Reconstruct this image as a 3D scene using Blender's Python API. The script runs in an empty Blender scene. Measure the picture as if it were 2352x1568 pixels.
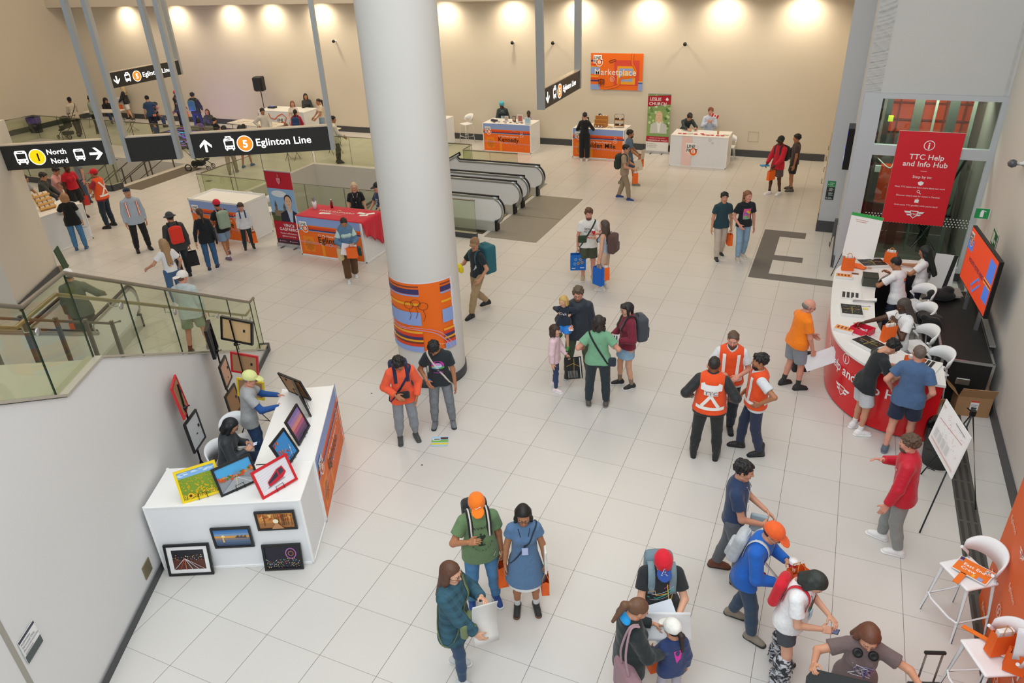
# TTC concourse festival scene: camera, lights, materials, modelling helpers, setting, props, people (in that order)
import bpy,math,random
import numpy as np
from mathutils import Vector,Matrix
from mathutils.bvhtree import BVHTree
random.seed(5)
SC=bpy.context.scene
COL=SC.collection
PI=math.pi
cd=bpy.data.cameras.new('camera');cam=bpy.data.objects.new('camera',cd);COL.objects.link(cam)
cd.sensor_width=36;cd.lens=36*1669.5/2352;cd.clip_end=200
cam.matrix_world=Matrix.Translation((7.502,-3.394,6.991))@(Matrix.Rotation(.4293,4,'Z')@Matrix.Rotation(1.0748,4,'X')@Matrix.Rotation(-.0441,4,'Z'))
SC.camera=cam
SC.view_settings.view_transform='Standard';SC.view_settings.look='None'
SC.view_settings.gamma=1;SC.view_settings.exposure=0.0;SC.view_settings.use_curve_mapping=False
w=bpy.data.worlds.new('ambient_fill');SC.world=w;w.use_nodes=True  # even ambient fill from all around, added without a lamp of its own
w.node_tree.nodes['Background'].inputs[0].default_value=(.93,.96,1,1)
w.node_tree.nodes['Background'].inputs[1].default_value=.38
def area(name,loc,rot,sx,sy,power,col,spread=PI):
 l=bpy.data.lights.new(name,'AREA');l.shape='RECTANGLE';l.size=sx;l.size_y=sy;l.energy=power;l.color=col;l.spread=spread
 o=bpy.data.objects.new(name,l);COL.objects.link(o);o.location=loc;o.rotation_euler=rot;return o
area('lift_shaft_fill',(9.3,15.6,3.98),(math.radians(20),0,0),1.8,1.2,150,(1,.93,.85))  # unseen lamp added to brighten the red wall behind the lift glass
area('upper_hall_light',(5.5,2.5,12.5),(0,0,0),12,12,880,(.92,.965,1))
area('flash_fill',(6.0,-5.5,9.5),(math.radians(42),0,math.radians(20)),7,2.5,560,(.86,.94,1))  # unseen soft light added above and behind the camera, acts as its flash
for x,y,s in((-20,17,1.0),(-10,17,1.),(1,17,1.),(-12,9,.8)):
 area('ceiling_panel_light',(x,y,12.5),(0,0,0),6,5,420*s,(1,.84,.64))
for x in(-24.5,-21.3,-18.1,-15.8,-13.2,-10.2,-7.3,-4.4,-1.8,.8,3.4,5.9):
 l=bpy.data.lights.new('wall_washer','SPOT');l.energy=140;l.color=(1,.85,.64);l.spot_size=math.radians(150);l.spot_blend=.9;l.shadow_soft_size=.12
 o=bpy.data.objects.new('wall_washer',l);COL.objects.link(o);o.location=(x,23.5,5.24);o.rotation_euler=(math.radians(26),0,0)
def lin(h):
 if not isinstance(h,str):return h
 h=h.lstrip('#');c=[int(h[i:i+2],16)/255 for i in(0,2,4)]
 return tuple(x/12.92 if x<=.04045 else((x+.055)/1.055)**2.4 for x in c)
MATS={}
def M(col,rough=.65,kind='plain',metal=0.,emit=0.,scale=40.):
 key=(col,rough,kind,metal,emit,scale)
 if key in MATS:return MATS[key]
 m=bpy.data.materials.new(kind);m.use_nodes=True;MATS[key]=m
 nt=m.node_tree;N=nt.nodes;b=N['Principled BSDF'];c=lin(col)
 b.inputs['Roughness'].default_value=rough;b.inputs['Metallic'].default_value=metal
 if kind=='glass':
  N.remove(b);t=N.new('ShaderNodeBsdfTransparent');t.inputs[0].default_value=(*c,1)
  g=N.new('ShaderNodeBsdfGlossy');g.inputs['Roughness'].default_value=.03;mx=N.new('ShaderNodeMixShader')
  mx.inputs[0].default_value=.07;nt.links.new(t.outputs[0],mx.inputs[1]);nt.links.new(g.outputs[0],mx.inputs[2])
  nt.links.new(mx.outputs[0],N['Material Output'].inputs[0]);return m
 if kind=='plaid':
  tc=N.new('ShaderNodeTexCoord');last=None;prev=(*c,1)
  for ax_,sc_,k_ in(('X',9.,.45),('Z',9.,.45),('X',3.5,1.7),('Z',3.5,1.7)):
   wv=N.new('ShaderNodeTexWave');wv.bands_direction=ax_;wv.inputs['Scale'].default_value=sc_;nt.links.new(tc.outputs['Object'],wv.inputs['Vector']);mx=N.new('ShaderNodeMix');mx.data_type='RGBA';mt_=N.new('ShaderNodeMath');mt_.operation='MULTIPLY';mt_.inputs[1].default_value=.45
   nt.links.new(wv.outputs['Fac'],mt_.inputs[0]);nt.links.new(mt_.outputs[0],mx.inputs['Factor']);mx.inputs['B'].default_value=(*[min(1,x*k_)for x in c],1)
   if last is None:mx.inputs['A'].default_value=prev
   else:nt.links.new(last,mx.inputs['A'])
   last=mx.outputs['Result']
  nt.links.new(last,b.inputs['Base Color'])
 elif kind=='fur':
  wv=N.new('ShaderNodeTexNoise');wv.inputs['Scale'].default_value=16.;rp=N.new('ShaderNodeValToRGB');tc=N.new('ShaderNodeTexCoord');mp=N.new('ShaderNodeMapping');mp.inputs['Scale'].default_value=(1,1,2.2)
  nt.links.new(tc.outputs['Object'],mp.inputs[0]);nt.links.new(mp.outputs[0],wv.inputs['Vector']);nt.links.new(wv.outputs['Fac'],rp.inputs[0]);rp.color_ramp.elements[0].position=.46;rp.color_ramp.elements[0].color=(.02,.024,.03,1);rp.color_ramp.elements[1].position=.56;rp.color_ramp.elements[1].color=(.6,.62,.66,1)
  nt.links.new(rp.outputs[0],b.inputs['Base Color'])
 elif kind=='flat':
  b.inputs['Base Color'].default_value=(*c,1)
 else:
  tc=N.new('ShaderNodeTexCoord');no=N.new('ShaderNodeTexNoise');no.inputs['Scale'].default_value=scale
  nt.links.new(tc.outputs['Object'],no.inputs['Vector'])
  mix=N.new('ShaderNodeMix');mix.data_type='RGBA'
  v=.10 if kind in('cloth','denim','hair','card','wood','fur')else .03
  if kind=='denim':v=.22
  if kind=='fur':v=.5
  mix.inputs['A'].default_value=(*[max(0,x*(1-v))for x in c],1);mix.inputs['B'].default_value=(*[min(1,x*(1+v))for x in c],1)
  nt.links.new(no.outputs['Fac'],mix.inputs['Factor']);nt.links.new(mix.outputs['Result'],b.inputs['Base Color'])
  if kind in('cloth','denim','hair','fur'):
   bp=N.new('ShaderNodeBump');n2=N.new('ShaderNodeTexNoise')
   n2.inputs['Scale'].default_value=11 if kind!='hair' else 60
   n2.inputs['Detail'].default_value=3
   nt.links.new(tc.outputs['Object'],n2.inputs['Vector']);nt.links.new(n2.outputs['Fac'],bp.inputs['Height'])
   bp.inputs['Strength'].default_value=.55;bp.inputs['Distance'].default_value=.03 if kind!='hair' else .008
   if kind=='hair':
    mp=N.new('ShaderNodeMapping');mp.inputs['Scale'].default_value=(1,1,.12)
    nt.links.new(tc.outputs['Object'],mp.inputs[0]);nt.links.new(mp.outputs[0],n2.inputs['Vector']);nt.links.new(mp.outputs[0],no.inputs['Vector'])
   nt.links.new(bp.outputs[0],b.inputs['Normal'])
   b.inputs['Sheen Weight'].default_value=.15 if kind=='cloth' else 0
  if kind=='wood':
   mp=N.new('ShaderNodeMapping');mp.inputs['Scale'].default_value=(1,8,1)
   nt.links.new(tc.outputs['Object'],mp.inputs[0]);nt.links.new(mp.outputs[0],no.inputs['Vector'])
  if kind=='skin':
   b.inputs['Subsurface Weight'].default_value=.08;b.inputs['Subsurface Radius'].default_value=(.02,.008,.004)
 if emit:
  b.inputs['Emission Color'].default_value=(*c,1);b.inputs['Emission Strength'].default_value=emit
 return m
CL=lambda c,r=.85:M(c,r,'cloth')
WHITE=M('#e9ebee',.4);WPL=M('#eef0f2',.35);BLK=M('#16181a',.5);BLKM=M('#131416',.35,'plain',.3)
STEEL=M('#b9bcbc',.3,'plain',.9,0,8.);DSTEEL=M('#77756f',.35,'plain',.8,0,8.);GLASS=M('#f1f5e9',.02,'glass');GLASS2=M('#dcebe2',.02,'glass')
ORANGE='#f26a1e'
def props(o,label=None,cat=None,group=None,kind=None):
 if label:o['label']=label
 if cat:o['category']=cat
 if group:o['group']=group
 if kind:o['kind']=kind
 return o
def thing(name,label,cat,loc=(0,0,0),rz=0,group=None):
 o=bpy.data.objects.new(name,None);o.empty_display_size=.1;COL.objects.link(o);o.location=loc;o.rotation_euler=(0,0,rz)
 return props(o,label,cat,group)
def link(name,me,parent=None,mats=None):
 o=bpy.data.objects.new(name,me);COL.objects.link(o)
 if mats:
  for m in mats:me.materials.append(m)
 if parent is not None:o.parent=parent
 return o
def raw(name,V,F,mats,parent=None,mi=None,smooth=False):
 me=bpy.data.meshes.new(name);me.from_pydata([tuple(v)for v in V],[],F)
 if mi is not None:me.polygons.foreach_set('material_index',mi)
 if smooth is True:me.polygons.foreach_set('use_smooth',[True]*len(me.polygons))
 elif smooth:me.polygons.foreach_set('use_smooth',smooth)
 me.update();return link(name,me,parent,mats if isinstance(mats,(list,tuple))else[mats])
def basis(d,up=(0,0,1)):
 d=Vector(d).normalized();u=Vector(up)
 if abs(d.dot(u))>.98:u=Vector((0,1,0))
 x=d.cross(u).normalized();y=x.cross(d).normalized();return x,y,d
class MB:
 def __init__(s):s.V=[];s.F=[];s.mi=[];s.sm=[];s.mats=[];s.T=Matrix.Identity(4)
 def add(s,V,F,mat,smooth=False):
  if mat not in s.mats:s.mats.append(mat)
  k=s.mats.index(mat);n=len(s.V)
  s.V+=[tuple(s.T@Vector(v))for v in V];s.F+=[tuple(i+n for i in f)for f in F];s.mi+=[k]*len(F);s.sm+=[smooth]*len(F);return s
 def box(s,c,d,mat,rz=0,bev=0,R=None):
  hx,hy,hz=d[0]/2,d[1]/2,d[2]/2
  Rm=R if R is not None else Matrix.Rotation(rz,3,'Z');c=Vector(c)
  if bev:
   b=min(bev,hx*.9,hy*.9,hz*.9);V=[]
   for sx in(-1,1):
    for sy in(-1,1):
     for sz in(-1,1):
      V+=[c+Rm@Vector((sx*hx,sy*(hy-b),sz*(hz-b))),c+Rm@Vector((sx*(hx-b),sy*hy,sz*(hz-b))),c+Rm@Vector((sx*(hx-b),sy*(hy-b),sz*hz))]
   I=lambda a,b_,c_,k:((a*2+b_)*2+c_)*3+k
   F=[]
   for a in(0,1):
    q=[I(a,0,0,0),I(a,1,0,0),I(a,1,1,0),I(a,0,1,0)];F.append(q if a else q[::-1])
    q=[I(0,a,0,1),I(1,a,0,1),I(1,a,1,1),I(0,a,1,1)];F.append(q[::-1]if a else q)
    q=[I(0,0,a,2),I(1,0,a,2),I(1,1,a,2),I(0,1,a,2)];F.append(q if a else q[::-1])
   for a in(0,1):
    for b_ in(0,1):
     F.append([I(a,b_,0,0),I(a,b_,1,0),I(a,b_,1,1),I(a,b_,0,1)])
     F.append([I(a,0,b_,0),I(a,1,b_,0),I(a,1,b_,2),I(a,0,b_,2)])
     F.append([I(0,a,b_,1),I(1,a,b_,1),I(1,a,b_,2),I(0,a,b_,2)])
     for c_ in(0,1):F.append([I(a,b_,c_,0),I(a,b_,c_,1),I(a,b_,c_,2)])
   return s.add(V,F,mat)
  V=[c+Rm@Vector((x*hx,y*hy,z*hz))for x,y,z in((-1,-1,-1),(1,-1,-1),(1,1,-1),(-1,1,-1),(-1,-1,1),(1,-1,1),(1,1,1),(-1,1,1))]
  return s.add(V,[(3,2,1,0),(4,5,6,7),(0,1,5,4),(1,2,6,5),(2,3,7,6),(3,0,4,7)],mat)
 def tube(s,pts,r,mat,n=10,closed=False,cap=True):
  P=[Vector(p)for p in pts];m=len(P);R=r if isinstance(r,(list,tuple))else[r]*m
  V=[];F=[];x=None
  for i,p in enumerate(P):
   a=P[(i-1)%m]if(i or closed)else p;b=P[(i+1)%m]if(i<m-1 or closed)else p
   d=(b-a).normalized()
   if x is None:x,y,_=basis(d)
   else:
    x=(x-d*x.dot(d)).normalized();y=d.cross(x).normalized()
   for k in range(n):
    t=2*PI*k/n;V.append(p+(x*math.cos(t)+y*math.sin(t))*R[i])
  for i in range(m if closed else m-1):
   for k in range(n):a=i*n+k;b=i*n+(k+1)%n;j=((i+1)%m)*n;F.append((a,b,j+(k+1)%n,j+k))
  s.add(V,F,mat,True)
  if cap and not closed:s.add(V[:n]+V[-n:],[tuple(range(n))[::-1],tuple(range(n,2*n))],mat)
  return s
 def lathe(s,prof,mat,c=(0,0,0),n=24,ax=None):
  V=[];F=[];c=Vector(c);Q=Vector((0,0,1)).rotation_difference(Vector(ax)).to_matrix()if ax else Matrix.Identity(3)
  for r,z in prof:
   for k in range(n):V.append(c+Q@Vector((r*math.cos(2*PI*k/n),r*math.sin(2*PI*k/n),z)))
  for i in range(len(prof)-1):
   for k in range(n):F.append((i*n+k,i*n+(k+1)%n,(i+1)*n+(k+1)%n,(i+1)*n+k))
  return s.add(V,F,mat,True)
 def prism(s,poly,z0,z1,mat,smooth=False):
  n=len(poly);V=[(x,y,z0)for x,y in poly]+[(x,y,z1)for x,y in poly]
  s.add(V,[tuple(range(n))[::-1],tuple(range(n,2*n))],mat)
  return s.add(V,[(i,(i+1)%n,n+(i+1)%n,n+i)for i in range(n)],mat,smooth)
 def slab(s,quad,th,mat):
  q=[Vector(p)for p in quad];nn=(q[1]-q[0]).cross(q[2]-q[0]).normalized()*th;n=len(q)
  V=q+[p+nn for p in q]
  return s.add(V,[tuple(range(n))[::-1],tuple(range(n,2*n))]+[(i,(i+1)%n,n+(i+1)%n,n+i)for i in range(n)],mat)
 def strip(s,A,B,mat,th=0,smooth=True):
  n=len(A);V=list(A)+list(B);return s.add(V,[(i,i+1,n+i+1,n+i)for i in range(n-1)],mat,smooth)
 def build(s,name,parent=None):return raw(name,s.V,s.F,s.mats,parent,s.mi,s.sm)
def catmull(P,k=6,closed=False):
 P=[Vector(p)for p in P];n=len(P);out=[]
 rng=range(n if closed else n-1)
 for i in rng:
  p0,p1,p2,p3=(P[(i-1)%n]if closed or i else P[0]),P[i],P[(i+1)%n],(P[(i+2)%n]if closed or i<n-2 else P[-1])
  for j in range(k):
   t=j/k;out.append(.5*((2*p1)+(p2-p0)*t+(2*p0-5*p1+4*p2-p3)*t*t+(3*p1-p0-3*p2+p3)*t**3))
 if not closed:out.append(P[-1])
 return out
TXT={}
def txt(st,bold=0.):
 if(st,bold)in TXT:return TXT[(st,bold)]
 c=bpy.data.curves.new('t','FONT');c.body=st;c.size=1;c.offset=bold;c.fill_mode='FRONT';c.resolution_u=3;c.space_character=1.0 if not bold else 1.04
 o=bpy.data.objects.new('t',c);me=bpy.data.meshes.new_from_object(o)
 V=[(v.co.x,v.co.y)for v in me.vertices];F=[tuple(p.vertices)for p in me.polygons]
 w_=max([v[0]for v in V]or[0]);bpy.data.objects.remove(o);bpy.data.curves.remove(c);bpy.data.meshes.remove(me)
 TXT[(st,bold)]=(V,F,w_);return TXT[(st,bold)]
class Art:
 def __init__(s,nx=1):s.S=[];s.nx=nx
 def poly(s,P,col,F=None,emit=0):s.S.append((list(P),F or[tuple(range(len(P)))],col,emit));return s
 def rect(s,x,y,w_,h,col,emit=0,n=None):
  n=n or s.nx;P=[];F=[]
  ny=max(1,int(n*h/max(w_,1e-6)+.5))if n>1 else 1;ny=min(ny,14)
  for j in range(ny+1):
   for i in range(n+1):P.append((x+w_*i/n,y+h*j/ny))
  for j in range(ny):
   for i in range(n):a=j*(n+1)+i;F.append((a,a+1,a+n+2,a+n+1))
  return s.poly(P,col,F,emit)
 def circ(s,x,y,r,col,n=28,ry=None,emit=0):
  ry=ry or r;return s.poly([(x+r*math.cos(2*PI*k/n),y+ry*math.sin(2*PI*k/n))for k in range(n)],col,None,emit)
 def ring(s,x,y,r,w_,col,n=32,ry=None,emit=0):
  ry=ry or r;P=[(x+(r-w_*q)*math.cos(2*PI*k/n),y+(ry-w_*q)*math.sin(2*PI*k/n))for q in(0,1)for k in range(n)]
  return s.poly(P,col,[(k,(k+1)%n,n+(k+1)%n,n+k)for k in range(n)],emit)
 def line(s,P,w_,col,emit=0):
  A=[];B=[]
  for i,p in enumerate(P):
   a=P[max(0,i-1)];b=P[min(len(P)-1,i+1)];d=math.hypot(b[0]-a[0],b[1]-a[1])or 1;nx,ny=-(b[1]-a[1])/d*w_/2,(b[0]-a[0])/d*w_/2
   A.append((p[0]+nx,p[1]+ny));B.append((p[0]-nx,p[1]-ny))
  n=len(P);return s.poly(A+B,col,[(n+i,n+i+1,i+1,i)for i in range(n-1)],emit)
 def text(s,t,x,y,size,col,al='l',bold=.0,sx=1,emit=0):
  V,F,w_=txt(t,bold);k={'l':0,'c':-.5,'r':-1}[al]*w_*size*sx
  if V:s.S.append(([(x+k+a*size*sx,y+b*size)for a,b in V],F,col,emit))
  return s
 def build(s,name,parent,fn,off=.0012,rough=.5):
  V=[];F=[];mi=[];mats=[];off=min(off,.016/len(s.S))if off<.00121 else off
  for L,(P,Fs,col,emit)in enumerate(s.S):
   m=M(col,rough,'plain',0.,emit,6.)
   if m not in mats:mats.append(m)
   k=mats.index(m);n=len(V);V+=[fn(x,y,off*(L+1))for x,y in P];F+=[tuple(i+n for i in f)for f in Fs];mi+=[k]*len(Fs)
  return raw(name,V,F,mats,parent,mi)
def onplane(o,u,v):
 o=Vector(o);u=Vector(u).normalized();v=Vector(v).normalized();n=u.cross(v)
 return lambda x,y,q:o+u*x+v*y+n*q
class Field:
 def __init__(s,res,lo,hi):
  s.res=res;s.ax=[np.arange(lo[i]-2*res,hi[i]+3*res,res,dtype=np.float32)for i in range(3)]
  s.D=np.ones([len(a)for a in s.ax],np.float32)
 def put(s,pr,k=.02,op=0):
  f,lo,hi=pr;m=k+2.6*s.res;sl=[]
  for i in range(3):
   a=np.searchsorted(s.ax[i],lo[i]-m);b=np.searchsorted(s.ax[i],hi[i]+m)
   if b<=a:return s
   sl.append(slice(a,b))
  sl=tuple(sl);X=s.ax[0][sl[0]][:,None,None];Y=s.ax[1][sl[1]][None,:,None];Z=s.ax[2][sl[2]][None,None,:]
  d=f(X,Y,Z);D0=s.D[sl]
  if op==0:
   h=np.clip(.5+.5*(D0-d)/k,0,1);s.D[sl]=D0*(1-h)+d*h-k*h*(1-h)
  else:
   h=np.clip(.5-.5*(D0+d)/k,0,1);s.D[sl]=D0*(1-h)-d*h+k*h*(1-h)
  return s
 def mesh(s):
  D=s.D;S=D<0;ax=s.ax
  c=np.zeros([n-1 for n in D.shape],np.int8)
  for a in(0,1):
   for b in(0,1):
    for e in(0,1):c+=S[a:D.shape[0]-1+a,b:D.shape[1]-1+b,e:D.shape[2]-1+e]
  act=(c>0)&(c<8);I,J,K=np.nonzero(act);n=len(I)
  idx=np.full(act.shape,-1,np.int64);idx[I,J,K]=np.arange(n)
  acc=np.zeros((n,3));cnt=np.zeros(n)
  for axis in range(3):
   o=[q for q in range(3)if q!=axis]
   for a in(0,1):
    for b in(0,1):
     p=[I,J,K];p[o[0]]=p[o[0]]+a;p[o[1]]=p[o[1]]+b;q=list(p);q[axis]=q[axis]+1
     d0=D[tuple(p)];d1=D[tuple(q)];m=(d0<0)!=(d1<0);t=np.where(m,d0/np.where(m,d0-d1,1),0)
     for z in range(3):
      v=ax[z][p[z]]
      if z==axis:v=v+t*(ax[z][q[z]]-ax[z][p[z]])
      acc[:,z]+=np.where(m,v,0)
     cnt+=m
  V=acc/cnt[:,None];Q=[]
  for axis in range(3):
   o=[q for q in range(3)if q!=axis]
   sl0=[slice(1,-1)]*3;sl0[axis]=slice(0,-1);sl1=[slice(1,-1)]*3;sl1[axis]=slice(1,None)
   A=S[tuple(sl0)];B=S[tuple(sl1)];m=A!=B;p=list(np.nonzero(m));fl=A[m]
   for z in o:p[z]=p[z]+1
   g=[]
   for a,b in((1,1),(0,1),(0,0),(1,0)):
    r=list(p);r[o[0]]=r[o[0]]-a;r[o[1]]=r[o[1]]-b;g.append(idx[tuple(r)])
   q=np.stack(g,1)
   if axis==1:fl=~fl
   q[~fl]=q[~fl][:,::-1];Q.append(q)
  return V,np.concatenate(Q)
def arr(v):return np.array(v,np.float32)
def cone(a,b,ra,rb,flat=None,cuts=()):
 """tapered capsule; flat=(dir, scale) squashes the section along dir; cuts=[(n,c)] keep n.p<c"""
 a=arr(a);b=arr(b);R=max(ra,rb)
 lo=np.minimum(a,b)-R;hi=np.maximum(a,b)+R
 if flat is not None:fd=arr(flat[0]);fs=flat[1];b2=b-a;b2=b2+fd*float(b2@fd)*(fs-1)
 else:b2=b-a
 L=float(b2@b2)+1e-9
 def f(X,Y,Z):
  x,y,z=X-a[0],Y-a[1],Z-a[2]
  if flat is not None:
   q=(x*fd[0]+y*fd[1]+z*fd[2])*(fs-1);x=x+fd[0]*q;y=y+fd[1]*q;z=z+fd[2]*q
  t=np.clip((x*b2[0]+y*b2[1]+z*b2[2])/L,0,1)
  d=np.sqrt((x-t*b2[0])**2+(y-t*b2[1])**2+(z-t*b2[2])**2)-(ra+(rb-ra)*t)
  if flat is not None:d=d/max(1,fs*.8)
  for n_,c_ in cuts:d=np.maximum(d,X*n_[0]+Y*n_[1]+Z*n_[2]-c_)
  return d
 return f,lo,hi
def ell(c,r,R=None,cuts=()):
 c=arr(c);r=arr(r);m=float(max(r));R=None if R is None else arr(R)
 def f(X,Y,Z):
  x,y,z=X-c[0],Y-c[1],Z-c[2]
  if R is not None:x,y,z=[x*R[0,i]+y*R[1,i]+z*R[2,i]for i in range(3)]
  k0=np.sqrt((x/r[0])**2+(y/r[1])**2+(z/r[2])**2)+1e-6;k1=np.sqrt((x/r[0]**2)**2+(y/r[1]**2)**2+(z/r[2]**2)**2)+1e-6
  d=k0*(k0-1)/k1
  for n_,c_ in cuts:d=np.maximum(d,X*n_[0]+Y*n_[1]+Z*n_[2]-c_)
  return d
 return f,c-m,c+m
def rbox(c,h,rd,R=None):
 c=arr(c);h=arr(h);m=float(np.linalg.norm(h));R=None if R is None else arr(R)
 def f(X,Y,Z):
  x,y,z=X-c[0],Y-c[1],Z-c[2]
  if R is not None:x,y,z=[x*R[0,i]+y*R[1,i]+z*R[2,i]for i in range(3)]
  qx,qy,qz=abs(x)-h[0]+rd,abs(y)-h[1]+rd,abs(z)-h[2]+rd
  return np.sqrt(np.maximum(qx,0)**2+np.maximum(qy,0)**2+np.maximum(qz,0)**2)+np.minimum(np.maximum(qx,np.maximum(qy,qz)),0)-rd
 return f,c-m,c+m
def sculpt(prims,res,k=.02):
 """prims: list of prim or (prim,k[,op])"""
 P=[(p,k,0)if callable(p[0])else(p if len(p)==3 else(p[0],p[1],0))for p in prims]
 lo=np.min([p[0][1]for p in P if p[2]==0],0);hi=np.max([p[0][2]for p in P if p[2]==0],0)
 F=Field(res,lo,hi)
 for p,kk,op in P:F.put(p,kk,op)
 return F.mesh()
def merge(parts):
 """parts: list of (V,Q,matindex)"""
 V=[];Q=[];mi=[];n=0
 for v,q,m in parts:
  V.append(v);Q.append(np.asarray(q)+n);n+=len(v);mi.append(np.full(len(q),m)if np.isscalar(m)else m)
 return np.concatenate(V),np.concatenate(Q),np.concatenate(mi)
def qmesh(name,V,Q,mats,parent=None,mi=None):
 me=bpy.data.meshes.new(name);nq=len(Q)
 me.vertices.add(len(V));me.vertices.foreach_set('co',np.asarray(V,np.float32).ravel())
 me.loops.add(nq*4);me.loops.foreach_set('vertex_index',np.asarray(Q,np.int32).ravel())
 me.polygons.add(nq);me.polygons.foreach_set('loop_start',np.arange(nq,dtype=np.int32)*4)
 me.polygons.foreach_set('use_smooth',np.ones(nq,bool))
 if mi is not None:me.polygons.foreach_set('material_index',np.asarray(mi,np.int32))
 me.update(calc_edges=True);me.validate()
 return link(name,me,parent,mats if isinstance(mats,(list,tuple))else[mats])
def rotz(a):c,s=math.cos(a),math.sin(a);return np.array([[c,-s,0],[s,c,0],[0,0,1.]])
def rotx(a):c,s=math.cos(a),math.sin(a);return np.array([[1,0,0],[0,c,-s],[0,s,c]])
def roty(a):c,s=math.cos(a),math.sin(a);return np.array([[c,0,s],[0,1,0],[-s,0,c]])
def nrm(v):return v/(np.linalg.norm(v)+1e-9)
def make_head():
 P=[(ell((0,-.012,.035),(.074,.094,.088)),.02),(ell((0,.018,-.03),(.058,.066,.082)),.03),(cone((0,.045,-.082),(0,.056,-.09),.026,.022),.03),(ell((.036,.055,-.012),(.026,.026,.03)),.02),(ell((-.036,.055,-.012),(.026,.026,.03)),.02),(cone((-.03,.074,.034),(.03,.074,.034),.013,.013),.015),(cone((-.052,0,-.06),(-.02,.05,-.092),.02,.018),.02),(cone((.052,0,-.06),(.02,.05,-.092),.02,.018),.02),(ell((.032,.09,.016),(.017,.012,.011)),.012,1),(ell((-.032,.09,.016),(.017,.012,.011)),.012,1),(cone((0,.083,.026),(0,.102,-.016),.007,.0125),.01),(ell((.011,.09,-.02),(.008,.008,.007)),.006),(ell((-.011,.09,-.02),(.008,.008,.007)),.006),(cone((-.016,.083,-.05),(.016,.083,-.05),.008,.008),.008),(cone((0,-.01,-.03),(0,-.02,-.15),.05,.05),.025)]
 for s in(1,-1):
  P+=[(ell((s*.078,-.008,.005),(.009,.019,.031),roty(s*.2)),.004),(ell((s*.084,-.006,.006),(.006,.01,.018)),.004,1)]
 V,Q=sculpt(P,.0062)
 parts=[(V,Q,0)]
 for s in(1,-1):
  a=sculpt([ell((s*.031,.0745,.015),(.0125,.0105,.0062))],.0035);parts.append((*a,1))
  a=sculpt([ell((s*.031,.0835,.015),(.0056,.0030,.0056))],.0025);parts.append((*a,2))
  a=sculpt([cone((s*.016,.089,.037),(s*.048,.078,.034),.004,.003)],.003);parts.append((*a,3))
 a=sculpt([cone((-.019,.0865,-.046),(.019,.0865,-.046),.0045,.0045),cone((-.014,.087,-.055),(.014,.087,-.055),.0052,.0052)],.003,.002);parts.append((*a,4))
 return merge(parts)
HEAD=make_head()
def make_hand(curl,thumb=.5,spread=.0):
 """right hand, fingers along +Y, palm facing -Z, thumb on the -X side"""
 P=[rbox((0,.045,0),(.04,.048,.0135),.012),cone((0,-.02,0),(0,.02,0),.026,.025,((0,0,1),1.35)),ell((-.022,.03,-.008),(.02,.03,.014))]
 for i,(x,L,y0)in enumerate(((-.030,.072,.088),(-.010,.080,.092),(.010,.074,.089),(.029,.058,.082))):
  a=curl*(.8+.1*i);p=np.array([x,y0,0.]);ang=a*.7;sp=spread*(i-1.5)*-.12
  r=.0088-.0006*i
  for j,f in enumerate((.45,.31,.24)):
   d=np.array([-math.sin(sp)*math.cos(ang),math.cos(ang)*math.cos(sp),-math.sin(ang)]);q=p+d*L*f;P.append((cone(p,q,r,r*.93),.006));p=q;ang+=a;r*=.93
 p=np.array([-.032,.018,-.004]);d=nrm(np.array([-.75,.75,-.25*thumb*2]));q=p+d*.04;P.append((cone(p,q,.0125,.0105),.012))
 d2=nrm(d+np.array([.55*thumb,.35,-.5*thumb]));P.append((cone(q,q+d2*.033,.010,.0082),.006))
 return sculpt(P,.0058,.008)
HANDS={'relax':make_hand(.38,.5),'grip':make_hand(1.25,1.1),'flat':make_hand(.08,.2,1),'hold':make_hand(.6,.9)}
def flipx(V,Q):V=V.copy();V[:,0]*=-1;return V,Q[:,::-1]
def hairline(c=-.012,fy=-.645,fz=.764):return[((0,-fy*-1*-1 if False else-fy*-1,-fz),-c)]
def HL(c=.004):return[((0,.645,-.764),-c)]
def tufts(n,seed,dr=.004,sz=(.017,.022),z0=-.35,hl=.0):
 rnd=random.Random(seed);out=[]
 for i in range(n):
  a=rnd.uniform(0,2*PI);z=rnd.uniform(z0,1);q=math.sqrt(max(0,1-z*z));x,y,zz=(.078+dr)*q*math.cos(a),-.017+(.098+dr)*q*math.sin(a),.036+(.092+dr)*z
  if .764*zz-.645*y<hl+rnd.uniform(-.006,.010):continue
  s=rnd.uniform(*sz);d=nrm(np.array([rnd.uniform(-.5,.5),.6 if zz>.08 else .1,-.7 if zz<.08 else-.1]));p=np.array([x,y,zz]);out.append((cone(p-d*s*.7,p+d*s*.7,s*.62,s*.4),.008))
 return out
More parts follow.
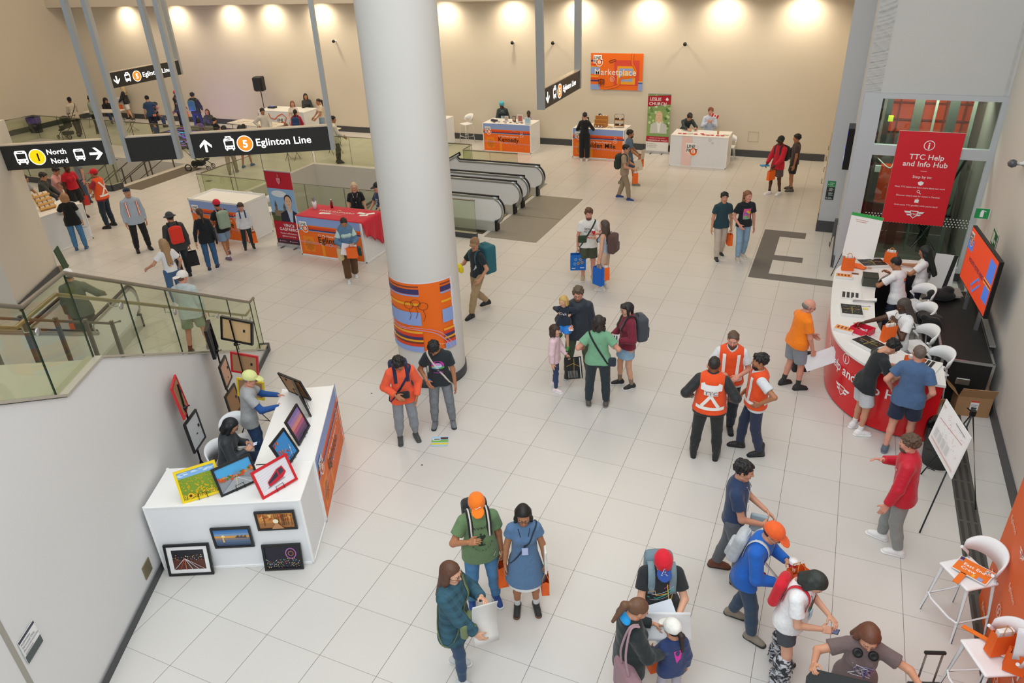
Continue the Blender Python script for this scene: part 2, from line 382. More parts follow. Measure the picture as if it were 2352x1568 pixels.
def hair_parts(t):
 cap=lambda g=0.,c=-.002:ell((0,-.018,.036),(.080+g,.101+g,.095+g),None,HL(.012))
 if t=='short':return[cap()]+tufts(120,5)
 if t=='capped':return[ell((0,-.018,.02),(.079,.098,.075),None,[((0,.5,-.3),.004),((0,0,1),.06)])]
 if t=='buzz':return[cap(-.002)]+tufts(50,6,-.003,(.012,.014))
 if t=='quiff':return[cap(),(ell((0,.055,.115),(.045,.03,.028)),.02),(ell((0,-.02,.12),(.055,.065,.02)),.02)]+tufts(110,7,.006)
 if t=='balding':return[ell((0,-.022,.0),(.082,.096,.058),None,[((0,1,0),.03)])]
 if t=='curly':
  P=[cap(.008)];rnd=random.Random(3)
  for i in range(46):
   a=rnd.uniform(0,2*PI);z=rnd.uniform(-.45,1);r=math.sqrt(1-z*z);P.append((ell((.083*r*math.cos(a),-.022+.095*r*math.sin(a)*1.0,.045+.095*z),(.02,.02,.02),None,HL(-.03)),.006))
  return P
 if t=='wavybob':
  P=[cap(.006)];rnd=random.Random(4)
  for i in range(40):
   a=rnd.uniform(PI*.95,PI*2.05);z=rnd.uniform(-.12,.08);P.append((ell((.088*math.cos(a),.0+.1*math.sin(a),z),(.024,.024,.03)),.012))
  return P
 if t in('long','longwavy','verylong'):
  L={'long':.26,'longwavy':.3,'verylong':.46}[t]
  P=[cap(.005)]
  for s in(1,-1):
   P+=[(cone((s*.066,.0,.05),(s*.082,.005,-.06),.026,.024),.02),(cone((s*.08,-.01,-.05),(s*.09,-.015+.03*(t=='long'),-L*.8),.026,.018),.02),(cone((s*.05,-.06,0),(s*.07,-.085,-L),.045,.03),.03)]
  P+=[(cone((0,-.07,.02),(0,-.095,-L),.055,.035),.03)]
  return P
 if t=='bob':
  P=[cap(.005)]
  for s in(1,-1):P+=[(cone((s*.07,.0,.05),(s*.084,.01,-.08),.028,.026),.02),(cone((s*.06,-.05,.0),(s*.06,-.055,-.1),.045,.035),.03)]
  P+=[(cone((0,-.06,.02),(0,-.075,-.1),.06,.045),.03)];return P
 if t=='fringe':return hair_parts('bob')+[(ell((0,.066,.06),(.055,.026,.035)),.012)]
 if t=='kidbowl':return[cap(.008,-.02),(ell((0,.055,.07),(.062,.036,.04)),.015)]+tufts(60,9,.01)
 if t=='pony':return[cap(),(cone((0,-.105,.03),(0,-.15,.0),.028,.035),.02),(cone((0,-.15,0),(0,-.13,-.22),.038,.016),.02)]
 if t=='bun':return[cap(),(ell((0,-.09,.11),(.042,.042,.038)),.01)]
 if t=='tied':return tufts(40,8,-.002,(.014,.016))+[cap(-.001),(ell((0,-.115,.01),(.025,.03,.03)),.01)]
 if t=='swept':return[cap(.006),(cone((-.05,.06,.09),(.08,.05,.03),.03,.03),.02),(cone((.05,.05,.08),(.08,.04,-.05),.03,.022),.02),(cone((-.07,.0,.04),(-.08,.02,-.06),.028,.02),.02),(cone((0,-.06,.02),(0,-.07,-.08),.06,.04),.03)]
 if t=='dreads':
  P=[cap(.006)]
  for i in range(15):
   a=PI*.92+PI*1.16*i/14;x=.08*math.cos(a);y=-.01+.09*math.sin(a)
   P.append((cone((x,y,.02),(x*1.35,y*1.25-.01,-.3-.04*(i%3)),.014,.009),.004))
  return P
 if t=='beard':return[(ell((0,.026,-.068),(.064,.066,.056),None,[((0,0,1),-.048)]),.01),(cone((-.02,.09,-.036),(.02,.09,-.036),.007,.007),.005),(cone((0,.06,-.1),(0,.07,-.16),.034,.016),.02)]
 if t=='stubble':return[(ell((0,.03,-.07),(.06,.068,.052),None,[((0,0,1),-.055)]),.01),(cone((-.018,.09,-.04),(.018,.09,-.04),.006,.006),.004)]
 if t=='cap':return[ell((0,-.012,.05),(.092,.11,.1),None,[((0,.05,-1),-.026)]),(ell((0,.118,.044),(.07,.075,.010),rotx(-.22),[((0,-1,0),-.06)]),.006),(ell((0,-.012,.15),(.01,.01,.006)),.003)]
 if t=='beanie':return[ell((0,-.015,.055),(.09,.105,.1),None,[((0,0,-1),-.035)]),(ell((0,-.07,.13),(.04,.04,.03)),.03)]
 if t=='kufi':return[ell((0,-.012,.06),(.088,.106,.082),None,[((0,.15,-1),-.045)])]
 if t=='bucket':return[ell((0,-.01,.055),(.088,.104,.09),None,[((0,0,-1),-.04)]),(cone((0,-.005,.05),(0,-.005,.035),.115,.14,None,[((0,0,-1),-.025),((0,0,1),.058)]),.01)]
 if t=='scarf':return[ell((0,-.015,.045),(.094,.112,.105),None,HL(-.03)),(ell((0,.0,.11),(.09,.1,.04)),.02),(cone((0,-.09,.0),(0,-.11,-.1),.05,.03),.03)]
 if t=='hoodup':return[ell((0,-.03,.03),(.11,.12,.125),None,[((0,1,-.25),.055)]),(cone((0,-.05,-.05),(0,-.05,-.14),.1,.11),.04)]
HAIRC={}
def headgear(t):
 if t not in HAIRC:HAIRC[t]=sculpt(hair_parts(t),.0075 if t not in('dreads',)else .007,.015)
 return HAIRC[t]
def make_shoe(t):
 cz=.018
 if t=='sole':return sculpt([cone((0,-.055,cz),(0,.13,cz),.04,.043,None,[((0,0,1),.024),((0,0,-1),-.0)])],.0075,.01)
 P=[cone((0,-.05,.04),(0,.125,.03),.039,.036,None,[((0,0,-1),-.018)]),(cone((0,-.035,.05),(0,-.02,.10),.042,.038,None,[((0,0,1),.105)]),.03),(cone((0,0,.07),(0,.08,.045),.036,.034),.03)]
 if t=='boot':P+=[(cone((0,-.03,.08),(0,-.02,.2),.048,.052),.02)]
 if t=='fur':
  P+=[(cone((0,-.02,.08),(0,-.02,.36),.085,.1),.02)];rnd=random.Random(9)
  for i in range(90):
   a=rnd.uniform(0,2*PI);z=rnd.uniform(.06,.4);P.append((cone((.085*math.cos(a),-.02+.085*math.sin(a),z),(.115*math.cos(a),-.02+.115*math.sin(a),z-.06),.016,.004),.006))
 return sculpt(P,.0075,.015)
SHOES={}
def shoe(t):
 if t not in SHOES:SHOES[t]=make_shoe(t)
 return SHOES[t]
def ik(S,T,L1,L2,pole):
 d=T-S;D=np.linalg.norm(d);D2=min(D,(L1+L2)*.995);D2=max(D2,abs(L1-L2)+.02);u=d/(D+1e-9);T=S+u*D2
 a=(L1*L1-L2*L2+D2*D2)/(2*D2);hh=math.sqrt(max(0,L1*L1-a*a));p=pole-u*(pole@u);return S+u*a+nrm(p)*hh,T
SKINS={'fair':'#dda88b','light':'#cf9678','tan':'#b47a56','brown':'#8a5638','dark':'#52321f','pink':'#d99a84'}
ARMS={'down':(.25,.03,.82),'downf':(.24,.13,.84),'hold':(.13,.32,1.08),'low':(.15,.30,.95),'phone':(.08,.30,1.18),'hip':(.24,.02,1.02),'up':(.14,.24,1.32),'back':(.2,-.14,.95),'front':(.08,.2,.98),'pocket':(.21,.06,.9),'reach':(.16,.48,1.12),'chin':(.05,.2,1.36),'swingb':(.25,-.2,.86),'table':(.15,.42,1.08),'rail':(.42,.25,1.05)}
class Person:pass
def person(pos,hd,H=1.72,fat=1.,sex='m',lean=0.,side=0.,look=(0,0),skin='fair',hair='short',hc='#2a211c',hat=None,top=('tee','#333333'),bot=('jeans','#44597a'),shoes=('shoe','#333333','#dddddd'),socks=None,L='down',R='down',LH='relax',RH='relax',st=0.,gap=.11,feet=None,sit=None,glasses=False,beard=None,label='',name='person',res=.014,group=None,vest=None,twist=0,hatf=0,jit=None,brow=None):
 h=H/1.75;w_=(.94 if sex=='f' else 1.);kid=H<1.45
 hs=.56*h+.44 if H<1.5 else(.5*h+.5);hs*=1.04
 root=thing(name,label,'person',(pos[0],pos[1],pos[2]if len(pos)>2 else 0),math.radians(hd),group)
 P=Person();P.root=root;P.h=h;P.res=res
 X=np.array([1.,0,0]);Tm=rotz(math.radians(twist))@roty(math.radians(side))@rotx(-math.radians(lean));u=Tm@np.array([0,0,1.]);r=Tm@X;f=Tm@np.array([0,1.,0])
 zp=.93*h if sit is None else sit
 if feet is None:
  feet=[(-gap*w_,-st/2 if st else 0,0),(gap*w_,st/2 if st else .0,0)]
  if sit is not None:feet=[(-.12,.42*h,0),(.12,.40*h,0)]
 feet=[np.array([a[0],a[1],(a[2]if len(a)>2 else 0)+.085*h])for a in feet]
 cx=(feet[0]+feet[1])/2 if sit is None else np.zeros(3)
 yl=cx[1]-math.sin(math.radians(lean))*.12*h
 if sit is None:
  for q,sg in zip(feet,(-1,1)):
   dd=math.hypot(q[0]-cx[0]-sg*.088*h,q[1]-yl);zp=min(zp,math.sqrt(max(.1,(.826*h)**2-dd**2))+.02*h+q[2])
 pel=np.array([cx[0],cx[1]-math.sin(math.radians(lean))*.12*h*(sit is None),zp])
 hipw=(.088 if sex=='m' else .092)*h*(.6+.4*fat)
 sh=(.163 if sex=='m' else .143)*h*(.75+.25*fat)*(1 if not kid else .93)
 neck=pel+u*.525*h;Sp=pel+u*.452*h
 yaw,pit=look;Hm=rotz(math.radians(twist+yaw))@rotx(-math.radians(lean*.6+pit))@roty(math.radians(side*.5))
 Hc=neck+(Hm@np.array([0,.02,.0]))*h+(u*.4+Hm@np.array([0,0,.6]))*.132*hs
 P.pel,P.u,P.r,P.f,P.Hc,P.Hm,P.hs,P.sh,P.neck,P.fat=pel,u,r,f,Hc,Hm,hs,sh,neck,fat
 fl=(nrm(f),1.36)
 aw=h*(.75+.25*fat)
 J={}
 for sgn,key,a in((-1,'L',L),(1,'R',R)):
  a=ARMS[a]if isinstance(a,str)else a
  tgt=np.array([sgn*a[0],a[1],a[2]])*h
  if isinstance(L if sgn<0 else R,str)and a is not None:
   tgt=tgt+np.array([pel[0],cx[1],(zp-.93*h)])+(Tm@np.array([0,0,.45*h])-np.array([0,0,.45*h]))*1.0
  S=Sp+r*sgn*sh-u*.018*h;E,W=ik(S,tgt,.285*h,.25*h,np.array([sgn*.7,-.6,-.55]));J[key]=(S,E,W)
 P.J=J
 K=[]
 for i,sgn in enumerate((-1,1)):
  hp=pel+X*sgn*hipw-np.array([0,0,.02*h]);kn,an=ik(hp,feet[i],.41*h,.42*h,np.array([sgn*.12,1.,0])if sit is None else np.array([sgn*.15,.8,1.]));K.append((hp,kn,an))
 P.K=K
 c=lambda a,b,ra,rb,**k:cone(a,b,ra*h,rb*h,**k)
 B=[c(pel+u*.0*h,pel+u*.13*h,.125*fat,.118*fat,flat=fl),(c(pel+u*.15*h,pel+u*.40*h,.115*fat,.14*w_*fat**.5,flat=fl),.06*h),(cone(Sp,Sp+r*sh*.9-u*.012*h,.06*h,.045*h),.05*h),(cone(Sp,Sp-r*sh*.9-u*.012*h,.06*h,.045*h),.05*h),(c(pel+u*.44*h,neck+(Hc-neck)*.45,.062,.05),.04*h)]
 for sgn,key in((-1,'L'),(1,'R')):
  S,E,W=J[key];B+=[(cone(S,E,.047*aw,.039*aw),.03*h),(cone(E,W,.039*aw,.026*aw),.02*h)]
 for hp,kn,an in K:B+=[(cone(hp,kn,.078*aw*(.6+.4*fat),.052*aw),.04*h),(cone(kn,kn*.6+an*.4,.05*aw,.05*aw),.03*h),(cone(kn*.6+an*.4,an,.048*aw,.033*aw),.02*h)]
 V,Q=sculpt(B,res,.03);parts=[(V,Q,0)]
 hv=(HEAD[0]*hs)@Hm.T+Hc;parts.append((hv,HEAD[1],HEAD[2]))
 P.hand={}
 for sgn,key,typ in((-1,'L',LH),(1,'R',RH)):
  S,E,W=J[key];d=nrm(W-E);hv,hq=HANDS[typ]
  if sgn<0:hv,hq=flipx(hv,hq)
  pn=nrm(np.array([-sgn,0,0])*(1.2*abs(d[2])+.45)+np.array([0,0,-.9])*(1-abs(d[2]))+1e-3);z=-(pn-d*(pn@d));z=nrm(z);x=np.cross(d,z)
  if typ=='grip' and abs(d[2])<.6:pass
  Mt=np.stack([x,d,z],1);o=W+d*.012*h;parts.append(((hv*h*1.0)@Mt.T+o,hq,0));P.hand[key]=(o+d*.085*h+(-z)*.02*h,d,-z)
 V,Q,mi=merge(parts);sk=SKINS.get(skin,skin)
 hcol=hc
 P.body=qmesh('body',V,Q,[M(sk,.5,'skin',0.,0.,25.),M('#d8d6d2',.3),M('#241a14',.3),M(brow or hcol,.8),M({'dark':'#5a2f28','brown':'#7d4238'}.get(skin,'#b5605a'),.5)],root,mi)
 def wear(nm,prims,mat,rs=None,kk=.03,label=None):
  V,Q=sculpt(prims,rs or res,kk);o=qmesh(nm,V,Q,mat,root);o['_v']=0;del o['_v']
  if label:o['label']=label
  return o,V,Q
 bt,bc=bot[0],bot[1];bk='denim' if bt in('jeans','jeanskirt','jeanshorts')else 'cloth';bm=M(bc,.9,bk,0.,0.,18. if bk=='denim' else 40.)
 loose={'jeans':.020,'pants':.024,'wide':.042,'leggings':.007,'shorts':.035,'jeanshorts':.022,'jeanskirt':.02,'skirt':.03,'joggers':.028}.get(bt,.02)
 if bt!='none':
  top_cut=[(tuple(u),float((pel+u*.1*h)@u))]
  pr=[c(pel+u*.0*h,pel+u*.13*h,.125*fat+.012,.12*fat+.01,flat=fl,cuts=top_cut)]
  if bt in('skirt','jeanskirt','longskirt'):
   kn=(K[0][1]+K[1][1])/2;e=pel*(1-.62)+kn*.62 if bt!='longskirt' else(K[0][2]+K[1][2])/2;e[2]=min(e[2],pel[2]-.2)
   pr.append((c(pel,e,.135*fat,.19*fat**.5,flat=((0,1,0),1.25),cuts=[((0,0,-1),-float(e[2]))]),.03))
  else:
   lb=pel-u*.0*h
   for hp,kn,an in K:
    if bt in('shorts','jeanshorts'):
     fr=.86 if bt=='shorts' else .62;e=hp+(kn-hp)*fr;d=nrm(kn-hp)
     pr.append((cone(hp,e,.078*aw*(.6+.4*fat)+loose*.6,.064*aw+loose*1.25,cuts=[(tuple(d),float(e@d))]),.025))
    else:
     rr=loose*h;e=an+(kn-an)*.07;d=nrm(an-kn)
     pr.append((cone(hp,kn,.078*aw*(.6+.4*fat)+rr*.7,.054*aw+rr),.035*h))
     if bt=='wide':pr.append((cone(kn,e,.054*aw+rr,.05*h+rr,cuts=[(tuple(d),float(e@d))]),.02))
     else:pr.append((cone(kn,kn*.5+an*.5,.052*aw+rr,.05*aw+rr*.9),.02));pr.append((cone(kn*.5+an*.5,e,.05*aw+rr*.9,.036*aw+rr*(1. if bt!='joggers' else .3),cuts=[(tuple(d),float(e@d))]),.02))
  nm={'jeans':'jeans','pants':'trousers','wide':'trousers','leggings':'leggings','joggers':'joggers','shorts':'shorts','jeanshorts':'shorts','jeanskirt':'skirt','skirt':'skirt','longskirt':'skirt'}[bt]
  P.bot=wear(nm,pr,bm)[0]
 tt,tc=top[0],top[1];hem={'crop':.06,'dress':-.33,'hoodie':-.07,'jacket':-.09,'polo':-.05,'tank':-.02,'long':-.06,'shirt':-.1,'tee':-.085,'flannel':-.2}[tt]if len(top)<3 or top[2]is None else top[2]
 inf={'hoodie':.028,'jacket':.028,'flannel':.035,'long':.012,'tank':.006}.get(tt,.017)
 hp_=pel+u*hem*h;cut=[(tuple(-u),float(-(hp_@u)))]
 rb=.125*fat+inf+.034+(.075 if tt=='dress' else 0)+(.03 if tt=='flannel' else 0)
 pr=[c(pel+u*.13*h,hp_,.118*fat+inf,rb,flat=(nrm(f),1.36 if tt!='dress' else 1.12),cuts=cut),(c(pel+u*.13*h,pel+u*.40*h,.118*fat+inf,.145*w_*fat**.5+inf*.8,flat=(nrm(f),1.3),cuts=cut),.05*h)]
 if hem<-.04 and tt!='dress' and bt not in('skirt','jeanskirt'):
  for hp,kn,an in K:pr.append((cone(hp+u*.03*h,hp+(kn-hp)*.45,.078*aw*(.6+.4*fat)+loose*.7+.014,.07*aw+loose+.012,cuts=cut),.05))
 if tt!='tank':pr+=[(cone(Sp+u*.012*h,Sp+r*g*sh*.92-u*.014*h,.06*h+inf*.6,.043*h+inf*.8),.05*h)for g in(1,-1)]
 if sex=='f' and not kid:pr+=[(ell(pel+u*.33*h+r*s*.062*h+f*.085*h*fat**.5,(.062*h+inf*.4,)*3),.05*h)for s in(-1,1)]
 if fat>1.15 and sex=='m':pr.append((ell(pel+u*.08*h+f*.05*h,(.13*fat*h,.105*fat*h,.30*h),None,cut),.06))
 sl={'tee':.62,'polo':.58,'dress':.38,'crop':.5,'tank':0}.get(tt,2)
 for key in 'LR':
  S,E,W=J[key]
  if sl==0:continue
  if sl<1:
   e=S+(E-S)*sl;d=nrm(E-S);pr.append((cone(S,e,.05*aw+inf,.047*aw+inf*1.7,cuts=[(tuple(d),float(e@d))]),.03*h))
  else:
   k2=.95 if tt!='shirt3' else .6;e=E+(W-E)*k2;d=nrm(W-E);pr+=[(cone(S,E,.05*aw+inf,.043*aw+inf),.03*h),(cone(E,e,.043*aw+inf,.03*aw+inf*.75,cuts=[(tuple(d),float(e@d))]),.02*h)]
 if tt in('hoodie',):pr+=[(ell(neck-f*.05*h+u*.0*h,(.1*h,.065*h,.06*h)),.03),(cone(neck-r*.07*h+f*.01*h,neck+r*.07*h+f*.01*h,.032*h,.032*h),.02),(ell(Hc+(neck-Hc)*.30,(.062*hs,)*3),.008,1)]
 elif tt in('jacket','polo','shirt','flannel'):pr+=[(c(neck-u*.03*h-f*.01*h,neck+u*.028*h-f*.005*h,.07,.062,cuts=[(tuple(u),float((neck+u*.03*h)@u))]),.02),(c(neck-u*.0*h+f*.025*h,neck+u*.08*h+f*.02*h,.05,.055),.008,1)]
 else:pr+=[(c(neck-u*.01*h+f*.02*h,neck+u*.07*h,.055,.065),.012,1)]
 tm=M(tc,.9 if tt!='jacket' else .6,'plaid' if tt=='flannel' or tc=='#303b3f' else 'cloth')
 nm={'tee':'tee_shirt','crop':'tee_shirt','dress':'dress','hoodie':'hoodie','jacket':'jacket','polo':'polo_shirt','tank':'tank_top','long':'sweater','shirt':'shirt','flannel':'flannel_shirt'}[tt]
 P.top,P.tV,P.tQ=wear(nm,pr,tm)
 P.bvh=None
 sm,sc_,sol=shoes
 if sm:
  for i in(0,1):
   hp,kn,an=K[i];fd=feet[i];yw=(-8 if i==1 else 8);m4=np.diag([1,1,1])*h*1.03;Rz=rotz(math.radians(yw+(0 if sit is None else 0)))
   base=np.array([an[0],an[1]+.005,an[2]-.085*h])
   V,Q=shoe({'shoe':'shoe','boot':'boot','fur':'fur','sandal':'shoe'}[sm])
   o=qmesh('boot' if sm in('boot','fur')else 'shoe',(V*h*1.03)@Rz.T+base,Q,M(sc_,.6,'cloth' if sm!='fur' else 'fur',0.,0.,30.),root)
   V,Q=shoe('sole');qmesh('sole',(V*h*1.03*1.02)@Rz.T+base,Q,M(sol,.7),o)
   if socks:
    d=nrm(kn-an);e=an+d*socks[1]*h;wear('sock',[cone(an-d*.01,e,.037*aw,.042*aw,cuts=[(tuple(d),float(e@d))])],CL(socks[0]),.01)
 def gear(t,nm,mat,sc=1.,rz=0.,lab=None):
  V,Q=headgear(t);m=rotz(rz);o=qmesh(nm,(((V*hs*sc)@m.T)@Hm.T)+Hc,Q,mat,root)
  if lab:o['label']=lab
  return o
 P.gear=gear
 if hair and hair!='bald':gear('capped' if hat and hair in('short','curly','buzz')else hair,'hair',M(hc,.55,'hair',0.,0.,60.),.955 if hat else 1.)
 if beard:gear(beard,'beard',M(hc,.7,'hair',0.,0.,60.))
 if hat:P.hat=gear(hat[0],{'cap':'cap','beanie':'beanie','kufi':'cap','bucket':'bucket_hat','scarf':'headscarf','hoodup':'hood'}[hat[0]],CL(hat[1]),1.02,math.radians(hatf))
 if glasses:
  b=MB()
  for s in(1,-1):
   b.tube([Vector((s*.032+.022*math.cos(t),.098-.006*abs(math.cos(t)),.014+.016*math.sin(t)))for t in[2*PI*i/14 for i in range(14)]],.0018,BLKM,5,True)
   b.tube([(s*.054,.094,.018),(s*.078,.06,.018),(s*.08,0,.012)],.0018,BLKM,5)
  b.tube([(-.01,.1,.018),(.01,.1,.018)],.0018,BLKM,5)
  b.V=[tuple(Hm@(np.array(v)*hs)+Hc)for v in b.V];b.build('glasses',root)
 if vest:hivis(P,*vest)
 return P
def surf(P):
 if P.bvh is None:P.bvh=BVHTree.FromPolygons([Vector(v)for v in P.tV],[tuple(q)for q in P.tQ])
 return P.bvh
def decal(P,art,face='f',up=.3,x=0.,off=.006,name='print'):
 """artwork laid on the garment; up = height above the pelvis along the spine (metres at 1.75 m tall)"""
 b=surf(P);sg=1 if face=='f' else-1;O=P.pel+P.u*up*P.h+P.r*x;n=Vector(P.f*sg)
 def fn(a,c,q):
  o=Vector(O-P.r*a*sg+P.u*c)+n*.6;hit=b.ray_cast(o,-n)
  p=hit[0]if hit[0]is not None else o-n*.5
  return p+n*(off+q)
 return art.build(name,P.root,fn,.0012,.8)
def ribbon(P,dirs,wd,mat,name,off=.008,parent=None,centre=None,th=.004):
 """strap following the garment: dirs = list of (x offset of the plane, angle in the fore-aft plane)"""
 b=surf(P);A=[];Bv=[]
 for o,d,sd in dirs:
  o=Vector(o);d=Vector(d).normalized();sd=Vector(sd).normalized();hit=b.ray_cast(o+d*.7,-d)
  p=(hit[0]if hit[0]is not None else o+d*.12)+d*off;A.append(p-sd*wd/2);Bv.append(p+sd*wd/2)
 m=MB();n=len(A);V=A+Bv;m.add(V,[(i,n+i,n+i+1,i+1)for i in range(n-1)],mat,True)
 o=m.build(name,parent or P.root);md=o.modifiers.new('thick','SOLIDIFY');md.thickness=th;md.offset=0;return o
def shoulder_strap(P,x,mat,wd=.05,name='strap',parent=None,lo=.2,back=True,off=.008):
 c=P.pel+P.u*.36*P.h+P.r*x*P.h;ds=[]
 for t in np.linspace(-35,225 if back else 120,26):
  a=math.radians(t);d=P.f*math.cos(a)+P.u*math.sin(a);sc=P.u*(.0);ds.append((c,d,P.r))
 return ribbon(P,ds,wd,mat,name,off,parent)
def cross_strap(P,side,mat,wd=.03,name='strap',parent=None,hip=.0):
 """from one shoulder to the opposite hip; side=+1 starts on the right shoulder"""
 c=P.pel+P.u*.25*P.h;ax=nrm(P.r*side*.5+P.u*.87);pl=nrm(np.cross(ax,P.f));ds=[]
 for t in np.linspace(0,360,48):
  a=math.radians(t);d=ax*math.cos(a)+P.f*math.sin(a);ds.append((c,d,pl))
 return ribbon(P,ds,wd,mat,name,.01,parent)
def hivis(P,col='#f4511e',sl=False,back='x'):
 h=P.h;r,u,f,fat=P.r,P.u,P.f,P.fat;pel=P.pel;inf=.03
 cut=[(tuple(-u),float(-((pel-u*.05*h)@u))),(tuple(r),float(((pel+r*P.sh*.93))@r)),(tuple(-r),float(-((pel-r*P.sh*.93)@r)))]
 Sp=pel+u*.452*h
 pr=[cone(pel-u*.06*h,pel+u*.14*h,(.125*fat+inf+.055)*h,(.122*fat+inf+.02)*h,(nrm(f),1.28),cut[:1]),(cone(pel+u*.14*h,pel+u*.40*h,(.122*fat+inf+.02)*h,(.145*fat**.5+inf)*h,(nrm(f),1.25),cut[:1]),.04),(cone(Sp+u*.01*h,Sp+r*P.sh-u*.012*h,.06*h+inf*.6,.045*h+inf*.8,None,cut),.05*h),(cone(Sp+u*.01*h,Sp-r*P.sh-u*.012*h,.06*h+inf*.6,.045*h+inf*.8,None,cut),.05*h),(cone(P.neck-u*.06*h+f*.05,P.neck+u*.1*h,.075*h,.085*h),.012,1)]
 V,Q=sculpt(pr,P.res,.04);P.vest=qmesh('safety_vest',V,Q,CL(col),P.root);tv=(P.tV,P.tQ)
 P.tV,P.tQ=V,Q;P.bvh=None;W='#f7f7f2'
 for fc in 'fb':
  a=Art(10);wd=.17*fat**.5*h
  a.rect(-wd,-.25*h,2*wd,.05*h,W,0,14)
  def ln(x0,y0,x1,y1):a.line([(x0+(x1-x0)*i/12,y0+(y1-y0)*i/12)for i in range(13)],.045*h,W)
  if fc=='b' and back=='x':ln(-.12*h,-.2*h,.12*h,.17*h);ln(.12*h,-.2*h,-.12*h,.17*h)
  else:ln(-.095*h,-.2*h,-.1*h,.18*h);ln(.095*h,-.2*h,.1*h,.18*h)
  decal(P,a,fc,.28,0,.005,'reflective_stripes')
def backpack(P,col,label,w_=.30,hh=.44,d=.17,pocket=True,straps='#222222',strapw=.055,up=.27,group=None,res=.011,pc=None):
 h=P.h;b=surf(P);o0=P.pel+P.u*up*h;hit=b.ray_cast(Vector(o0-P.f*.7),Vector(P.f));y=(hit[0]if hit[0]is not None else Vector(o0-P.f*.14))
 Rm=np.stack([P.r,P.f,P.u],1);c=np.array(y)-P.f*(d/2+.004)
 T=thing('backpack',label,'backpack',P.root.location.copy(),P.root.rotation_euler[2],group)
 pr=[rbox(c,(w_/2,d/2,hh/2),.055,Rm),(ell(c+P.u*hh*.32,(w_*.46,d*.46,hh*.25),Rm),.03)]
 if pocket:pr2=[rbox(c-P.f*(d/2)-P.u*hh*.16,(w_*.36,.035,hh*.24),.03,Rm)]
 V,Q=sculpt(pr,res,.02);qmesh('pack_body',V,Q,CL(col),T)
 if pocket:V,Q=sculpt(pr2,res,.01);qmesh('front_pocket',V,Q,CL(pc or col),T)
 m=MB();t=c+P.u*hh*.5+P.f*d*.3;m.tube(catmull([t-P.r*.04,t+P.u*.04-P.r*.03,t+P.u*.04+P.r*.03,t+P.r*.04],4),.006,CL(straps),6);m.build('grab_handle',T)
 for s in(1,-1):shoulder_strap(P,s*.105*(P.sh/P.h/.175),CL(straps),strapw,'shoulder_strap',T,off=.012)
 return T
def wpt(P,v):
 a=P.root.rotation_euler[2];p=rotz(a)@np.asarray(v,float);l=P.root.location;return Vector((p[0]+l.x,p[1]+l.y,p[2]+l.z))
def paper_bag(at,label,col=ORANGE,w_=.22,hh=.27,d=.10,rz=0.,group='orange paper gift bags',handles=True,tilt=0.,hcol=None,stuff=None,name='paper_bag',onfloor=False):
 """hangs below point `at` (hand) by its twisted handles"""
 T=thing(name,label,'bag',at if onfloor else(at[0],at[1],at[2]-hh-.085),rz,group);m=MB();mt=M(col,.7,'card',0.,0.,9.);t=.002
 hx,hy=w_/2,d/2;V=[];F=[]
 P0=[(-hx,-hy),(0,-hy-.004),(hx,-hy),(hx,0),(hx,hy),(0,hy+.004),(-hx,hy),(-hx,0)];fold=[0,0,0,-.012,0,0,0,.012]
 for z,k in((0,1),(hh*.5,1),(hh,.97)):
  for(x,y),fo in zip(P0,fold):V.append((x*k+fo*(z>0)*1.4,y*k*(1 if z==0 else .9),z))
 for j in(0,1):
  for i in range(8):F.append((j*8+i,j*8+(i+1)%8,j*8+8+(i+1)%8,j*8+8+i))
 F.append(tuple(range(8))[::-1]);m.add(V,F,mt);o=m.build('bag_body',T);md=o.modifiers.new('thick','SOLIDIFY');md.thickness=.003
 if handles:
  for s in(1,-1):
   m=MB();m.tube(catmull([(-.045,s*hy*.88,hh-.02),(-.04,s*hy*.6,hh+.05),(0,s*hy*.15,hh+.085),(.04,s*hy*.6,hh+.05),(.045,s*hy*.88,hh-.02)],5),.004,M(hcol or '#c98f55',.8,'card'),6);m.build('handle',T)
 if stuff:
  m=MB();m.box((0,0,hh-.01),(w_*.7,d*.5,.09),M(stuff,.7));m.build('tissue_filling',T)
 T.rotation_euler[1]=tilt;return T
def sheet(c,w_,hh,R,col='#f2f2f0',label='',name='paper_sheet',cat='paper',th=.002,bend=0.,group=None,art=None,rz=None):
 """rigid or gently bent sheet: R columns = (width dir, height dir)"""
 wd=Vector(R[0]).normalized();hd_=Vector(R[1]).normalized();hd_=(hd_-wd*hd_.dot(wd)).normalized();n=wd.cross(hd_);c=Vector(c);T=thing(name,label,cat,c,0,group)
 fn=lambda x,y,q:wd*x+hd_*y+n*(q+bend*((2*y/hh)**2-.33 if bend else 0))
 m=MB();k=10 if bend else 1;V=[fn(x,-hh/2+hh*i/k,0)for x in(-w_/2,w_/2)for i in range(k+1)];m.add(V,[(i,k+1+i,k+2+i,i+1)for i in range(k)],M(col,.6,'card',0.,0.,5.),bool(bend));o=m.build('sheet',T)
 md=o.modifiers.new('thick','SOLIDIFY');md.thickness=th;md.offset=0
 if art:art.build('printing',T,lambda x,y,q:fn(x,y,q+th/2+.0005),.0006,.6)
 return T
def phone(P,key='R',label='',tilt=.3,col='#15161a',scr='#5a6486'):
 o,d,n=P.hand[key];c=wpt(P,o+n*.01+d*.02);a=P.root.rotation_euler[2];f=rotz(a)@P.f;d2=rotz(a)@d
 T=thing('phone',label,'phone',c,a);m=MB();R=Matrix.Rotation(tilt,3,'X');m.box((0,0,0),(.075,.15,.009),M(col,.3),bev=.004,R=R);m.build('phone_body',T)
 m=MB();m.box(R@Vector((0,0,.005)),(.068,.14,.001),M(scr,.2,'plain',0.,.35),R=R);m.build('screen',T);return T
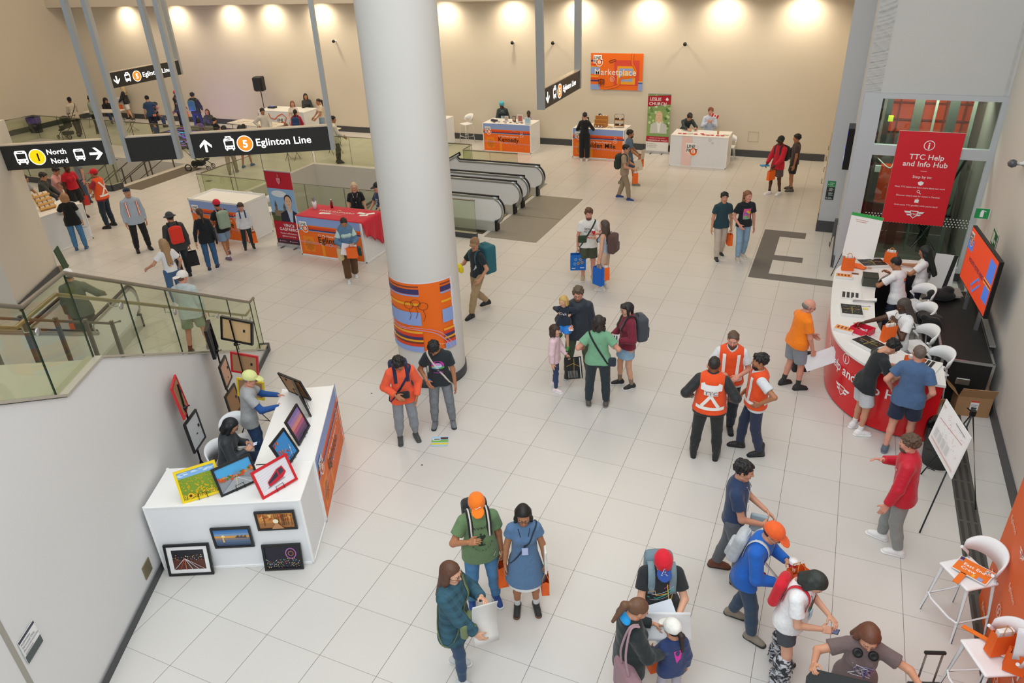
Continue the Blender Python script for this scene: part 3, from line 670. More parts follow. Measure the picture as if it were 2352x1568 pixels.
def S_(name,mb,parent=None):
 o=mb.build(name,parent)
 if parent is None:o['kind']='structure'
 return o
def wallmat(col,seam=0):
 return M(col,.75,'plain',0.,0.,.8)
WALL=wallmat('#dcd9d3');WALLF=wallmat('#dcd2c0');BASE=M('#45474a',.5,'plain',0.,0.,30.);CURB=M('#b9b3a6',.5,'plain',.2)
fm=bpy.data.materials.new('floor_tile');fm.use_nodes=True;nt=fm.node_tree;N=nt.nodes;Lk=nt.links;bs=N['Principled BSDF']
geo=N.new('ShaderNodeNewGeometry');mp=N.new('ShaderNodeMapping');mp.vector_type='POINT';Lk.new(geo.outputs['Position'],mp.inputs[0])
sep=N.new('ShaderNodeSeparateXYZ');Lk.new(mp.outputs[0],sep.inputs[0])
def mth(op,a,b=None,c=None):
 n=N.new('ShaderNodeMath');n.operation=op
 for i,v in enumerate((a,b,c)):
  if v is None:continue
  if isinstance(v,(int,float)):n.inputs[i].default_value=v
  else:Lk.new(v,n.inputs[i])
 return n.outputs[0]
def gridline(src,per,ph,wd):return mth('LESS_THAN',mth('ABSOLUTE',mth('SUBTRACT',mth('FRACT',mth('ADD',mth('DIVIDE',src,per),.5-ph)),.5)),wd/per/2)
gx=gridline(sep.outputs[0],.7567,0.,.0055);gy=gridline(sep.outputs[1],.75,0.,.0045)
gl=mth('MAXIMUM',gx,mth('MULTIPLY',gy,.8))
cx=mth('FLOOR',mth('DIVIDE',sep.outputs[0],.7567));cy=mth('FLOOR',mth('DIVIDE',sep.outputs[1],.75));cmb=N.new('ShaderNodeCombineXYZ');Lk.new(cx,cmb.inputs[0]);Lk.new(cy,cmb.inputs[1])
wn=N.new('ShaderNodeTexWhiteNoise');Lk.new(cmb.outputs[0],wn.inputs['Vector']);ns=N.new('ShaderNodeTexNoise');ns.inputs['Scale'].default_value=.9;Lk.new(geo.outputs['Position'],ns.inputs['Vector'])
tone=mth('ADD',mth('MULTIPLY',wn.outputs['Value'],.035),mth('MULTIPLY',ns.outputs['Fac'],.05))
cr=N.new('ShaderNodeMix');cr.data_type='RGBA';Lk.new(mth('MULTIPLY',tone,8.),cr.inputs['Factor']);cr.inputs['A'].default_value=(*lin('#cfccc7'),1);cr.inputs['B'].default_value=(*lin('#dad7d2'),1)
c2=N.new('ShaderNodeMix');c2.data_type='RGBA';Lk.new(gl,c2.inputs['Factor']);Lk.new(cr.outputs['Result'],c2.inputs['A']);c2.inputs['B'].default_value=(*lin('#6f6560'),1)
Lk.new(c2.outputs['Result'],bs.inputs['Base Color']);bs.inputs['Roughness'].default_value=.28;bs.inputs['Specular IOR Level'].default_value=.35
E0,E1,E2,E3=-10.75,-1.15,13.85,18.95
T0,T1,T2,T3=-24.5,-15.6,14.0,17.6
m=MB();xs=[-30,T0,T1,E0,E1,13];ys=[-6,E2,T2,T3,E3,25]
for i in range(5):
 for j in range(5):
  x,y=(xs[i]+xs[i+1])/2,(ys[j]+ys[j+1])/2
  if(E0<x<E1 and E2<y<E3)or(T0<x<T1 and T2<y<T3):continue
  m.add([(xs[i],ys[j],0),(xs[i+1],ys[j],0),(xs[i+1],ys[j+1],0),(xs[i],ys[j+1],0)],[(0,1,2,3)],fm)
S_('floor',m)
m=MB()
for a,b in(((E0,E2),(E1,E2)),((E1,E2),(E1,E3)),((E1,E3),(E0,E3)),((E0,E3),(E0,E2)),((T0,T2),(T1,T2)),((T1,T3),(T0,T3)),((T0,T3),(T0,T2))):
 m.add([(a[0],a[1],0),(b[0],b[1],0),(b[0],b[1],-5),(a[0],a[1],-5)],[(0,1,2,3)],WALL)
m.add([(-29,12,-5),(2,12,-5),(2,20,-5),(-29,20,-5)],[(0,1,2,3)],fm)
S_('floor_well_lining',m)
m=MB();m.box((-10.5,24.2,6.5),(42,.2,13),WALLF);S_('wall_back',m)
m=MB();m.box((-10.8,24.09,.12),(36,.03,.24),BASE);S_('baseboard_back',m)
m=MB();m.box((-28.9,14,6.5),(.2,21,13),WALLF);S_('wall_left',m)
m=MB();m.box((-28.78,14,.12),(.03,21,.24),BASE);S_('baseboard_left',m)
m=MB();m.box((10.62,5,6.5),(.2,30.5,13),WALL);S_('wall_right',m)
m=MB();m.box((10.5,4.5,.1),(.03,19.6,.2),BASE);S_('baseboard_right',m)
m=MB();m.box((-9.2,9,13.1),(40,31,.2),wallmat('#d8d2c6'));S_('ceiling',m)
m=MB();m.box((-10.8,23.7,9.2),(36,1.0,7.8),WALLF);S_('trim_bulkhead',m)
LK=M('#cdb892',.5,'plain',0.,0.,3.)
m=MB();m.box((7.83,20.75,6.5),(.9,6.7,13),LK);S_('wall_service_doors',m)
for i,y in enumerate((18.2,19.4,20.7,22.0)):
 m=MB();m.box((7.365,y,1.2),(.03,1.1,2.4),LK);d=S_('door_%d'%(i+1),m)
 m=MB();m.tube([(7.35,y-.4,1.0),(7.3,y-.4,1.0),(7.3,y-.4,1.14),(7.35,y-.4,1.14)],.012,STEEL,8);m.build('door_handle',d)
GREY=wallmat('#c3c6c9')
m=MB();m.box((7.62,17.08,6.5),(.48,.62,13),GREY);S_('wall_pier_far',m)
m=MB();m.box((7.62,16.76,.15),(.5,.03,.3),BASE);m.box((7.37,17.08,.15),(.03,.64,.3),BASE);S_('baseboard_pier_far',m)
m=MB();m.box((8.03,15.75,6.5),(.34,2.8,13),GREY);m.box((9.35,15.8,8.55),(2.3,2.8,8.9),WALL);m.box((9.2,14.4,8.55),(2.64,.1,9.1),wallmat('#cfcfcc'));S_('wall_lift_front',m)
m=MB();m.box((8.05,14.28,.15),(.34,.05,.3),BASE);m.box((7.85,15.5,.15),(.03,2.4,.3),BASE);m.box((9.35,14.3,.12),(2.3,.06,.24),BASE);S_('baseboard_lift',m)
m=MB();FR=M('#c9ced3',.4,'plain',.2);fy=14.3
for x0,x1,z0,z1 in((7.9,8.2,0,4.),(8.2,8.26,0.2,4.),(10.42,10.52,0.2,4.),(8.26,10.42,3.9,4.),(8.26,10.42,2.72,2.94),(8.26,10.42,.2,.32)):m.box(((x0+x1)/2,fy,(z0+z1)/2),(x1-x0,.12,z1-z0),FR)
fr=S_('window_1',m)
m=MB();m.box((9.35,fy+.02,2.1),(2.2,.02,3.6),GLASS2);m.build('pane',fr)
m=MB()
for i in range(34):
 for j in range(4):
  if j==3 and 6<i<26:continue
  m.lathe([(.014,0),(.0,.002)],M('#dfe3e4',.5),(8.34+i*.062+(j%2)*.031,fy-.002,1.24+j*.055),8,(0,-1,0))
m.build('frosted_dots',fr)
RED=M('#c9421f',.6,'plain',0.,0.,3.)
m=MB();m.box((9.35,17.4,3),(2.6,.1,8),M('#6b6460',.7));m.box((9.35,17.3,3.55),(2.4,.06,1.9),RED);m.box((8.45,16.9,3),(.1,1,8),M('#6d655c',.7));m.box((10.45,15.8,3),(.06,2.9,8),M('#6b6460',.7));m.box((9.35,15.8,.01),(2.3,2.9,.02),M('#55504b',.8))
for x in(8.8,9.3,9.8,10.2):
 m.box((x,17.25,3.4),(.03,.05,2.2),M('#7c2a1a',.7))
for z in(2.9,3.3,3.7):m.box((9.35,17.24,z),(2.4,.05,.03),M('#7c2a1a',.7))
S_('wall_lift_shaft',m)
t=thing('lift_machinery','dark steel lift guide rails, braces and red car frame behind the glass','lift',(9.35,15.6,0))
for x,wd,c in((-.85,.12,'#3a3b3a'),(-.25,.2,'#565953'),(.1,.05,'#8b9188'),(.45,.2,'#454843'),(.85,.07,'#8b9188')):
 m=MB();m.box((x,.3,2.1),(wd,.08,4.2),M(c,.4,'plain',.4));m.build('guide_rail',t)
for a,b in(((-.7,0,.1),(-.05,0,1.3)),((.2,0,.9),(.7,0,.2)),((-.6,.1,.9),(.9,.1,1.05)),((.9,.05,2.4),(.3,.05,.4)),((.35,-.1,1.3),(.8,-.1,2.6))):
 m=MB();m.tube([a,b],.035,BLKM,8);m.build('brace',t)
m=MB();m.box((-.7,.5,1.6),(.35,.3,.9),RED);m.box((-.1,.6,2.35),(1.9,.1,.2),M('#8c8f88',.4,'plain',.5));m.box((0,.6,1.35),(1.7,.1,.14),M('#777a74',.4,'plain',.5));m.build('car_frame',t)
m=MB();m.tube(catmull([(-.9,.1,2.3),(-.6,.0,2.1),(-.5,.1,2.35),(-.3,0,2.15),(-.2,.1,2.4)],6),.015,M('#b9bdb6',.5),6);m.box((-.85,.1,2.05),(.12,.1,.14),M('#c7cac4',.5));m.box((-.8,-.1,3.25),(.1,.08,.12),M('#c9cf2a',.5));m.build('cable_tray',t)
m=MB();m.tube([(.75,-.35,1.45),(.15,-.5,.4)],.035,BLK,8);m.build('leaning_pole',t)
A2=np.array([-2.39,6.36]);dv=np.array([.449,-.8935]);nv=np.array([-.8935,-.449])
def W2(s,w_=0.,z=0.):p=A2+dv*s+nv*w_;return(p[0],p[1],z)
prof=[(.0,0),(9.6,0),(9.6,4.75),(6.45,3.02),(5.62,3.02),(.28,.16),(0.,.16)]
m=MB();V=[W2(s,0,z)for s,z in prof]+[W2(s,.14,z)for s,z in prof];n=len(prof)
m.add(V,[tuple(range(n)),tuple(range(n,2*n))[::-1]]+[(i,n+i,n+(i+1)%n,(i+1)%n)for i in range(n)],wallmat('#dedede'));S_('wall_near_left',m)
m=MB();V=[W2(-.0,-.025,0),W2(9.6,-.025,0),W2(9.6,-.025,.13),W2(0,-.025,.13),W2(0,.16,.165),W2(0,.16,0)]
m.add(V,[(3,2,1,0)],BASE);V=[W2(-.03,-.03,0),W2(.1,-.03,0),W2(.1,.17,0),W2(-.03,.17,0)];m.add(V+[(x,y,.17)for x,y,z in V],[(3,2,1,0),(4,5,6,7),(0,1,5,4),(1,2,6,5),(2,3,7,6),(3,0,4,7)],BASE);S_('baseboard_near_left',m)
m=MB();cp=[(.1,.16),(.28,.17),(5.62,3.03),(6.45,3.03),(9.6,4.76)]
for i in range(4):
 (a,za),(b,zb)=cp[i],cp[i+1];V=[W2(a,-.02,za),W2(b,-.02,zb),W2(b,.16,zb),W2(a,.16,za)];m.add(V+[(x,y,z+.03)for x,y,z in V],[(4,5,6,7),(0,1,5,4),(2,3,7,6)],CURB)
S_('trim_1',m)
m=MB();ST=M('#c9c3b6',.5,'plain',0.,0.,4.)
ns_=18
for i in range(ns_):
 s0=.4+i*(5.3/ns_);z=(i+1)*2.9/ns_;V=[W2(s0,.16,z),W2(s0+5.3/ns_,.16,z),W2(s0+5.3/ns_,2.6,z),W2(s0,2.6,z)]
 m.add(V+[(x,y,z-.16)for x,y,z_ in V],[(0,1,2,3),(0,4,5,1),(3,2,6,7),(0,3,7,4)],ST)
V=[W2(5.7,.16,2.9),W2(6.9,.16,2.9),W2(6.9,4.4,2.9),W2(5.7,4.4,2.9)];m.add(V,[(0,1,2,3)],ST)
for i in range(9):
 s0=6.9+i*.29;z=2.9+(i+1)*.16;V=[W2(s0,.16,z),W2(s0+.3,.16,z),W2(s0+.3,2.6,z),W2(s0,2.6,z)];m.add(V+[(x,y,z-.16)for x,y,z_ in V],[(0,1,2,3),(0,4,5,1),(0,3,7,4)],ST)
V=[W2(.4,2.6,0),W2(5.7,2.6,2.9),W2(5.7,2.6,0)];m.add(V+[W2(.4,2.75,0),W2(5.7,2.75,2.9),W2(5.7,2.75,0)],[(0,1,2),(3,5,4),(0,3,4,1)],WALL);S_('floor_stair_flight',m)
def guard(name,label,pts,base=0.0,hgt=1.07,rail=STEEL,posts=(),seg=1.5,glass=GLASS,curb=None,group='glass guards around the floor openings',rr=.022):
 """glass balustrade along pts [(x,y,z)]"""
 T=thing(name,label,'railing',pts[0],0,group);o=Vector(pts[0]);P=[Vector(p)-o for p in pts]
 m=MB();m.tube([p+Vector((0,0,hgt))for p in P],rr,M('#8d887c',.3,'plain',.7,0,6.),8);m.build('top_rail',T)
 for a,b in zip(P,P[1:]):
  L=(b-a).length;k=max(1,round(L/seg));d=(b-a)/k;side=Vector((-d.y,d.x,0)).normalized()*.007
  for i in range(k):
   p=a+d*(i+.006/(L/k));q=a+d*(i+1-.012/(L/k));zb=Vector((0,0,base));zt=Vector((0,0,hgt-.012))
   m=MB();V=[p+zb-side,q+zb-side,q+zt-side,p+zt-side,p+zb+side,q+zb+side,q+zt+side,p+zt+side]
   m.add(V,[(0,1,2,3),(7,6,5,4)],glass);m.add(V,[(1,5,6,2),(0,3,7,4)],M('#20392f',.2));m.build('glass_panel',T)
 if curb:
  m=MB()
  for a,b in zip(P,P[1:]):
   d=(b-a);side=Vector((-d.y,d.x,0)).normalized()*.06;V=[a-side,b-side,b+side,a+side];m.add(V+[v+Vector((0,0,curb))for v in V],[(0,1,5,4),(1,2,6,5),(2,3,7,6),(3,0,4,7)],BASE);m.add([v+Vector((0,0,curb))for v in V],[(0,1,2,3)],CURB)
  m.build('plinth',T)
 return T
G=guard('glass_balustrade','sloping glass balustrade with tubular handrail on top of the near left white stair wall',[W2(-.0,.07,.12),W2(.28,.07,.16),W2(5.65,.07,3.04),W2(6.5,.07,3.04),W2(9.6,.07,4.75)],0.0,1.06,seg=1.35,group=None,rr=.026)
o=Vector(W2(0,.07,.12));m=MB();hr=[(.0,.95),(.35,.98),(5.75,3.90),(6.55,3.90),(9.5,5.5)]
m.tube([Vector(W2(s,.17,z))-o for s,z in hr],.024,M('#b5a98c',.3,'plain',.7),10);m.build('handrail',G)
for s,z in((.55,1.09),(2.0,1.88),(3.45,2.66),(4.8,3.4),(6.45,3.9)):
 m=MB();a=Vector(W2(s,.08,z-.1))-o;b=Vector(W2(s,.17,z-.1))-o;c=Vector(W2(s,.17,z))-o;m.tube([a,b,c],.009,STEEL,6);m.lathe([(0,0),(.045,0),(.045,.014),(0,.014)],STEEL,Vector(W2(s,.04,z-.1))-o,16,(-nv[0],-nv[1],0));m.build('rail_bracket',G)
T=thing('stair_railing','steel post railing on the far side of the near left stair','railing',W2(.3,2.6,0));o=Vector(W2(.3,2.6,0))
for i in range(8):
 s=.5+i*.78;z=max(0,(s-.3)*.54)if s<5.7 else 2.9;m=MB();m.box(Vector(W2(s,2.62,z+.5))-o,(.05,.06,1.0),DSTEEL,rz=math.atan2(dv[1],dv[0]));m.build('post',T)
m=MB();m.tube([Vector(W2(s,2.62,z))-o for s,z in((.2,.95),(.5,1.05),(5.7,3.85),(6.6,3.85))],.024,DSTEEL,10);m.build('handrail',T)
m=MB();P=[(-10.55,7.9),(-9.3,5.9),(-12.5,4.0),(-14.5,6.5)];m.prism(P,0,3.9,wallmat('#d6cfc2'));S_('wall_left_pier',m)
m=MB();q=[(-10.5,7.86),(-9.27,5.9)];m.slab([(q[0][0],q[0][1],0),(q[1][0],q[1][1],0),(q[1][0],q[1][1],.2),(q[0][0],q[0][1],.2)],-.03,BASE);S_('baseboard_left_pier',m)
cxy=(1.18,6.80);CR=.61
m=MB();m.lathe([(CR,0),(CR,13)],wallmat('#d9d7d2'),(*cxy,0),96);S_('wall_column',m)
m=MB();m.lathe([(CR,0),(CR+.02,0),(CR+.02,.17),(CR,.175)],BASE,(*cxy,0),96);S_('baseboard_column',m)
m=MB();TS=M('#6f6b66',.7,'plain',0.,0.,60.)
for x0,y0,x1,y1 in((6.1,13.1,6.52,16.5),(6.52,16.05,7.15,16.5),(6.52,14.35,7.2,14.68),(6.52,13.1,10.4,13.45)):m.box(((x0+x1)/2,(y0+y1)/2,.002),(x1-x0,y1-y0,.006),TS)
S_('trim_floor_pattern',m)
m=MB();D1=M('#55524e',.6,'plain',0.,0.,60.);D2=M('#3b3a38',.6)
m.box((9.93,6.3,.002),(.27,12.,.008),D1)
for i in range(27):
 for j in range(3):m.box((9.84+j*.085,.55+i*.45,.007),(.035,.4,.006),D2)
S_('trim_floor_drain',m)
m=MB();m.box((-.25,15.65,.004),(1.55,3.95,.008),M('#98948a',.55,'plain',.35,0.,3.));m.box((-.25,15.62,.009),(1.5,.012,.002),D2);S_('trim_escalator_plate',m)
m=MB();m.box((-15.15,15.75,.006),(.9,2.9,.012),M('#6f6658',.95,'plain',0.,0.,90.));S_('trim_entrance_mat',m)
guard('glass_balustrade','long glass guard along the near side of the escalator well, behind the orange booths',[(-11.0,13.5,0),(-1.15,13.5,0)],.15,1.07,curb=.15)
guard('glass_balustrade','glass guard across the left end of the escalator well, partly under the hanging sign',[(-10.9,13.6,0),(-10.85,19.1,0)],.02,1.07)
guard('glass_balustrade','glass guard along the far side of the escalator well, behind the column',[(-10.75,19.1,0),(-4.1,19.2,0)],.02,1.07)
guard('glass_balustrade','short glass guard stepping forward by the highest escalator handrail',[(-4.05,19.2,0),(-4.0,18.45,0),(-2.0,18.45,0)],.02,1.07,seg=1.1)
guard('glass_balustrade','long glass guard in front of the stroller at the far left stair well',[(-26.8,17.9,0),(-26.6,19.3,0),(-15.6,19.1,0),(-15.55,17.75,0)],.02,1.07,seg=1.6)
guard('glass_balustrade','glass guard with dark plinth behind the people at the far left booth',[(-24,13.9,0),(-15.6,13.9,0),(-15.55,14.3,0)],.22,1.07,curb=.22)
m=MB()
for i in range(16):m.box((T1-.15-i*.3,15.8,-.08-i*.17),(.3,3.5,.17),ST)
S_('floor_stair_down',m)
T=thing('stair_railing','steel centre handrails running down the far left stair','railing',(-16,15.8,0))
for y in(-1.3,0,1.3):
 m=MB();m.tube([(.3,y,.95),(0,y,.95),(-5,y,-1.9)],.022,DSTEEL,8);m.build('handrail',T)
 m=MB();m.tube([(.3,y,.55),(0,y,.55),(-5,y,-2.3)],.016,DSTEEL,8);m.build('lower_rail',T)
 for i in range(4):m=MB();m.box((-i*1.3,y,.45-i*.74),(.05,.03,.95),DSTEEL);m.build('post',T)
def escalator_side(loc,d,label,L=9.5,level=2.6,slope=-.54,group='escalator balustrades',flip=1,white=WPL):
 """one balustrade: white inner/outer panel, steel deck, black handrail; runs from its newel along d"""
 T=thing('escalator_balustrade',label,'escalator',loc,math.atan2(d[1],d[0]),group)
 top=.98;r=.36;P=[]
 for k in range(11):a=-PI/2+.35+(PI-.35)*k/10;P.append((-r*math.cos(a)*1.0,(top-r)+r*math.sin(a)))
 P=[(x-0,z)for x,z in P];path=P+[(level,top),(level+.5,top+slope*.12),(L,top+slope*(L-level-.25))]
 pts=catmull([(x,0,z)for x,z in path],3)
 m=MB();m.tube(pts,.036,BLK,8);m.build('rubber_handrail',T)
 low=[(0.1,.28),(level,.28),(level+.5,.28+slope*.12),(L,.28+slope*(L-level-.25))]
 inner=[(p[0]*.86 if p[0]<0 else p[0],p[2]-.05)for p in pts if p[2]>.3]
 poly=inner+[(x,z)for x,z in low[::-1]];n=len(poly)
 m=MB();V=[(x,-.02,z)for x,z in poly]+[(x,.02,z)for x,z in poly];m.add(V,[tuple(range(n)),tuple(range(n,2*n))[::-1]],white);m.add(V,[(i,n+i,n+(i+1)%n,(i+1)%n)for i in range(n)],STEEL);m.build('white_panel',T)
 m=MB();m.tube([(p[0]*.93 if p[0]<0 else p[0],0,p[2]-.045)for p in pts],.05,STEEL,8);m.build('steel_rail',T)
 m=MB();V=[]
 for x,z in[(-.12,.28)]+low[1:]:V+=[(x,-.09,z),(x,.09,z),(x,.09,z-.28-(0 if x<3 else .3)),(x,-.09,z-.28-(0 if x<3 else .3))]
 F=[(3,2,1,0)]
 for i in range(3):k=i*4;F+=[(k,k+1,k+5,k+4),(k+1,k+2,k+6,k+5),(k+3,k,k+4,k+7)]
 m.add(V,F,M('#c7c8c4',.4,'plain',.3));m.build('skirt_deck',T)
 m=MB();m.box((-.13,0,.16),(.06,.2,.3),BLK);m.build('handrail_inlet',T);return T
escalator_side((-1.1,17.6,0),(-1,0),'highest and farthest escalator handrail loop beside the column, next to the glass corner')
escalator_side((-1.1,16.35,0),(-1,0),'second escalator handrail loop from the far side, its end half hidden by the next')
escalator_side((-1.1,15.75,0),(-1,0),'third escalator handrail loop from the far side, with a small black plate on it')
escalator_side((-1.0,14.25,0),(-1,0),'nearest escalator handrail loop beside the column, its white panel short and close to the glass')
for y,lb in((16.97,'grey ribbed escalator steps on the far side of the pair by the column'),(15.0,'grey ribbed escalator steps on the near side of the pair by the column')):
 T=thing('escalator_steps',lb,'escalator',(-1.3,y,0));m=MB()
 for i in range(24):
  x=-.2-i*.4;z=0 if x>-2.7 else(x+2.7)*.54;m.box((x,0,z-.1),(.4,1.1,.2),M('#85837d',.5,'plain',.5,0.,50.))
 m.build('steps',T);m=MB();m.box((.0,0,.012),(.25,1.1,.02),M('#b9a64a',.6));m.build('comb_plate',T)
da=(dv[0],dv[1])
escalator_side(W2(-1.35,3.15),da,'rising escalator handrail loop close behind the near left stair, seen through the glass',9.,1.6,.54,'rising escalator behind the stair')
escalator_side(W2(-1.35,4.35),da,'rising escalator handrail loop behind the near left stair, the farther of two',9.,1.6,.54,'rising escalator behind the stair')
T=thing('escalator_steps','grey rising escalator steps behind the near left stair','escalator',W2(-1.1,3.75,0),math.atan2(dv[1],dv[0]));m=MB()
for i in range(22):x=.2+i*.4;z=.02 if x<1.8 else(x-1.8)*.54;m.box((x,0,z-.1),(.4,1.0,.2),M('#85837d',.5,'plain',.5,0.,50.))
m.build('steps',T)
OR,DO,PB,NV,YE,RD='#f46f12','#d9480f','#8fa8e0','#3c3568','#f6b02c','#e2421c'
def logo(a,x,y,s,tag=True,base='#ffffff',bold=.02):
 a.rect(x-.05*s,y+.42*s,1.0*s,.5*s,base);a.rect(x-.05*s,y-.0*s,1.1*s,.48*s,base);a.circ(x+.66*s,y+.1*s,.43*s,base)
 a.circ(x+.66*s,y+.1*s,.36*s,OR);a.circ(x+.66*s,y+.14*s,.2*s,base)
 a.text('LINE',x,y+.48*s,.42*s,'#161616','l',bold,.95);a.text('FE',x,y+.08*s,.42*s,'#161616','l',bold,.95);a.text('T',x+.8*s,y+.08*s,.42*s,'#161616','l',bold)
 a.text('5',x+.56*s,y-.0*s,.36*s,OR,'l',.03)
def wave(x0,x1,y,amp,n=20,ph=0.):return[(x0+(x1-x0)*i/n,y+amp*math.sin(ph+5*i/n))for i in range(n+1)]
def booth_art(name,W_=1.96,H_=1.06,lx=.62):
 a=Art();a.rect(0,0,W_,H_,OR);a.rect(0,.84,W_,.22,PB)
 for y,h_,c in((.80,.045,OR),(.765,.04,RD),(.735,.03,DO),(.70,.04,NV),(.685,.02,PB)):a.rect(0,y,W_,h_,c)
 a.rect(.12,.12,.34,.42,'#f58a17');a.rect(.68,.02,.09,.42,'#f99a1e')
 for i in range(5):a.ring(.3,.3,.05+.022*i,.005,'#8a3c10')
 for i in range(8):a.line([(.3,.3),(.3+.17*math.cos(i*.8),.3+.17*math.sin(i*.8))],.005,'#8a3c10')
 a.line([(0,.40),(W_,.335)],.008,'#f7c7c4');a.line([(0,.37),(W_,.305)],.008,'#c9b6e6');a.circ(.98,.355,.035,'#f4e9f4');a.circ(.98,.355,.024,'#3f3f9c')
 r=random.Random(len(name))
 for i in range(26):a.circ(1.15+r.random()*.75,.06+r.random()*.4,.006,'#ffe2c0',6)
 for i in range(6):a.circ(1.2+i*.05,.78+.03*math.sin(i),.006,'#ffffff',6)
 a.ring(1.62,.66,.07,.008,'#ffffff');a.ring(1.62,.76,.05,.006,'#ffffff');a.line([(1.56,.68),(1.68,.64)],.006,'#ffffff')
 a.ring(.68,.605,.045,.008,'#ffffff',16,.03);a.text('My Home Station is',.76,.575,.085,'#ffffff','l',.008)
 a.text(name,lx,.4,.235,'#231a16','l',.012);logo(a,.09,.72,.24);return a
def booth(x,y,rz,label,art=None,W_=2.0,D=.95,H_=1.08,tray=False,group='trade booths',front='#eceef1'):
 T=thing('booth',label,'booth',(x,y,0),math.radians(rz),group)
 m=MB();m.box((0,0,(H_-.04)/2+.01),(W_-.02,D-.02,H_-.05),M(front,.35,'plain',0.,0.,2.))
 for sx in(-1,1):
  for sy in(-1,1):m.box((sx*(W_/2-.012),sy*(D/2-.012),H_/2),(.03,.03,H_),M('#f6f6f6',.4))
 for sy in(-1,1):m.box((0,sy*(D/2-.012),.02),(W_,.03,.035),M('#f6f6f6',.4))
 for sx in(-1,1):m.box((sx*(W_/2-.012),0,.02),(.03,D,.035),M('#f6f6f6',.4))
 m.build('panels',T)
 m=MB();m.box((0,0,H_-.02),(W_,D,.03),M('#f1f1ef',.35,'plain',0.,0.,2.),bev=.006)
 if tray:
  for a,b,c,d in((0,-D/2+.01,W_,.02),(0,D/2-.01,W_,.02),(-W_/2+.01,0,.02,D),(W_/2-.01,0,.02,D)):m.box((a,b,H_+.02),(c,d,.05),M('#f1f1ef',.35,'plain',0.,0.,2.))
 m.build('top',T)
 if art:art.build('front_graphic',T,onplane((-W_/2+.02,-D/2-.002,.015),(1,0,0),(0,0,1)))
 return T
booth(-4.18,22.93,0,'orange fronted booth with jewellery on top, by the far wall right of the column',booth_art('Kennedy'))
booth(-.52,22.9,0,'orange booth with Golden Mile on its front and wooden trays on top',booth_art('Golden Mile',lx=.42),1.95)
a=Art();a.rect(.38,.02,.34,1.0,'#f6d3cc');logo(a,.55,.48,.36)
for i in range(12):a.circ(random.uniform(.9,1.8),random.uniform(.1,1.0),.005,'#8d9095',5)
a.ring(1.32,.95,.045,.008,'#7a7f86');a.ring(1.42,.85,.035,.008,'#9a9da2')
booth(3.17,22.68,0,'white booth with a small black and orange festival logo, red flyers on top',a,1.95)
booth(-8.1,11.72,0,'orange booth with an empty white tray top, behind the child with the paper bag',booth_art('Cedarvale',lx=.5),1.95,1.0,tray=True)
booth(-4.1,11.45,0,'orange booth draped with a red cloth, Eglinton on its front',booth_art('Eglinton',lx=.6),2.05,.95)
T1b=booth(1.056,1.825,25.1,'plain white booth with four framed photographs leaning on its front, nearest booth',None,1.95,.78)
booth(.98,3.26,118,'orange sided booth full of framed photographs, set at an angle to the plain white booth',booth_art('Eglinton',lx=.6),1.92,.8)
a=Art();logo(a,.95,.42,.42)
a.line([(.55,.95),(.6,.75),(.85,.7),(1.05,.85),(1.3,.95),(1.5,.8),(1.35,.55),(1.55,.4)],.04,'#e2571c');a.line([(1.6,.6),(1.7,.4),(1.9,.3)],.03,'#e2571c');a.ring(.25,.92,.05,.01,'#9aa0a5')
booth(-15.1,23.15,0,'white booth with a festival logo and an orange ribbon line, behind the seated families',a,2.5,1.0)
booth(-12.43,9.0,90,'white booth at the left edge with a wooden card rack on it',None,2.2,.95)
booth(-7.75,22.93,0,'white booth end mostly hidden behind the column',None,1.6)
T=thing('tablecloth','red cloth spread over the orange booth and hanging down its right end','tablecloth',(-4.1,11.45,1.083));m=MB();RC=CL('#c8102e');w2,d2=1.04,.49
nx,ny=22,12;V=[];F=[]
for j in range(ny+1):
 for i in range(nx+9):
  if i<=nx:V.append((-w2+2*w2*i/nx,-d2+2*d2*j/ny,.004+.002*math.sin(i*1.3+j)))
  else:
   k=(i-nx)/8;drop=(.30+.62*(j/ny)+.05*math.sin(j*1.7));V.append((w2+.015+.03*math.sin(j*1.5+k*2)*k+.05*k,-d2+2*d2*j/ny,-k*drop))
for j in range(ny):
 for i in range(nx+8):a_=j*(nx+9)+i;F.append((a_,a_+1,a_+nx+10,a_+nx+9))
m.add(V,F,RC,True);o=m.build('cloth',T);md=o.modifiers.new('t','SOLIDIFY');md.thickness=.005
a=Art();a.text('VINCE GASPARRO',0,0,.13,'#f3dcdc','c',.01).text('Member of Parliament',0,-.1,.08,'#e8a3a8','c').text('Eglinton-Lawrence',0,-.19,.08,'#e8a3a8','c').poly([(-.05,.14),(.0,.2),(.08,.17),(.05,.13)],'#d9b27a');a.build('lettering',T,onplane((-.1,.02,.012),(1,0,0),(0,1,0)))
def item(name,label,cat,loc,rz=0,group=None):
 T=thing(name,label,cat,loc,rz,group);return T,MB()
T,m=item('drink_bottle','red glass drink bottle standing on the red cloth','bottle',(-4.55,11.8,1.087));m.lathe([(0,0),(.035,0),(.035,.13),(.015,.17),(.014,.22)],M('#8e1622',.2),n=14);m.build('bottle_body',T);m=MB();m.lathe([(.017,.215),(.017,.235),(0,.235)],WHITE,n=12);m.build('bottle_cap',T)
T,m=item('cup_of_pens','white cup filled with pens on the left corner of the red cloth','cup',(-4.95,11.6,1.087));m.lathe([(0,0),(.05,0),(.06,.2),(.052,.2),(.045,.02),(0,.02)],WHITE,n=18);m.build('cup',T)
for i in range(6):m=MB();m.tube([(0,0,.05),(.04*math.cos(i),.04*math.sin(i),.3)],.006,M(['#dddddd','#aa2222','#3355aa'][i%3]),6);m.build('pen',T)
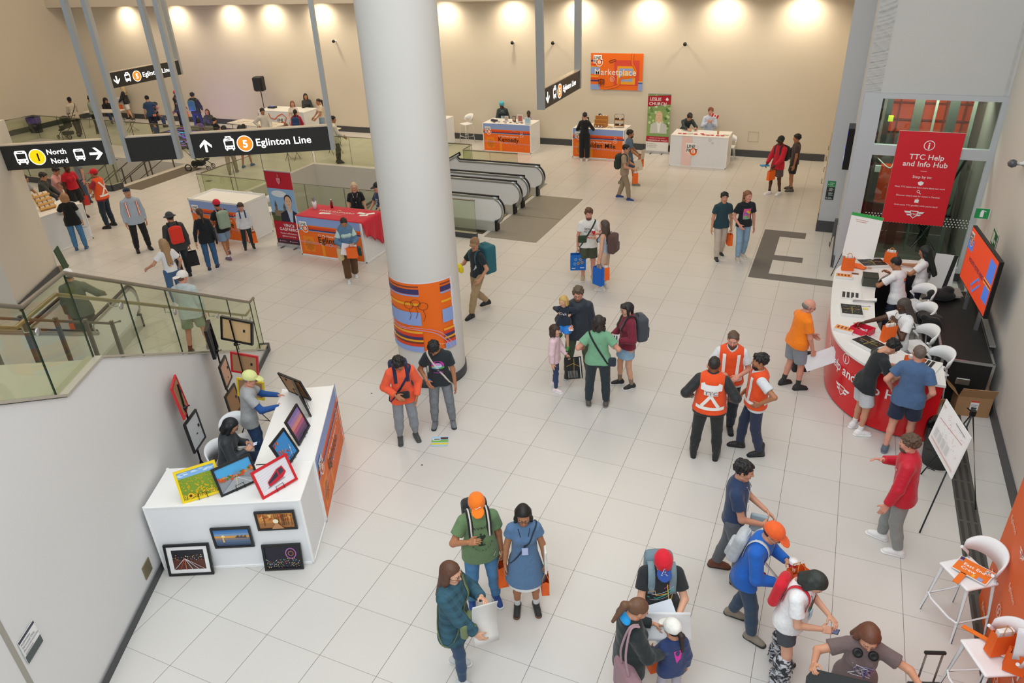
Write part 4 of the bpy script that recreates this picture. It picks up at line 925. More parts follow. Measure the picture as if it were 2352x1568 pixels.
def papers(pts,z,label,col='#eeeeec',w_=.15,h_=.21,group=None,cat='paper',name='leaflet',art=None):
 for i,(x,y,r)in enumerate(pts):
  lb=label if isinstance(label,str)else label[i]
  T=thing(name,lb,cat,(x,y,z+.001*(i%3)),math.radians(r),group);m=MB();m.box((0,0,.002),(w_,h_,.004),M(col,.6));m.build('sheet',T)
  if art:art(i).build('printing',T,onplane((-w_/2,-h_/2,.0045),(1,0,0),(0,1,0)),.0006)
papers([(-4.45,11.35,8)],1.087,'white name card tent lying at the left of the red cloth',w_=.32,h_=.11)
papers([(-3.35,11.5,20),(-3.5,11.62,-5),(-3.25,11.66,40)],1.09,'small white flyer scattered at the right of the red cloth',group='flyers on the red cloth',w_=.22,h_=.1)
def rollup(x,y,rz,art,W_,H_,label):
 T=thing('roll_up_banner',label,'banner',(x,y,0),math.radians(rz));m=MB();m.box((0,0,.05),(W_+.04,.09,.09),M('#c7c9cb',.35,'plain',.6));m.build('base',T)
 for s in(-1,1):m=MB();m.box((s*W_*.25,0,.01),(.05,.35,.02),M('#55585b',.4));m.build('foot',T)
 m=MB();m.box((0,0,.09+H_/2),(W_,.006,H_),M('#e9e9e9',.6));m.build('fabric',T);m=MB();m.box((0,0,.1+H_),(W_+.01,.03,.03),M('#c7c9cb',.35,'plain',.6));m.build('top_bar',T)
 m=MB();m.tube([(0,.06,.05),(0,.04,H_+.1)],.01,STEEL,6);m.build('pole',T)
 art.build('printing',T,onplane((-W_/2,-.0045,.09),(1,0,0),(0,0,1)))
def portrait(a,x,y,s,hairc,skin,suit,shirt,long=False):
 if long:a.circ(x,y+.02*s,.30*s,hairc,24,.42*s);a.poly([(x-.3*s,y),(x+.3*s,y),(x+.34*s,y-.5*s),(x-.34*s,y-.5*s)],hairc)
 a.poly([(x-.75*s,y-1.5*s),(x-.7*s,y-.75*s),(x-.25*s,y-.5*s),(x+.25*s,y-.5*s),(x+.7*s,y-.75*s),(x+.75*s,y-1.5*s)],suit);a.poly([(x-.2*s,y-.48*s),(x+.2*s,y-.48*s),(x+.08*s,y-1.4*s),(x-.05*s,y-1.4*s)],shirt)
 a.rect(x-.12*s,y-.6*s,.24*s,.3*s,skin)
 if not long:a.circ(x,y+.12*s,.27*s,hairc,24,.32*s)
 a.circ(x,y,.24*s,skin,24,.34*s);a.circ(x-.09*s,y+.05*s,.025*s,'#33261e',8);a.circ(x+.09*s,y+.05*s,.025*s,'#33261e',8);a.line([(x-.08*s,y-.15*s),(x,y-.18*s),(x+.08*s,y-.15*s)],.02*s,'#a34f45')
 if long:a.poly([(x-.22*s,y+.2*s),(x,y+.4*s),(x+.22*s,y+.2*s),(x,y+.27*s)],hairc)
a=Art();a.rect(0,0,.86,2.0,'#c2122f');a.rect(0,.62,.86,.92,'#8db5dd');a.circ(.35,1.4,.25,'#dfe8f0',24,.09);a.rect(0,.62,.86,.25,'#4d5b35')
for x,h_ in((.14,.42),(.42,.36)):a.rect(x,.8,.08,h_*.6,'#7b6a58');a.poly([(x-.01,.8+h_*.6),(x+.09,.8+h_*.6),(x+.04,.8+h_)],'#5d5b58')
a.rect(.1,.78,.5,.16,'#8a7765');portrait(a,.62,1.2,.46,'#2c221d','#e0b79a','#22263a','#b9cfe8');a.rect(0,0,.86,.64,'#b3122d');a.rect(0,0,.86,.14,'#4b2237')
a.text('VINCE',.5,.49,.12,'#ffffff','c',.012).text('GASPARRO',.47,.38,.12,'#ffffff','c',.012).text('Member of Parliament',.44,.28,.062,'#ffffff','c').text('Eglinton-Lawrence',.44,.2,.062,'#ffffff','c')
a.circ(.1,.07,.014,'#ffffff',12).circ(.45,.07,.014,'#ffffff',12).rect(.14,.062,.16,.014,'#cdb9c2').rect(.49,.062,.2,.014,'#cdb9c2')
a.poly([(.37,1.84),(.49,1.84),(.49,1.74),(.43,1.66),(.37,1.74)],'#dd8f98').line([(.43,1.66),(.43,1.95)],.012,'#dd8f98').ring(.43,1.9,.02,.006,'#dd8f98');a.rect(.385,1.75,.09,.01,'#c2122f')
rollup(-5.78,11.35,0,a,.86,2.0,'red roll-up banner with a dark haired portrait, left of the red draped booth')
a=Art();a.rect(0,0,.84,2.04,'#8fb06a')
rr_=random.Random(2)
for i in range(70):a.circ(rr_.uniform(.03,.81),rr_.uniform(.75,2.0),rr_.uniform(.02,.06),rr_.choice(['#6d9450','#b9d38c','#d9e4c2','#55803f','#cfe0ae']),8)
portrait(a,.44,1.28,.42,'#d9c493','#ecc4a8','#cfd2c9','#f2f2ef',True);a.rect(0,0,.84,.52,'#efeeea')
a.poly([(0,1.6),(.84,1.7),(.84,2.04-.02),(0,1.97)],'#b3142c');a.text('LESLIE',.07,1.82,.15,'#ffffff','l',.014).text('CHURCH',.05,1.66,.15,'#ffffff','l',.014)
mp_=[(0,-.08),(.01,-.03),(.06,-.04),(.045,-.01),(.08,.02),(.05,.03),(.055,.055),(.025,.045),(.03,.075),(0,.1)];mp_=[(.70+x*.8,1.86+y*.8)for x,y in mp_+[(-x,y)for x,y in mp_[-2:0:-1]]];a.poly(mp_,'#ffffff')
a.rect(0,.34,.84,.2,'#b3142c').text('MEMBER OF PARLIAMENT',.42,.46,.052,'#f2c8cc','c').text("TORONTO-ST. PAUL'S",.42,.37,.072,'#ffffff','c',.008)
for i,y in enumerate((.26,.2,.14)):a.circ(.06,y,.014,'#9b9b98',10).rect(.1,y-.006,.3,.012,'#8f8f8c')
rollup(1.38,23.75,0,a,.84,2.04,'red, green and white roll-up banner with a blond portrait by the far wall')
def poster(name,label,o,u,v,W_,H_,art,th=.02,cat='poster'):
 T=thing(name,label,cat,o);U=Vector(u).normalized();Vv=Vector(v).normalized();n=U.cross(Vv)
 m=MB();m.slab([-n*th,U*W_-n*th,U*W_+Vv*H_-n*th,Vv*H_-n*th],th,M('#d7d7d4',.5));m.build('panel',T);art.build('printing',T,onplane((0,0,0),u,v));return T
a=Art();a.rect(0,0,1.98,1.28,OR);a.rect(0,.98,.35,.06,NV);a.rect(0,.86,.4,.04,RD);a.rect(0,.78,.4,.03,YE);a.rect(0,.55,.34,.24,PB);a.rect(0,.44,.3,.05,YE);a.rect(0,.36,.3,.04,RD);a.rect(0,.28,.32,.06,NV);a.rect(0,.0,.36,.18,PB)
a.rect(.9,.16,.95,.88,'#dd4a3a');a.rect(1.02,.2,.68,.64,'#f2a71b');a.rect(1.1,.3,.5,.46,PB);a.rect(1.2,.38,.3,.3,'#f2a71b');a.rect(1.82,.0,.16,.3,PB);a.rect(1.82,.24,.16,.03,NV);a.rect(1.82,.3,.16,.03,YE)
cv=[(p.x,p.y)for p in catmull([(.5,.02,0),(.9,.1,0),(1.1,.2,0),(1.15,.4,0),(1.4,.45,0),(1.68,.5,0),(1.72,.7,0),(1.58,.95,0),(1.6,1.28,0)],6)];a.line(cv,.09,'#5b2a16');a.line(cv,.075,OR)
a.text('Marketplace',.14,.52,.31,'#f1e7e0','l',.012);logo(a,.12,.92,.32);a.ring(.42,.28,.1,.012,'#3a2620',20);
for i in range(4):a.line([(.3,.2+i*.05),(.56,.2+i*.05)],.014,'#3a2620');a.line([(.33+i*.06,.1),(.33+i*.06,.38)],.014,'#3a2620')
a.line([(.7,1.0),(.95,1.08),(.98,1.02),(.75,.94),(.7,1.0)],.025,'#7a3012');a.ring(.84,.38,.09,.012,'#f1e7e0',10);a.text('5',.8,.33,.13,'#f1e7e0')
poster('poster','orange marketplace poster mounted on the far wall',(-1.34,24.06,2.18),(1,0,0),(0,0,1),1.98,1.28,a)
a=Art();a.rect(0,0,1.22,2.0,'#dc1f2e');a.ring(.61,1.72,.105,.015,'#ffffff');a.text('i',.585,1.645,.2,'#ffffff','l',.02)
a.text('TTC Help',.61,1.42,.155,'#ffffff','c',.012).text('and Info Hub',.61,1.27,.155,'#ffffff','c',.012).rect(.55,1.17,.12,.006,'#ffffff').text('Stop by to:',.61,1.02,.08,'#ffffff','c',.006)
a.poly([(.55,.93),(.61,.96),(.67,.93),(.65,.88),(.61,.86),(.57,.88)],'#ffffff').text('Meet TTC teams and learn more about our work',.61,.80,.048,'#ffffff','c').ring(.6,.73,.03,.009,'#ffffff').line([(.62,.71),(.655,.675)],.014,'#ffffff')
a.text("Discover what's next for transit in Toronto",.61,.61,.048,'#ffffff','c').rect(.57,.48,.08,.07,'#ffffff').ring(.61,.55,.025,.007,'#ffffff').text("Grab some TTC goodies while you're here!",.61,.40,.048,'#ffffff','c')
def ttc(a,x,y,s,c,bg):
 a.poly([(x-s,y+.42*s),(x-.3*s,y+.42*s),(x-.3*s,y+.22*s),(x-.85*s,y+.22*s)],c);a.poly([(x+s,y+.42*s),(x+.3*s,y+.42*s),(x+.3*s,y+.22*s),(x+.85*s,y+.22*s)],c)
 a.poly([(x-.75*s,y+.12*s),(x-.28*s,y+.12*s),(x-.2*s,y-.06*s),(x-.6*s,y-.06*s)],c);a.poly([(x+.75*s,y+.12*s),(x+.28*s,y+.12*s),(x+.2*s,y-.06*s),(x+.6*s,y-.06*s)],c)
 a.poly([(x-.42*s,y+.5*s),(x+.42*s,y+.5*s),(x+.3*s,y-.1*s),(x,y-.38*s),(x-.3*s,y-.1*s)],c);a.poly([(x-.33*s,y+.42*s),(x+.33*s,y+.42*s),(x+.23*s,y-.06*s),(x,y-.28*s),(x-.23*s,y-.06*s)],bg);a.text('TTC',x,y+.02*s,.26*s,c,'c',.02)
ttc(a,.61,.2,.2,'#ffffff','#dc1f2e')
poster('hanging_sign','big red Help and Info Hub sign fixed to the lift glass',(8.70,14.19,1.27),(1,0,0),(0,0,1),1.22,2.0,a,.03,'sign')
a=Art();a.rect(0,0,.2,.5,'#23302f');a.rect(0,.34,.2,.16,'#1f8a4c');
for i,y in enumerate((.44,.4,.36,.3,.27,.24,.18,.15,.12,.06,.03)):a.rect(.06,y,.11-.03*(i%2),.012,'#d7e2dc')
a.circ(.03,.41,.012,'#ffffff',10).circ(.03,.25,.012,'#c33333',10).circ(.03,.05,.012,'#ffffff',10)
poster('notice','small green and black notice on the grey pier left of the lift',(7.46,16.76,.88),(1,0,0),(0,0,1),.2,.5,a,.01,'notice')
a=Art();a.rect(0,0,.24,.2,'#1f9a55').rect(.09,.03,.06,.11,'#ffffff').rect(.1,.14,.04,.03,'#ffffff').line([(.14,.16),(.19,.14)],.012,'#ffffff')
poster('safety_sign','green fire extinguisher sign sticking out from the right wall',(10.24,12.9,1.92),(1,0,0),(0,0,1),.26,.2,a,.02,'sign')
a=Art();a.rect(0,0,.5,.28,'#1d6b3c').rect(.04,.04,.2,.2,'#d8e6da').rect(.28,.1,.18,.05,'#d8e6da')
poster('wall_sign','green sign flat on the right wall above the television',(10.5,12.2,1.7),(0,-1,0),(0,0,1),.5,.3,a,.01,'sign')
a=Art();a.rect(0,0,.26,.28,'#e9e9ea').rect(0,.25,.26,.03,'#33384d').rect(0,0,.26,.09,'#4a5454')
for i,s in enumerate(('Authorized','Personnel Only','Personnel autorise','seulement')):a.text(s,.012,.215-.037*i,.032,'#2b3050')
poster('door_notice','small authorized personnel notice low on the near left wall',(1.385,-1.125,1.32),(-.449,.8935,0),(0,0,1),.26,.28,a,.006,'notice')
T,m=item('wall_plate','square brass cover plate near the floor on the near left wall','plate',(.44,.82,.32),math.atan2(-.8935,.449));m.box((0,-.035,0),(.2,.012,.2),M('#8f8467',.4,'plain',.6),bev=.003);m.build('plate',T)
T,m=item('door_frame','grey door frame edge at the lower left corner','frame',(1.41,-1.19,0),math.atan2(-.8935,.449));m.box((.0,-.03,1.6),(.06,.06,3.2),M('#a09d93',.5));m.build('jamb',T)
for i,(x,lb)in enumerate(((-12.7,'left of the column'),(-4.45,'first right of the column'),(-2.8,'behind the small hanging sign'),(2.12,'right of the orange poster'))):
 T,m=item('camera_dome','small dark security camera high on the far wall, '+lb,'camera',(x,24.1,3.8));m.tube([(0,0,0),(0,-.12,0)],.03,WHITE,10);m.build('mount',T);m=MB();m.lathe([(0,-.07),(.05,-.05),(.07,0),(.05,.05),(0,.07)],BLK,(0,-.16,0),14);m.build('dome',T)
T,m=item('camera_dome','white dome camera on the right wall','camera',(10.5,11.4,3.4));m.tube([(0,0,0),(-.12,0,0)],.05,WHITE,10);m.build('mount',T);m=MB();m.lathe([(0,-.08),(.06,-.05),(.08,0),(.05,.05),(0,.07)],M('#55585c',.2),(-.16,0,0),14);m.build('dome',T)
for i,(x,y,z)in enumerate(((4.75,24.09,.72),(-22.4,24.09,.9))):
 T,m=item('access_panel',('square access panel outline in the far wall beside the white festival booth','square access panel outline in the far left part of the back wall')[i],'panel',(x,y,z));W9=M('#b5aa97',.7)
 for a_,b_,c_,d_ in((0,.17,.36,.008),(0,-.17,.36,.008),(.17,0,.008,.36),(-.17,0,.008,.36)):m.box((a_,0,b_),(c_,.006,d_),W9)
 m.build('outline',T)
T,m=item('wall_display','black boxed display screen on the side of the grey pier, seen almost edge on','screen',(7.86,15.6,2.55));m.box((-.07,0,.0),(.14,.62,.95),BLKM);m.build('housing',T);a=Art();a.rect(0,0,.54,.86,'#3557c9',.6).rect(.05,.1,.44,.2,'#e8e8f0',.6).rect(.05,.5,.44,.1,'#e2a73a',.6);a.build('screen',T,onplane((-.142,.27,-.43),(0,-1,0),(0,0,1)))
SG=M('#2b2c2b',.45,'plain',0.,0.,60.);Z0,Z1=2.86,3.42;EM=1.6
def tram(a,x,y,s,c='#ffffff',bg='#2b2c2b'):
 a.poly([(x+.08*s,y+.12*s),(x+.92*s,y+.12*s),(x+.95*s,y+.9*s),(x+.86*s,y+1.04*s),(x+.14*s,y+1.04*s),(x+.05*s,y+.9*s)],c,None,EM);a.rect(x+.16*s,y+.42*s,.68*s,.4*s,bg);a.rect(x+.3*s,y+.89*s,.4*s,.07*s,bg)
 a.circ(x+.2*s,y+.26*s,.065*s,bg,10).circ(x+.8*s,y+.26*s,.065*s,bg,10).rect(x+.36*s,y+.24*s,.28*s,.05*s,bg);a.rect(x+.16*s,y-.0*s,.12*s,.13*s,c,EM).rect(x+.72*s,y-.0*s,.12*s,.13*s,c,EM)
def pant(a,x,y,s):a.line([(x+.35*s,y+.96*s),(x+.22*s,y+1.1*s),(x+.5*s,y+1.18*s),(x+.78*s,y+1.1*s),(x+.65*s,y+.96*s)],.05*s,'#ffffff',EM);a.line([(x+.25*s,y+1.22*s),(x+.75*s,y+1.22*s)],.05*s,'#ffffff',EM)
def arrow(a,x,y,s,ang):
 c,d=math.cos(ang),math.sin(ang);R_=lambda p:(x+(p[0]*c-p[1]*d)*s,y+(p[0]*d+p[1]*c)*s)
 a.poly([R_(p)for p in((-.5,-.09),(.2,-.09),(.2,.09),(-.5,.09))],'#ffffff',None,EM)
 a.poly([R_(p)for p in((.5,0),(.05,.46),(-.17,.46),(.24,0))],'#ffffff',None,EM);a.poly([R_(p)for p in((.24,0),(-.17,-.46),(.05,-.46),(.5,0))],'#ffffff',None,EM)
def bullet(a,x,y,r,col,t,tc='#ffffff'):a.circ(x,y,r,'#ffffff',36,None,EM);a.circ(x,y,r*.91,col,36,None,.9);a.text(t,x-.0*r,y-.46*r,1.28*r,tc,'c',.03,1,EM if tc=='#ffffff' else 0)
def hang(p,q,label,art,poles=(0,1),both=False):
 p=Vector((*p,0));q=Vector((*q,0));u=(q-p).normalized();L=(q-p).length;T=thing('hanging_sign',label,'sign',(p.x,p.y,Z0),math.atan2(u.y,u.x));H_=Z1-Z0
 m=MB();m.box((L/2,0,H_/2),(L,.16,H_),SG);m.build('sign_box',T);m=MB();m.box((L/2,0,H_+.012),(L,.17,.025),M('#e0d6c6',.3,'plain',.4));m.build('top_trim',T)
 PM=M('#aeb4b8',.45,'plain',.3,0.,5.)
 for k in poles:m=MB();m.box((-.05 if k==0 else L+.05,0,5.05),(.09,.22,10.1),PM);m.build('hanger_post',T)
 for nm,*fs in art or():
  a=Art();[f_[0](a,*f_[1:])for f_ in fs];a.build(nm,T,onplane((0,-.082,0),(1,0,0),(0,0,1)))
 return T
zt=3.4
pA0,pA1=(-13.4,5.67),(-8.22,8.53);pB0,pB1=(-7.85,8.85),(-6.93,9.37);pC0,pC1=(-6.55,9.57),(-3.73,11.1)
X0=(Vector(pA1)-Vector(pA0)).length-2.35
tx=lambda a,t,x,y,s,q=1.:a.text(t,x,y,s,'#ffffff','l',.012,q,EM)
slot=lambda a,x:a.rect(x,.28,.14,.08,'#2b2c2b')
hang(pA0,pA1,'dark hanging sign with North Nord, a yellow number 1 and a right arrow',(('train_symbol',(tram,X0+.30,.12,.3),(slot,X0+.38)),('line_number',(bullet,X0+.80,.27,.185,'#f5c400','1','#2b2412')),('lettering',(tx,'North',X0+1.03,.31,.17)),('lettering',(tx,'Nord',X0+1.07,.1,.17)),('bus_symbol',(tram,X0+1.62,.13,.26)),('arrow_symbol',(arrow,X0+2.13,.27,.3,0))),(1,))
hang(pB0,pB1,'short blank dark hanging panel between the two lit signs',None)
def lrt(x1,x2,s2,x3,r3,x4,q,ang,s1=.3):return(('arrow_symbol',(arrow,x1,.27,s1,ang)),('tram_symbol',(tram,x2,.13,s2),(pant,x2,.13,s2)),('line_number',(bullet,x3,.27,r3,'#f58220','5')),('lettering',(tx,'Eglinton Line',x4,.2,.24,q)))
hang(pC0,pC1,'widest dark hanging sign with an up arrow, tram, orange 5 and Eglinton Line',lrt(.3,.72,.27,1.22,.19,1.47,1.0,PI/2))
hang((-18.2,17.1),(-18.2,20.5),'far left hanging sign with a down arrow and orange 5, above the light-up floor',lrt(.25,.62,.28,1.2,.2,1.47,1.1,-PI/2))
hang((-.45,16.75),(-.55,20.2),'small steeply turned hanging sign with a down arrow and Eglinton Line right of the column',lrt(.3,.78,.3,1.4,.21,1.72,1.0,-PI/2,.32))
a=Art(72);HW=1.82;ww=1.48;a.rect(-.03,-.03,ww+.08,HW+.06,'#e6e3ee');a.rect(0,0,ww,HW,OR)
L1=ww*.60
for y,h_,c in((1.72,.04,'#8a4030'),(1.55,.13,NV),(1.5,.04,PB),(1.26,.06,YE),(.72,.36,PB),(.5,.06,YE),(.41,.09,RD),(.34,.07,NV),(.28,.05,YE),(.23,.05,'#7a3a26'),(.15,.08,RD),(0,.15,PB)):
 a.rect(0,y,L1,h_,c);a.rect(ww*.85,y,ww*.15,h_,c)
a.line([(p.x,p.y)for p in catmull([(0,1.3,0),(.12,.85,0),(.35,.62,0),(.8,.62,0),(1.1,.5,0),(1.3,.2,0),(1.38,.0,0)],8)],.016,'#c9a6d6');a.line([(p.x,p.y)for p in catmull([(.05,1.3,0),(.15,.9,0),(.38,.66,0),(.82,.67,0),(1.15,.54,0),(1.36,.2,0),(1.42,.0,0)],8)],.012,'#c9a6d6')
for x,y in((.7,1.28),(.82,1.34),(.94,1.26)):a.ring(x,y,.085,.01,'#5a2c1a',20,.1);a.line([(x,y-.1),(x+.03,y-.25),(x-.01,y-.4)],.008,'#5a2c1a')
for i in range(14):a.circ(.98+i*.03,.3-.004*i*(6-i*.3),.008,'#ffffff',6)
th0=math.radians(207);T=thing('column_wrap','orange, blue and navy striped graphic wrapped around the round column','graphic',(*cxy,0));Zb=.76
a.build('printing',T,lambda x,y,q:Vector(((CR+.004+q)*math.cos(th0+x/CR),(CR+.004+q)*math.sin(th0+x/CR),Zb+y*.715)),.00122)
def tub_chair(x,y,rz,label,high=.46,group='white moulded chairs',z=0):
 """white moulded seat with wrap-around back on four tapered legs; high=.76 for a bar stool"""
 T=thing('bar_stool' if high>.6 else 'chair',label,'stool' if high>.6 else 'chair',(x,y,z),math.radians(rz),group)
 V,Q=sculpt([(rbox((0,0,high),(.215,.2,.016),.014),.01),(ell((0,.0,high+.045),(.17,.16,.04)),.03,1)],.012,.01);qmesh('seat',V,Q,WPL,T)
 m=MB();n=24;V=[];F=[]
 for k in range(n+1):
  a=PI*(.04+.92*k/n);t=math.sin(a);x_=-.225*math.cos(a);y_=-.03-.2*t**.8;lo=high+.13+.03*t;hi=high+.2+.17*t**.6;lean_=.05*t+.015
  V+=[(x_,y_,lo),(x_*1.04,y_-lean_,hi),(x_*1.1,y_-lean_-.02,hi),(x_*1.07,y_-.022,lo)]
 for k in range(n):b=k*4;F+=[(b,b+1,b+5,b+4),(b+1,b+2,b+6,b+5),(b+2,b+3,b+7,b+6),(b+3,b,b+4,b+7)]
 F+=[(0,3,2,1),(n*4,n*4+1,n*4+2,n*4+3)];m.add(V,F,WPL,True);m.build('backrest',T)
 m=MB()
 for s in(-1,1):m.tube([(s*.19,-.17,high-.01),(s*.205,-.13,high+.1),(s*.222,-.05,high+.18)],.018,WPL,8)
 m.build('back_support',T);sp=.05 if high<.6 else .07
 for sx in(-1,1):
  for sy in(-1,1):m=MB();m.tube([(sx*.18,sy*.16,high-.01),(sx*(.18+sp),sy*(.16+sp*.8),0)],[.02,.013],WPL,8);m.build('leg',T)
 if high>.6:
  z1=.28;k=sp*(1-z1/high);x1,y1=.18+k,.16+k*.8;m=MB()
  m.tube([(x1,y1,z1),(x1*.6,y1+.03,z1-.0),(-x1*.6,y1+.03,z1),(-x1,y1,z1)],.013,WPL,8);m.tube([(x1,y1,z1),(x1,-y1,z1)],.012,WPL,8);m.tube([(-x1,y1,z1),(-x1,-y1,z1)],.012,WPL,8);m.build('foot_ring',T)
 return T
tub_chair(9.30,10.15,110,'white bar stool behind the red counter with a black coat over it',.76,'white bar stools')
tub_chair(9.28,9.2,115,'white bar stool behind the red counter, the middle one of the row',.76,'white bar stools')
tub_chair(9.45,8.42,120,'white bar stool behind the red counter, nearest the cardboard box',.76,'white bar stools')
tub_chair(9.35,10.95,130,'white bar stool behind the red counter, farthest and mostly hidden by the coat',.76,'white bar stools')
tub_chair(9.58,3.83,125,'white bar stool with an orange East End sign lying on its seat',.76,'white bar stools')
tub_chair(9.68,2.72,115,'white bar stool at the lower right corner holding orange bags',.76,'white bar stools')
tub_chair(.1,2.66,-100,'white chair with the seated person in black on it',group='white moulded chairs')
tub_chair(-.22,3.22,-130,'empty white chair behind the near booth, between the seated person and the tripod',group='white moulded chairs')
for x,lb in((-8.5,'left white chair behind the empty tray booth'),(-7.6,'right white chair behind the empty tray booth')):tub_chair(x,12.75,180,lb)
tub_chair(-2.6,12.6,200,'white chair behind the red cloth booth, beside the column')
for x,lb in((2.75,'white chair behind the festival logo booth, left one'),(4.0,'white chair behind the festival logo booth, right one')):tub_chair(x,23.55,180,lb)
tub_chair(-6.45,23.55,150,'tall white stool against the far wall just right of the column',.76,'white bar stools')
def framed(p,ang,w_,h_,lean,col,art,label,border=.03,mat=None,back=False,stand=True,roll=0.,group='framed photographs'):
 """p = bottom centre, ang = direction of the width, lean backwards in degrees"""
 T=thing('framed_photo' if not back else 'picture_frame',label,'picture',p,math.radians(ang),group);al=math.radians(lean);R=Matrix.Rotation(-al,3,'X');r2=R@Matrix.Rotation(math.radians(roll),3,'Y')
 m=MB()
 for cx,cz,a_,b_ in((0,border/2,w_,border),(0,h_-border/2,w_,border),(-w_/2+border/2,h_/2,border,h_-2*border),(w_/2-border/2,h_/2,border,h_-2*border)):m.box(r2@Vector((cx,0,cz)),(a_,.028,b_),M(col,.4),R=r2)
 m.build('frame',T);m=MB();m.box(r2@Vector((0,.006,h_/2)),(w_-.02,.008,h_-.02),M('#a9835f' if back else(mat or '#eeeeee'),.8,'card'),R=r2);m.build('backing',T)
 W2_,H2_=w_-2*border,h_-2*border
 if art:art(W2_,H2_).build('photo',T,lambda x,y,q:r2@Vector((min(max(x,0),W2_)-w_/2+border,-.001-q,min(max(y,0),H2_)+border)),.001,.35)
 if back:m=MB();m.box(r2@Vector((.1,.014,h_*.8)),(.03,.01,.03),BLK,R=r2);m.build('hanger',T)
 if stand:
  m=MB();k=-.035
  for s in(-1,1):m.tube([r2@Vector((s*.05,.02,.16)),r2@Vector((s*.05,.02,.0)),r2@Vector((s*.05,k,-.0)),r2@Vector((s*.05,k,.07))],.0035,BLKM,6)
  m.tube([r2@Vector((-.05,k,.07)),r2@Vector((.05,k,.07))],.0035,BLKM,6);m.tube([r2@Vector((-.05,.02,.16)),r2@Vector((.05,.02,.16))],.0035,BLKM,6);m.build('wire_stand',T)
 return T
def art_sun(w_,h_):
 a=Art();a.rect(0,0,w_,h_,'#7d9a2c');a.rect(0,h_*.78,w_,h_*.22,'#7fb2e4');r=random.Random(1)
 for i in range(16):a.circ(r.uniform(0,w_),h_*r.uniform(.85,.97),.03,'#cfe0f2',10,.006)
 for i in range(150):
  k=r.random()**1.5;y=h_*.77*(1-k);s=.003+.014*k;x=r.uniform(s,w_-s);a.circ(x,max(s,y),s,'#e6c21e',8);a.circ(x,max(s,y),s*.45,'#5a3a12',6)
 a.circ(w_*.2,h_*.12,.038,'#e6b81e',14);a.circ(w_*.2,h_*.12,.018,'#4a2e10',12);return a
def art_road(w_,h_):
 a=Art();a.rect(0,0,w_,h_,'#8b9096');a.rect(0,h_*.55,w_,h_*.45,'#4aa3d8');r=random.Random(2)
 for i in range(60):x=r.uniform(0,w_);a.circ(x,h_*(.42+.12*abs(x/w_-.5)*2+r.uniform(-.05,.1)),.016,r.choice(['#d9692a','#c44d24','#7d8a3a','#e08a35','#4f6b35']),8)
 a.poly([(0,0),(w_*.45,h_*.42),(w_*.55,h_*.42),(w_,h_*.1),(w_,0)],'#9ba0a4');a.line([(w_*.5,h_*.4),(w_*.42,0)],.006,'#f0d070');a.line([(w_*.53,h_*.4),(w_*.85,0)],.004,'#ffffff')
 for i in range(6):a.rect(w_*(.45+.03*i),h_*.5,.009,h_*(.1+.04*(i%3)),'#7a95ad')
 return a
def art_tram(w_,h_):
 a=Art();a.rect(0,0,w_,h_,'#e9e6ea');
 for i in range(8):a.line([(0,h_*(.15+.1*i)),(w_,h_*(.3+.1*i))],.004,'#d5cdd6')
 a.poly([(w_*.25,h_*.2),(w_*.7,h_*.3),(w_*.85,h_*.45),(w_*.8,h_*.75),(w_*.62,h_*.72),(w_*.25,h_*.42)],'#c9283a');a.poly([(w_*.28,h_*.32),(w_*.6,h_*.44),(w_*.6,h_*.64),(w_*.28,h_*.4)],'#33384a');a.poly([(w_*.64,h_*.45),(w_*.8,h_*.52),(w_*.77,h_*.7),(w_*.65,h_*.68)],'#3d4152');a.line([(w_*.2,h_*.2),(w_*.75,h_*.27)],.01,'#8a8288');return a
def art_autumn(w_,h_):
 a=Art();a.rect(0,0,w_,h_,'#3e8ed0');r=random.Random(4)
 for i in range(70):x=r.random();y=r.random();
 for i in range(90):
  x,y=r.random(),r.random()
  if x<.45+.2*math.sin(y*6):a.circ(x*w_*.9+.012,y*h_*.92+.012,.012,r.choice(['#c4452a','#d9602e','#a8361f','#e07a3e']),7)
 a.line([(w_*.6,h_*.05),(w_*.78,h_*.5)],.008,'#dfe3e6');a.circ(w_*.72,h_*.36,.014,'#dfe3e6',8);return a
def grad(cols):
 def f(w_,h_):
  a=Art();n=len(cols)
  for i,c in enumerate(cols):a.rect(0,h_*i/n,w_,h_/n,c)
  return a
 return f
def art_lake(w_,h_):
 a=grad(['#3d4f6c','#4b617f','#5f7391','#8b7f7a','#e2a24a','#7fa3c9','#4f86bf','#3572b4'])(w_,h_);a.circ(w_*.25,h_*.6,.022,'#ffe9a0',14);a.rect(w_*.22,h_*.25,.02,h_*.3,'#e9c07a')
 for i in range(9):a.rect(w_*(.6+.035*i),h_*.5,.012,h_*(.06+.05*(i%3)),'#2f3e50')
 return a
def art_forest(w_,h_):
 a=Art();a.rect(0,0,w_,h_,'#c9853f');r=random.Random(5);a.rect(0,0,w_,h_*.35,'#a86f3c')
 for i in range(60):a.circ(r.uniform(.02,w_-.02),h_*r.uniform(.5,.95),.016,r.choice(['#d9762e','#e09a4a','#b65a26','#efc27a']),8)
 for i in range(12):x=r.uniform(0,w_);a.rect(x,h_*.2,.006,h_*.75,'#4d3322')
 a.circ(w_*.5,h_*.5,.035,'#fff1d0',16);a.poly([(w_*.35,0),(w_*.48,h_*.38),(w_*.54,h_*.38),(w_*.7,0)],'#c08a5a');return a
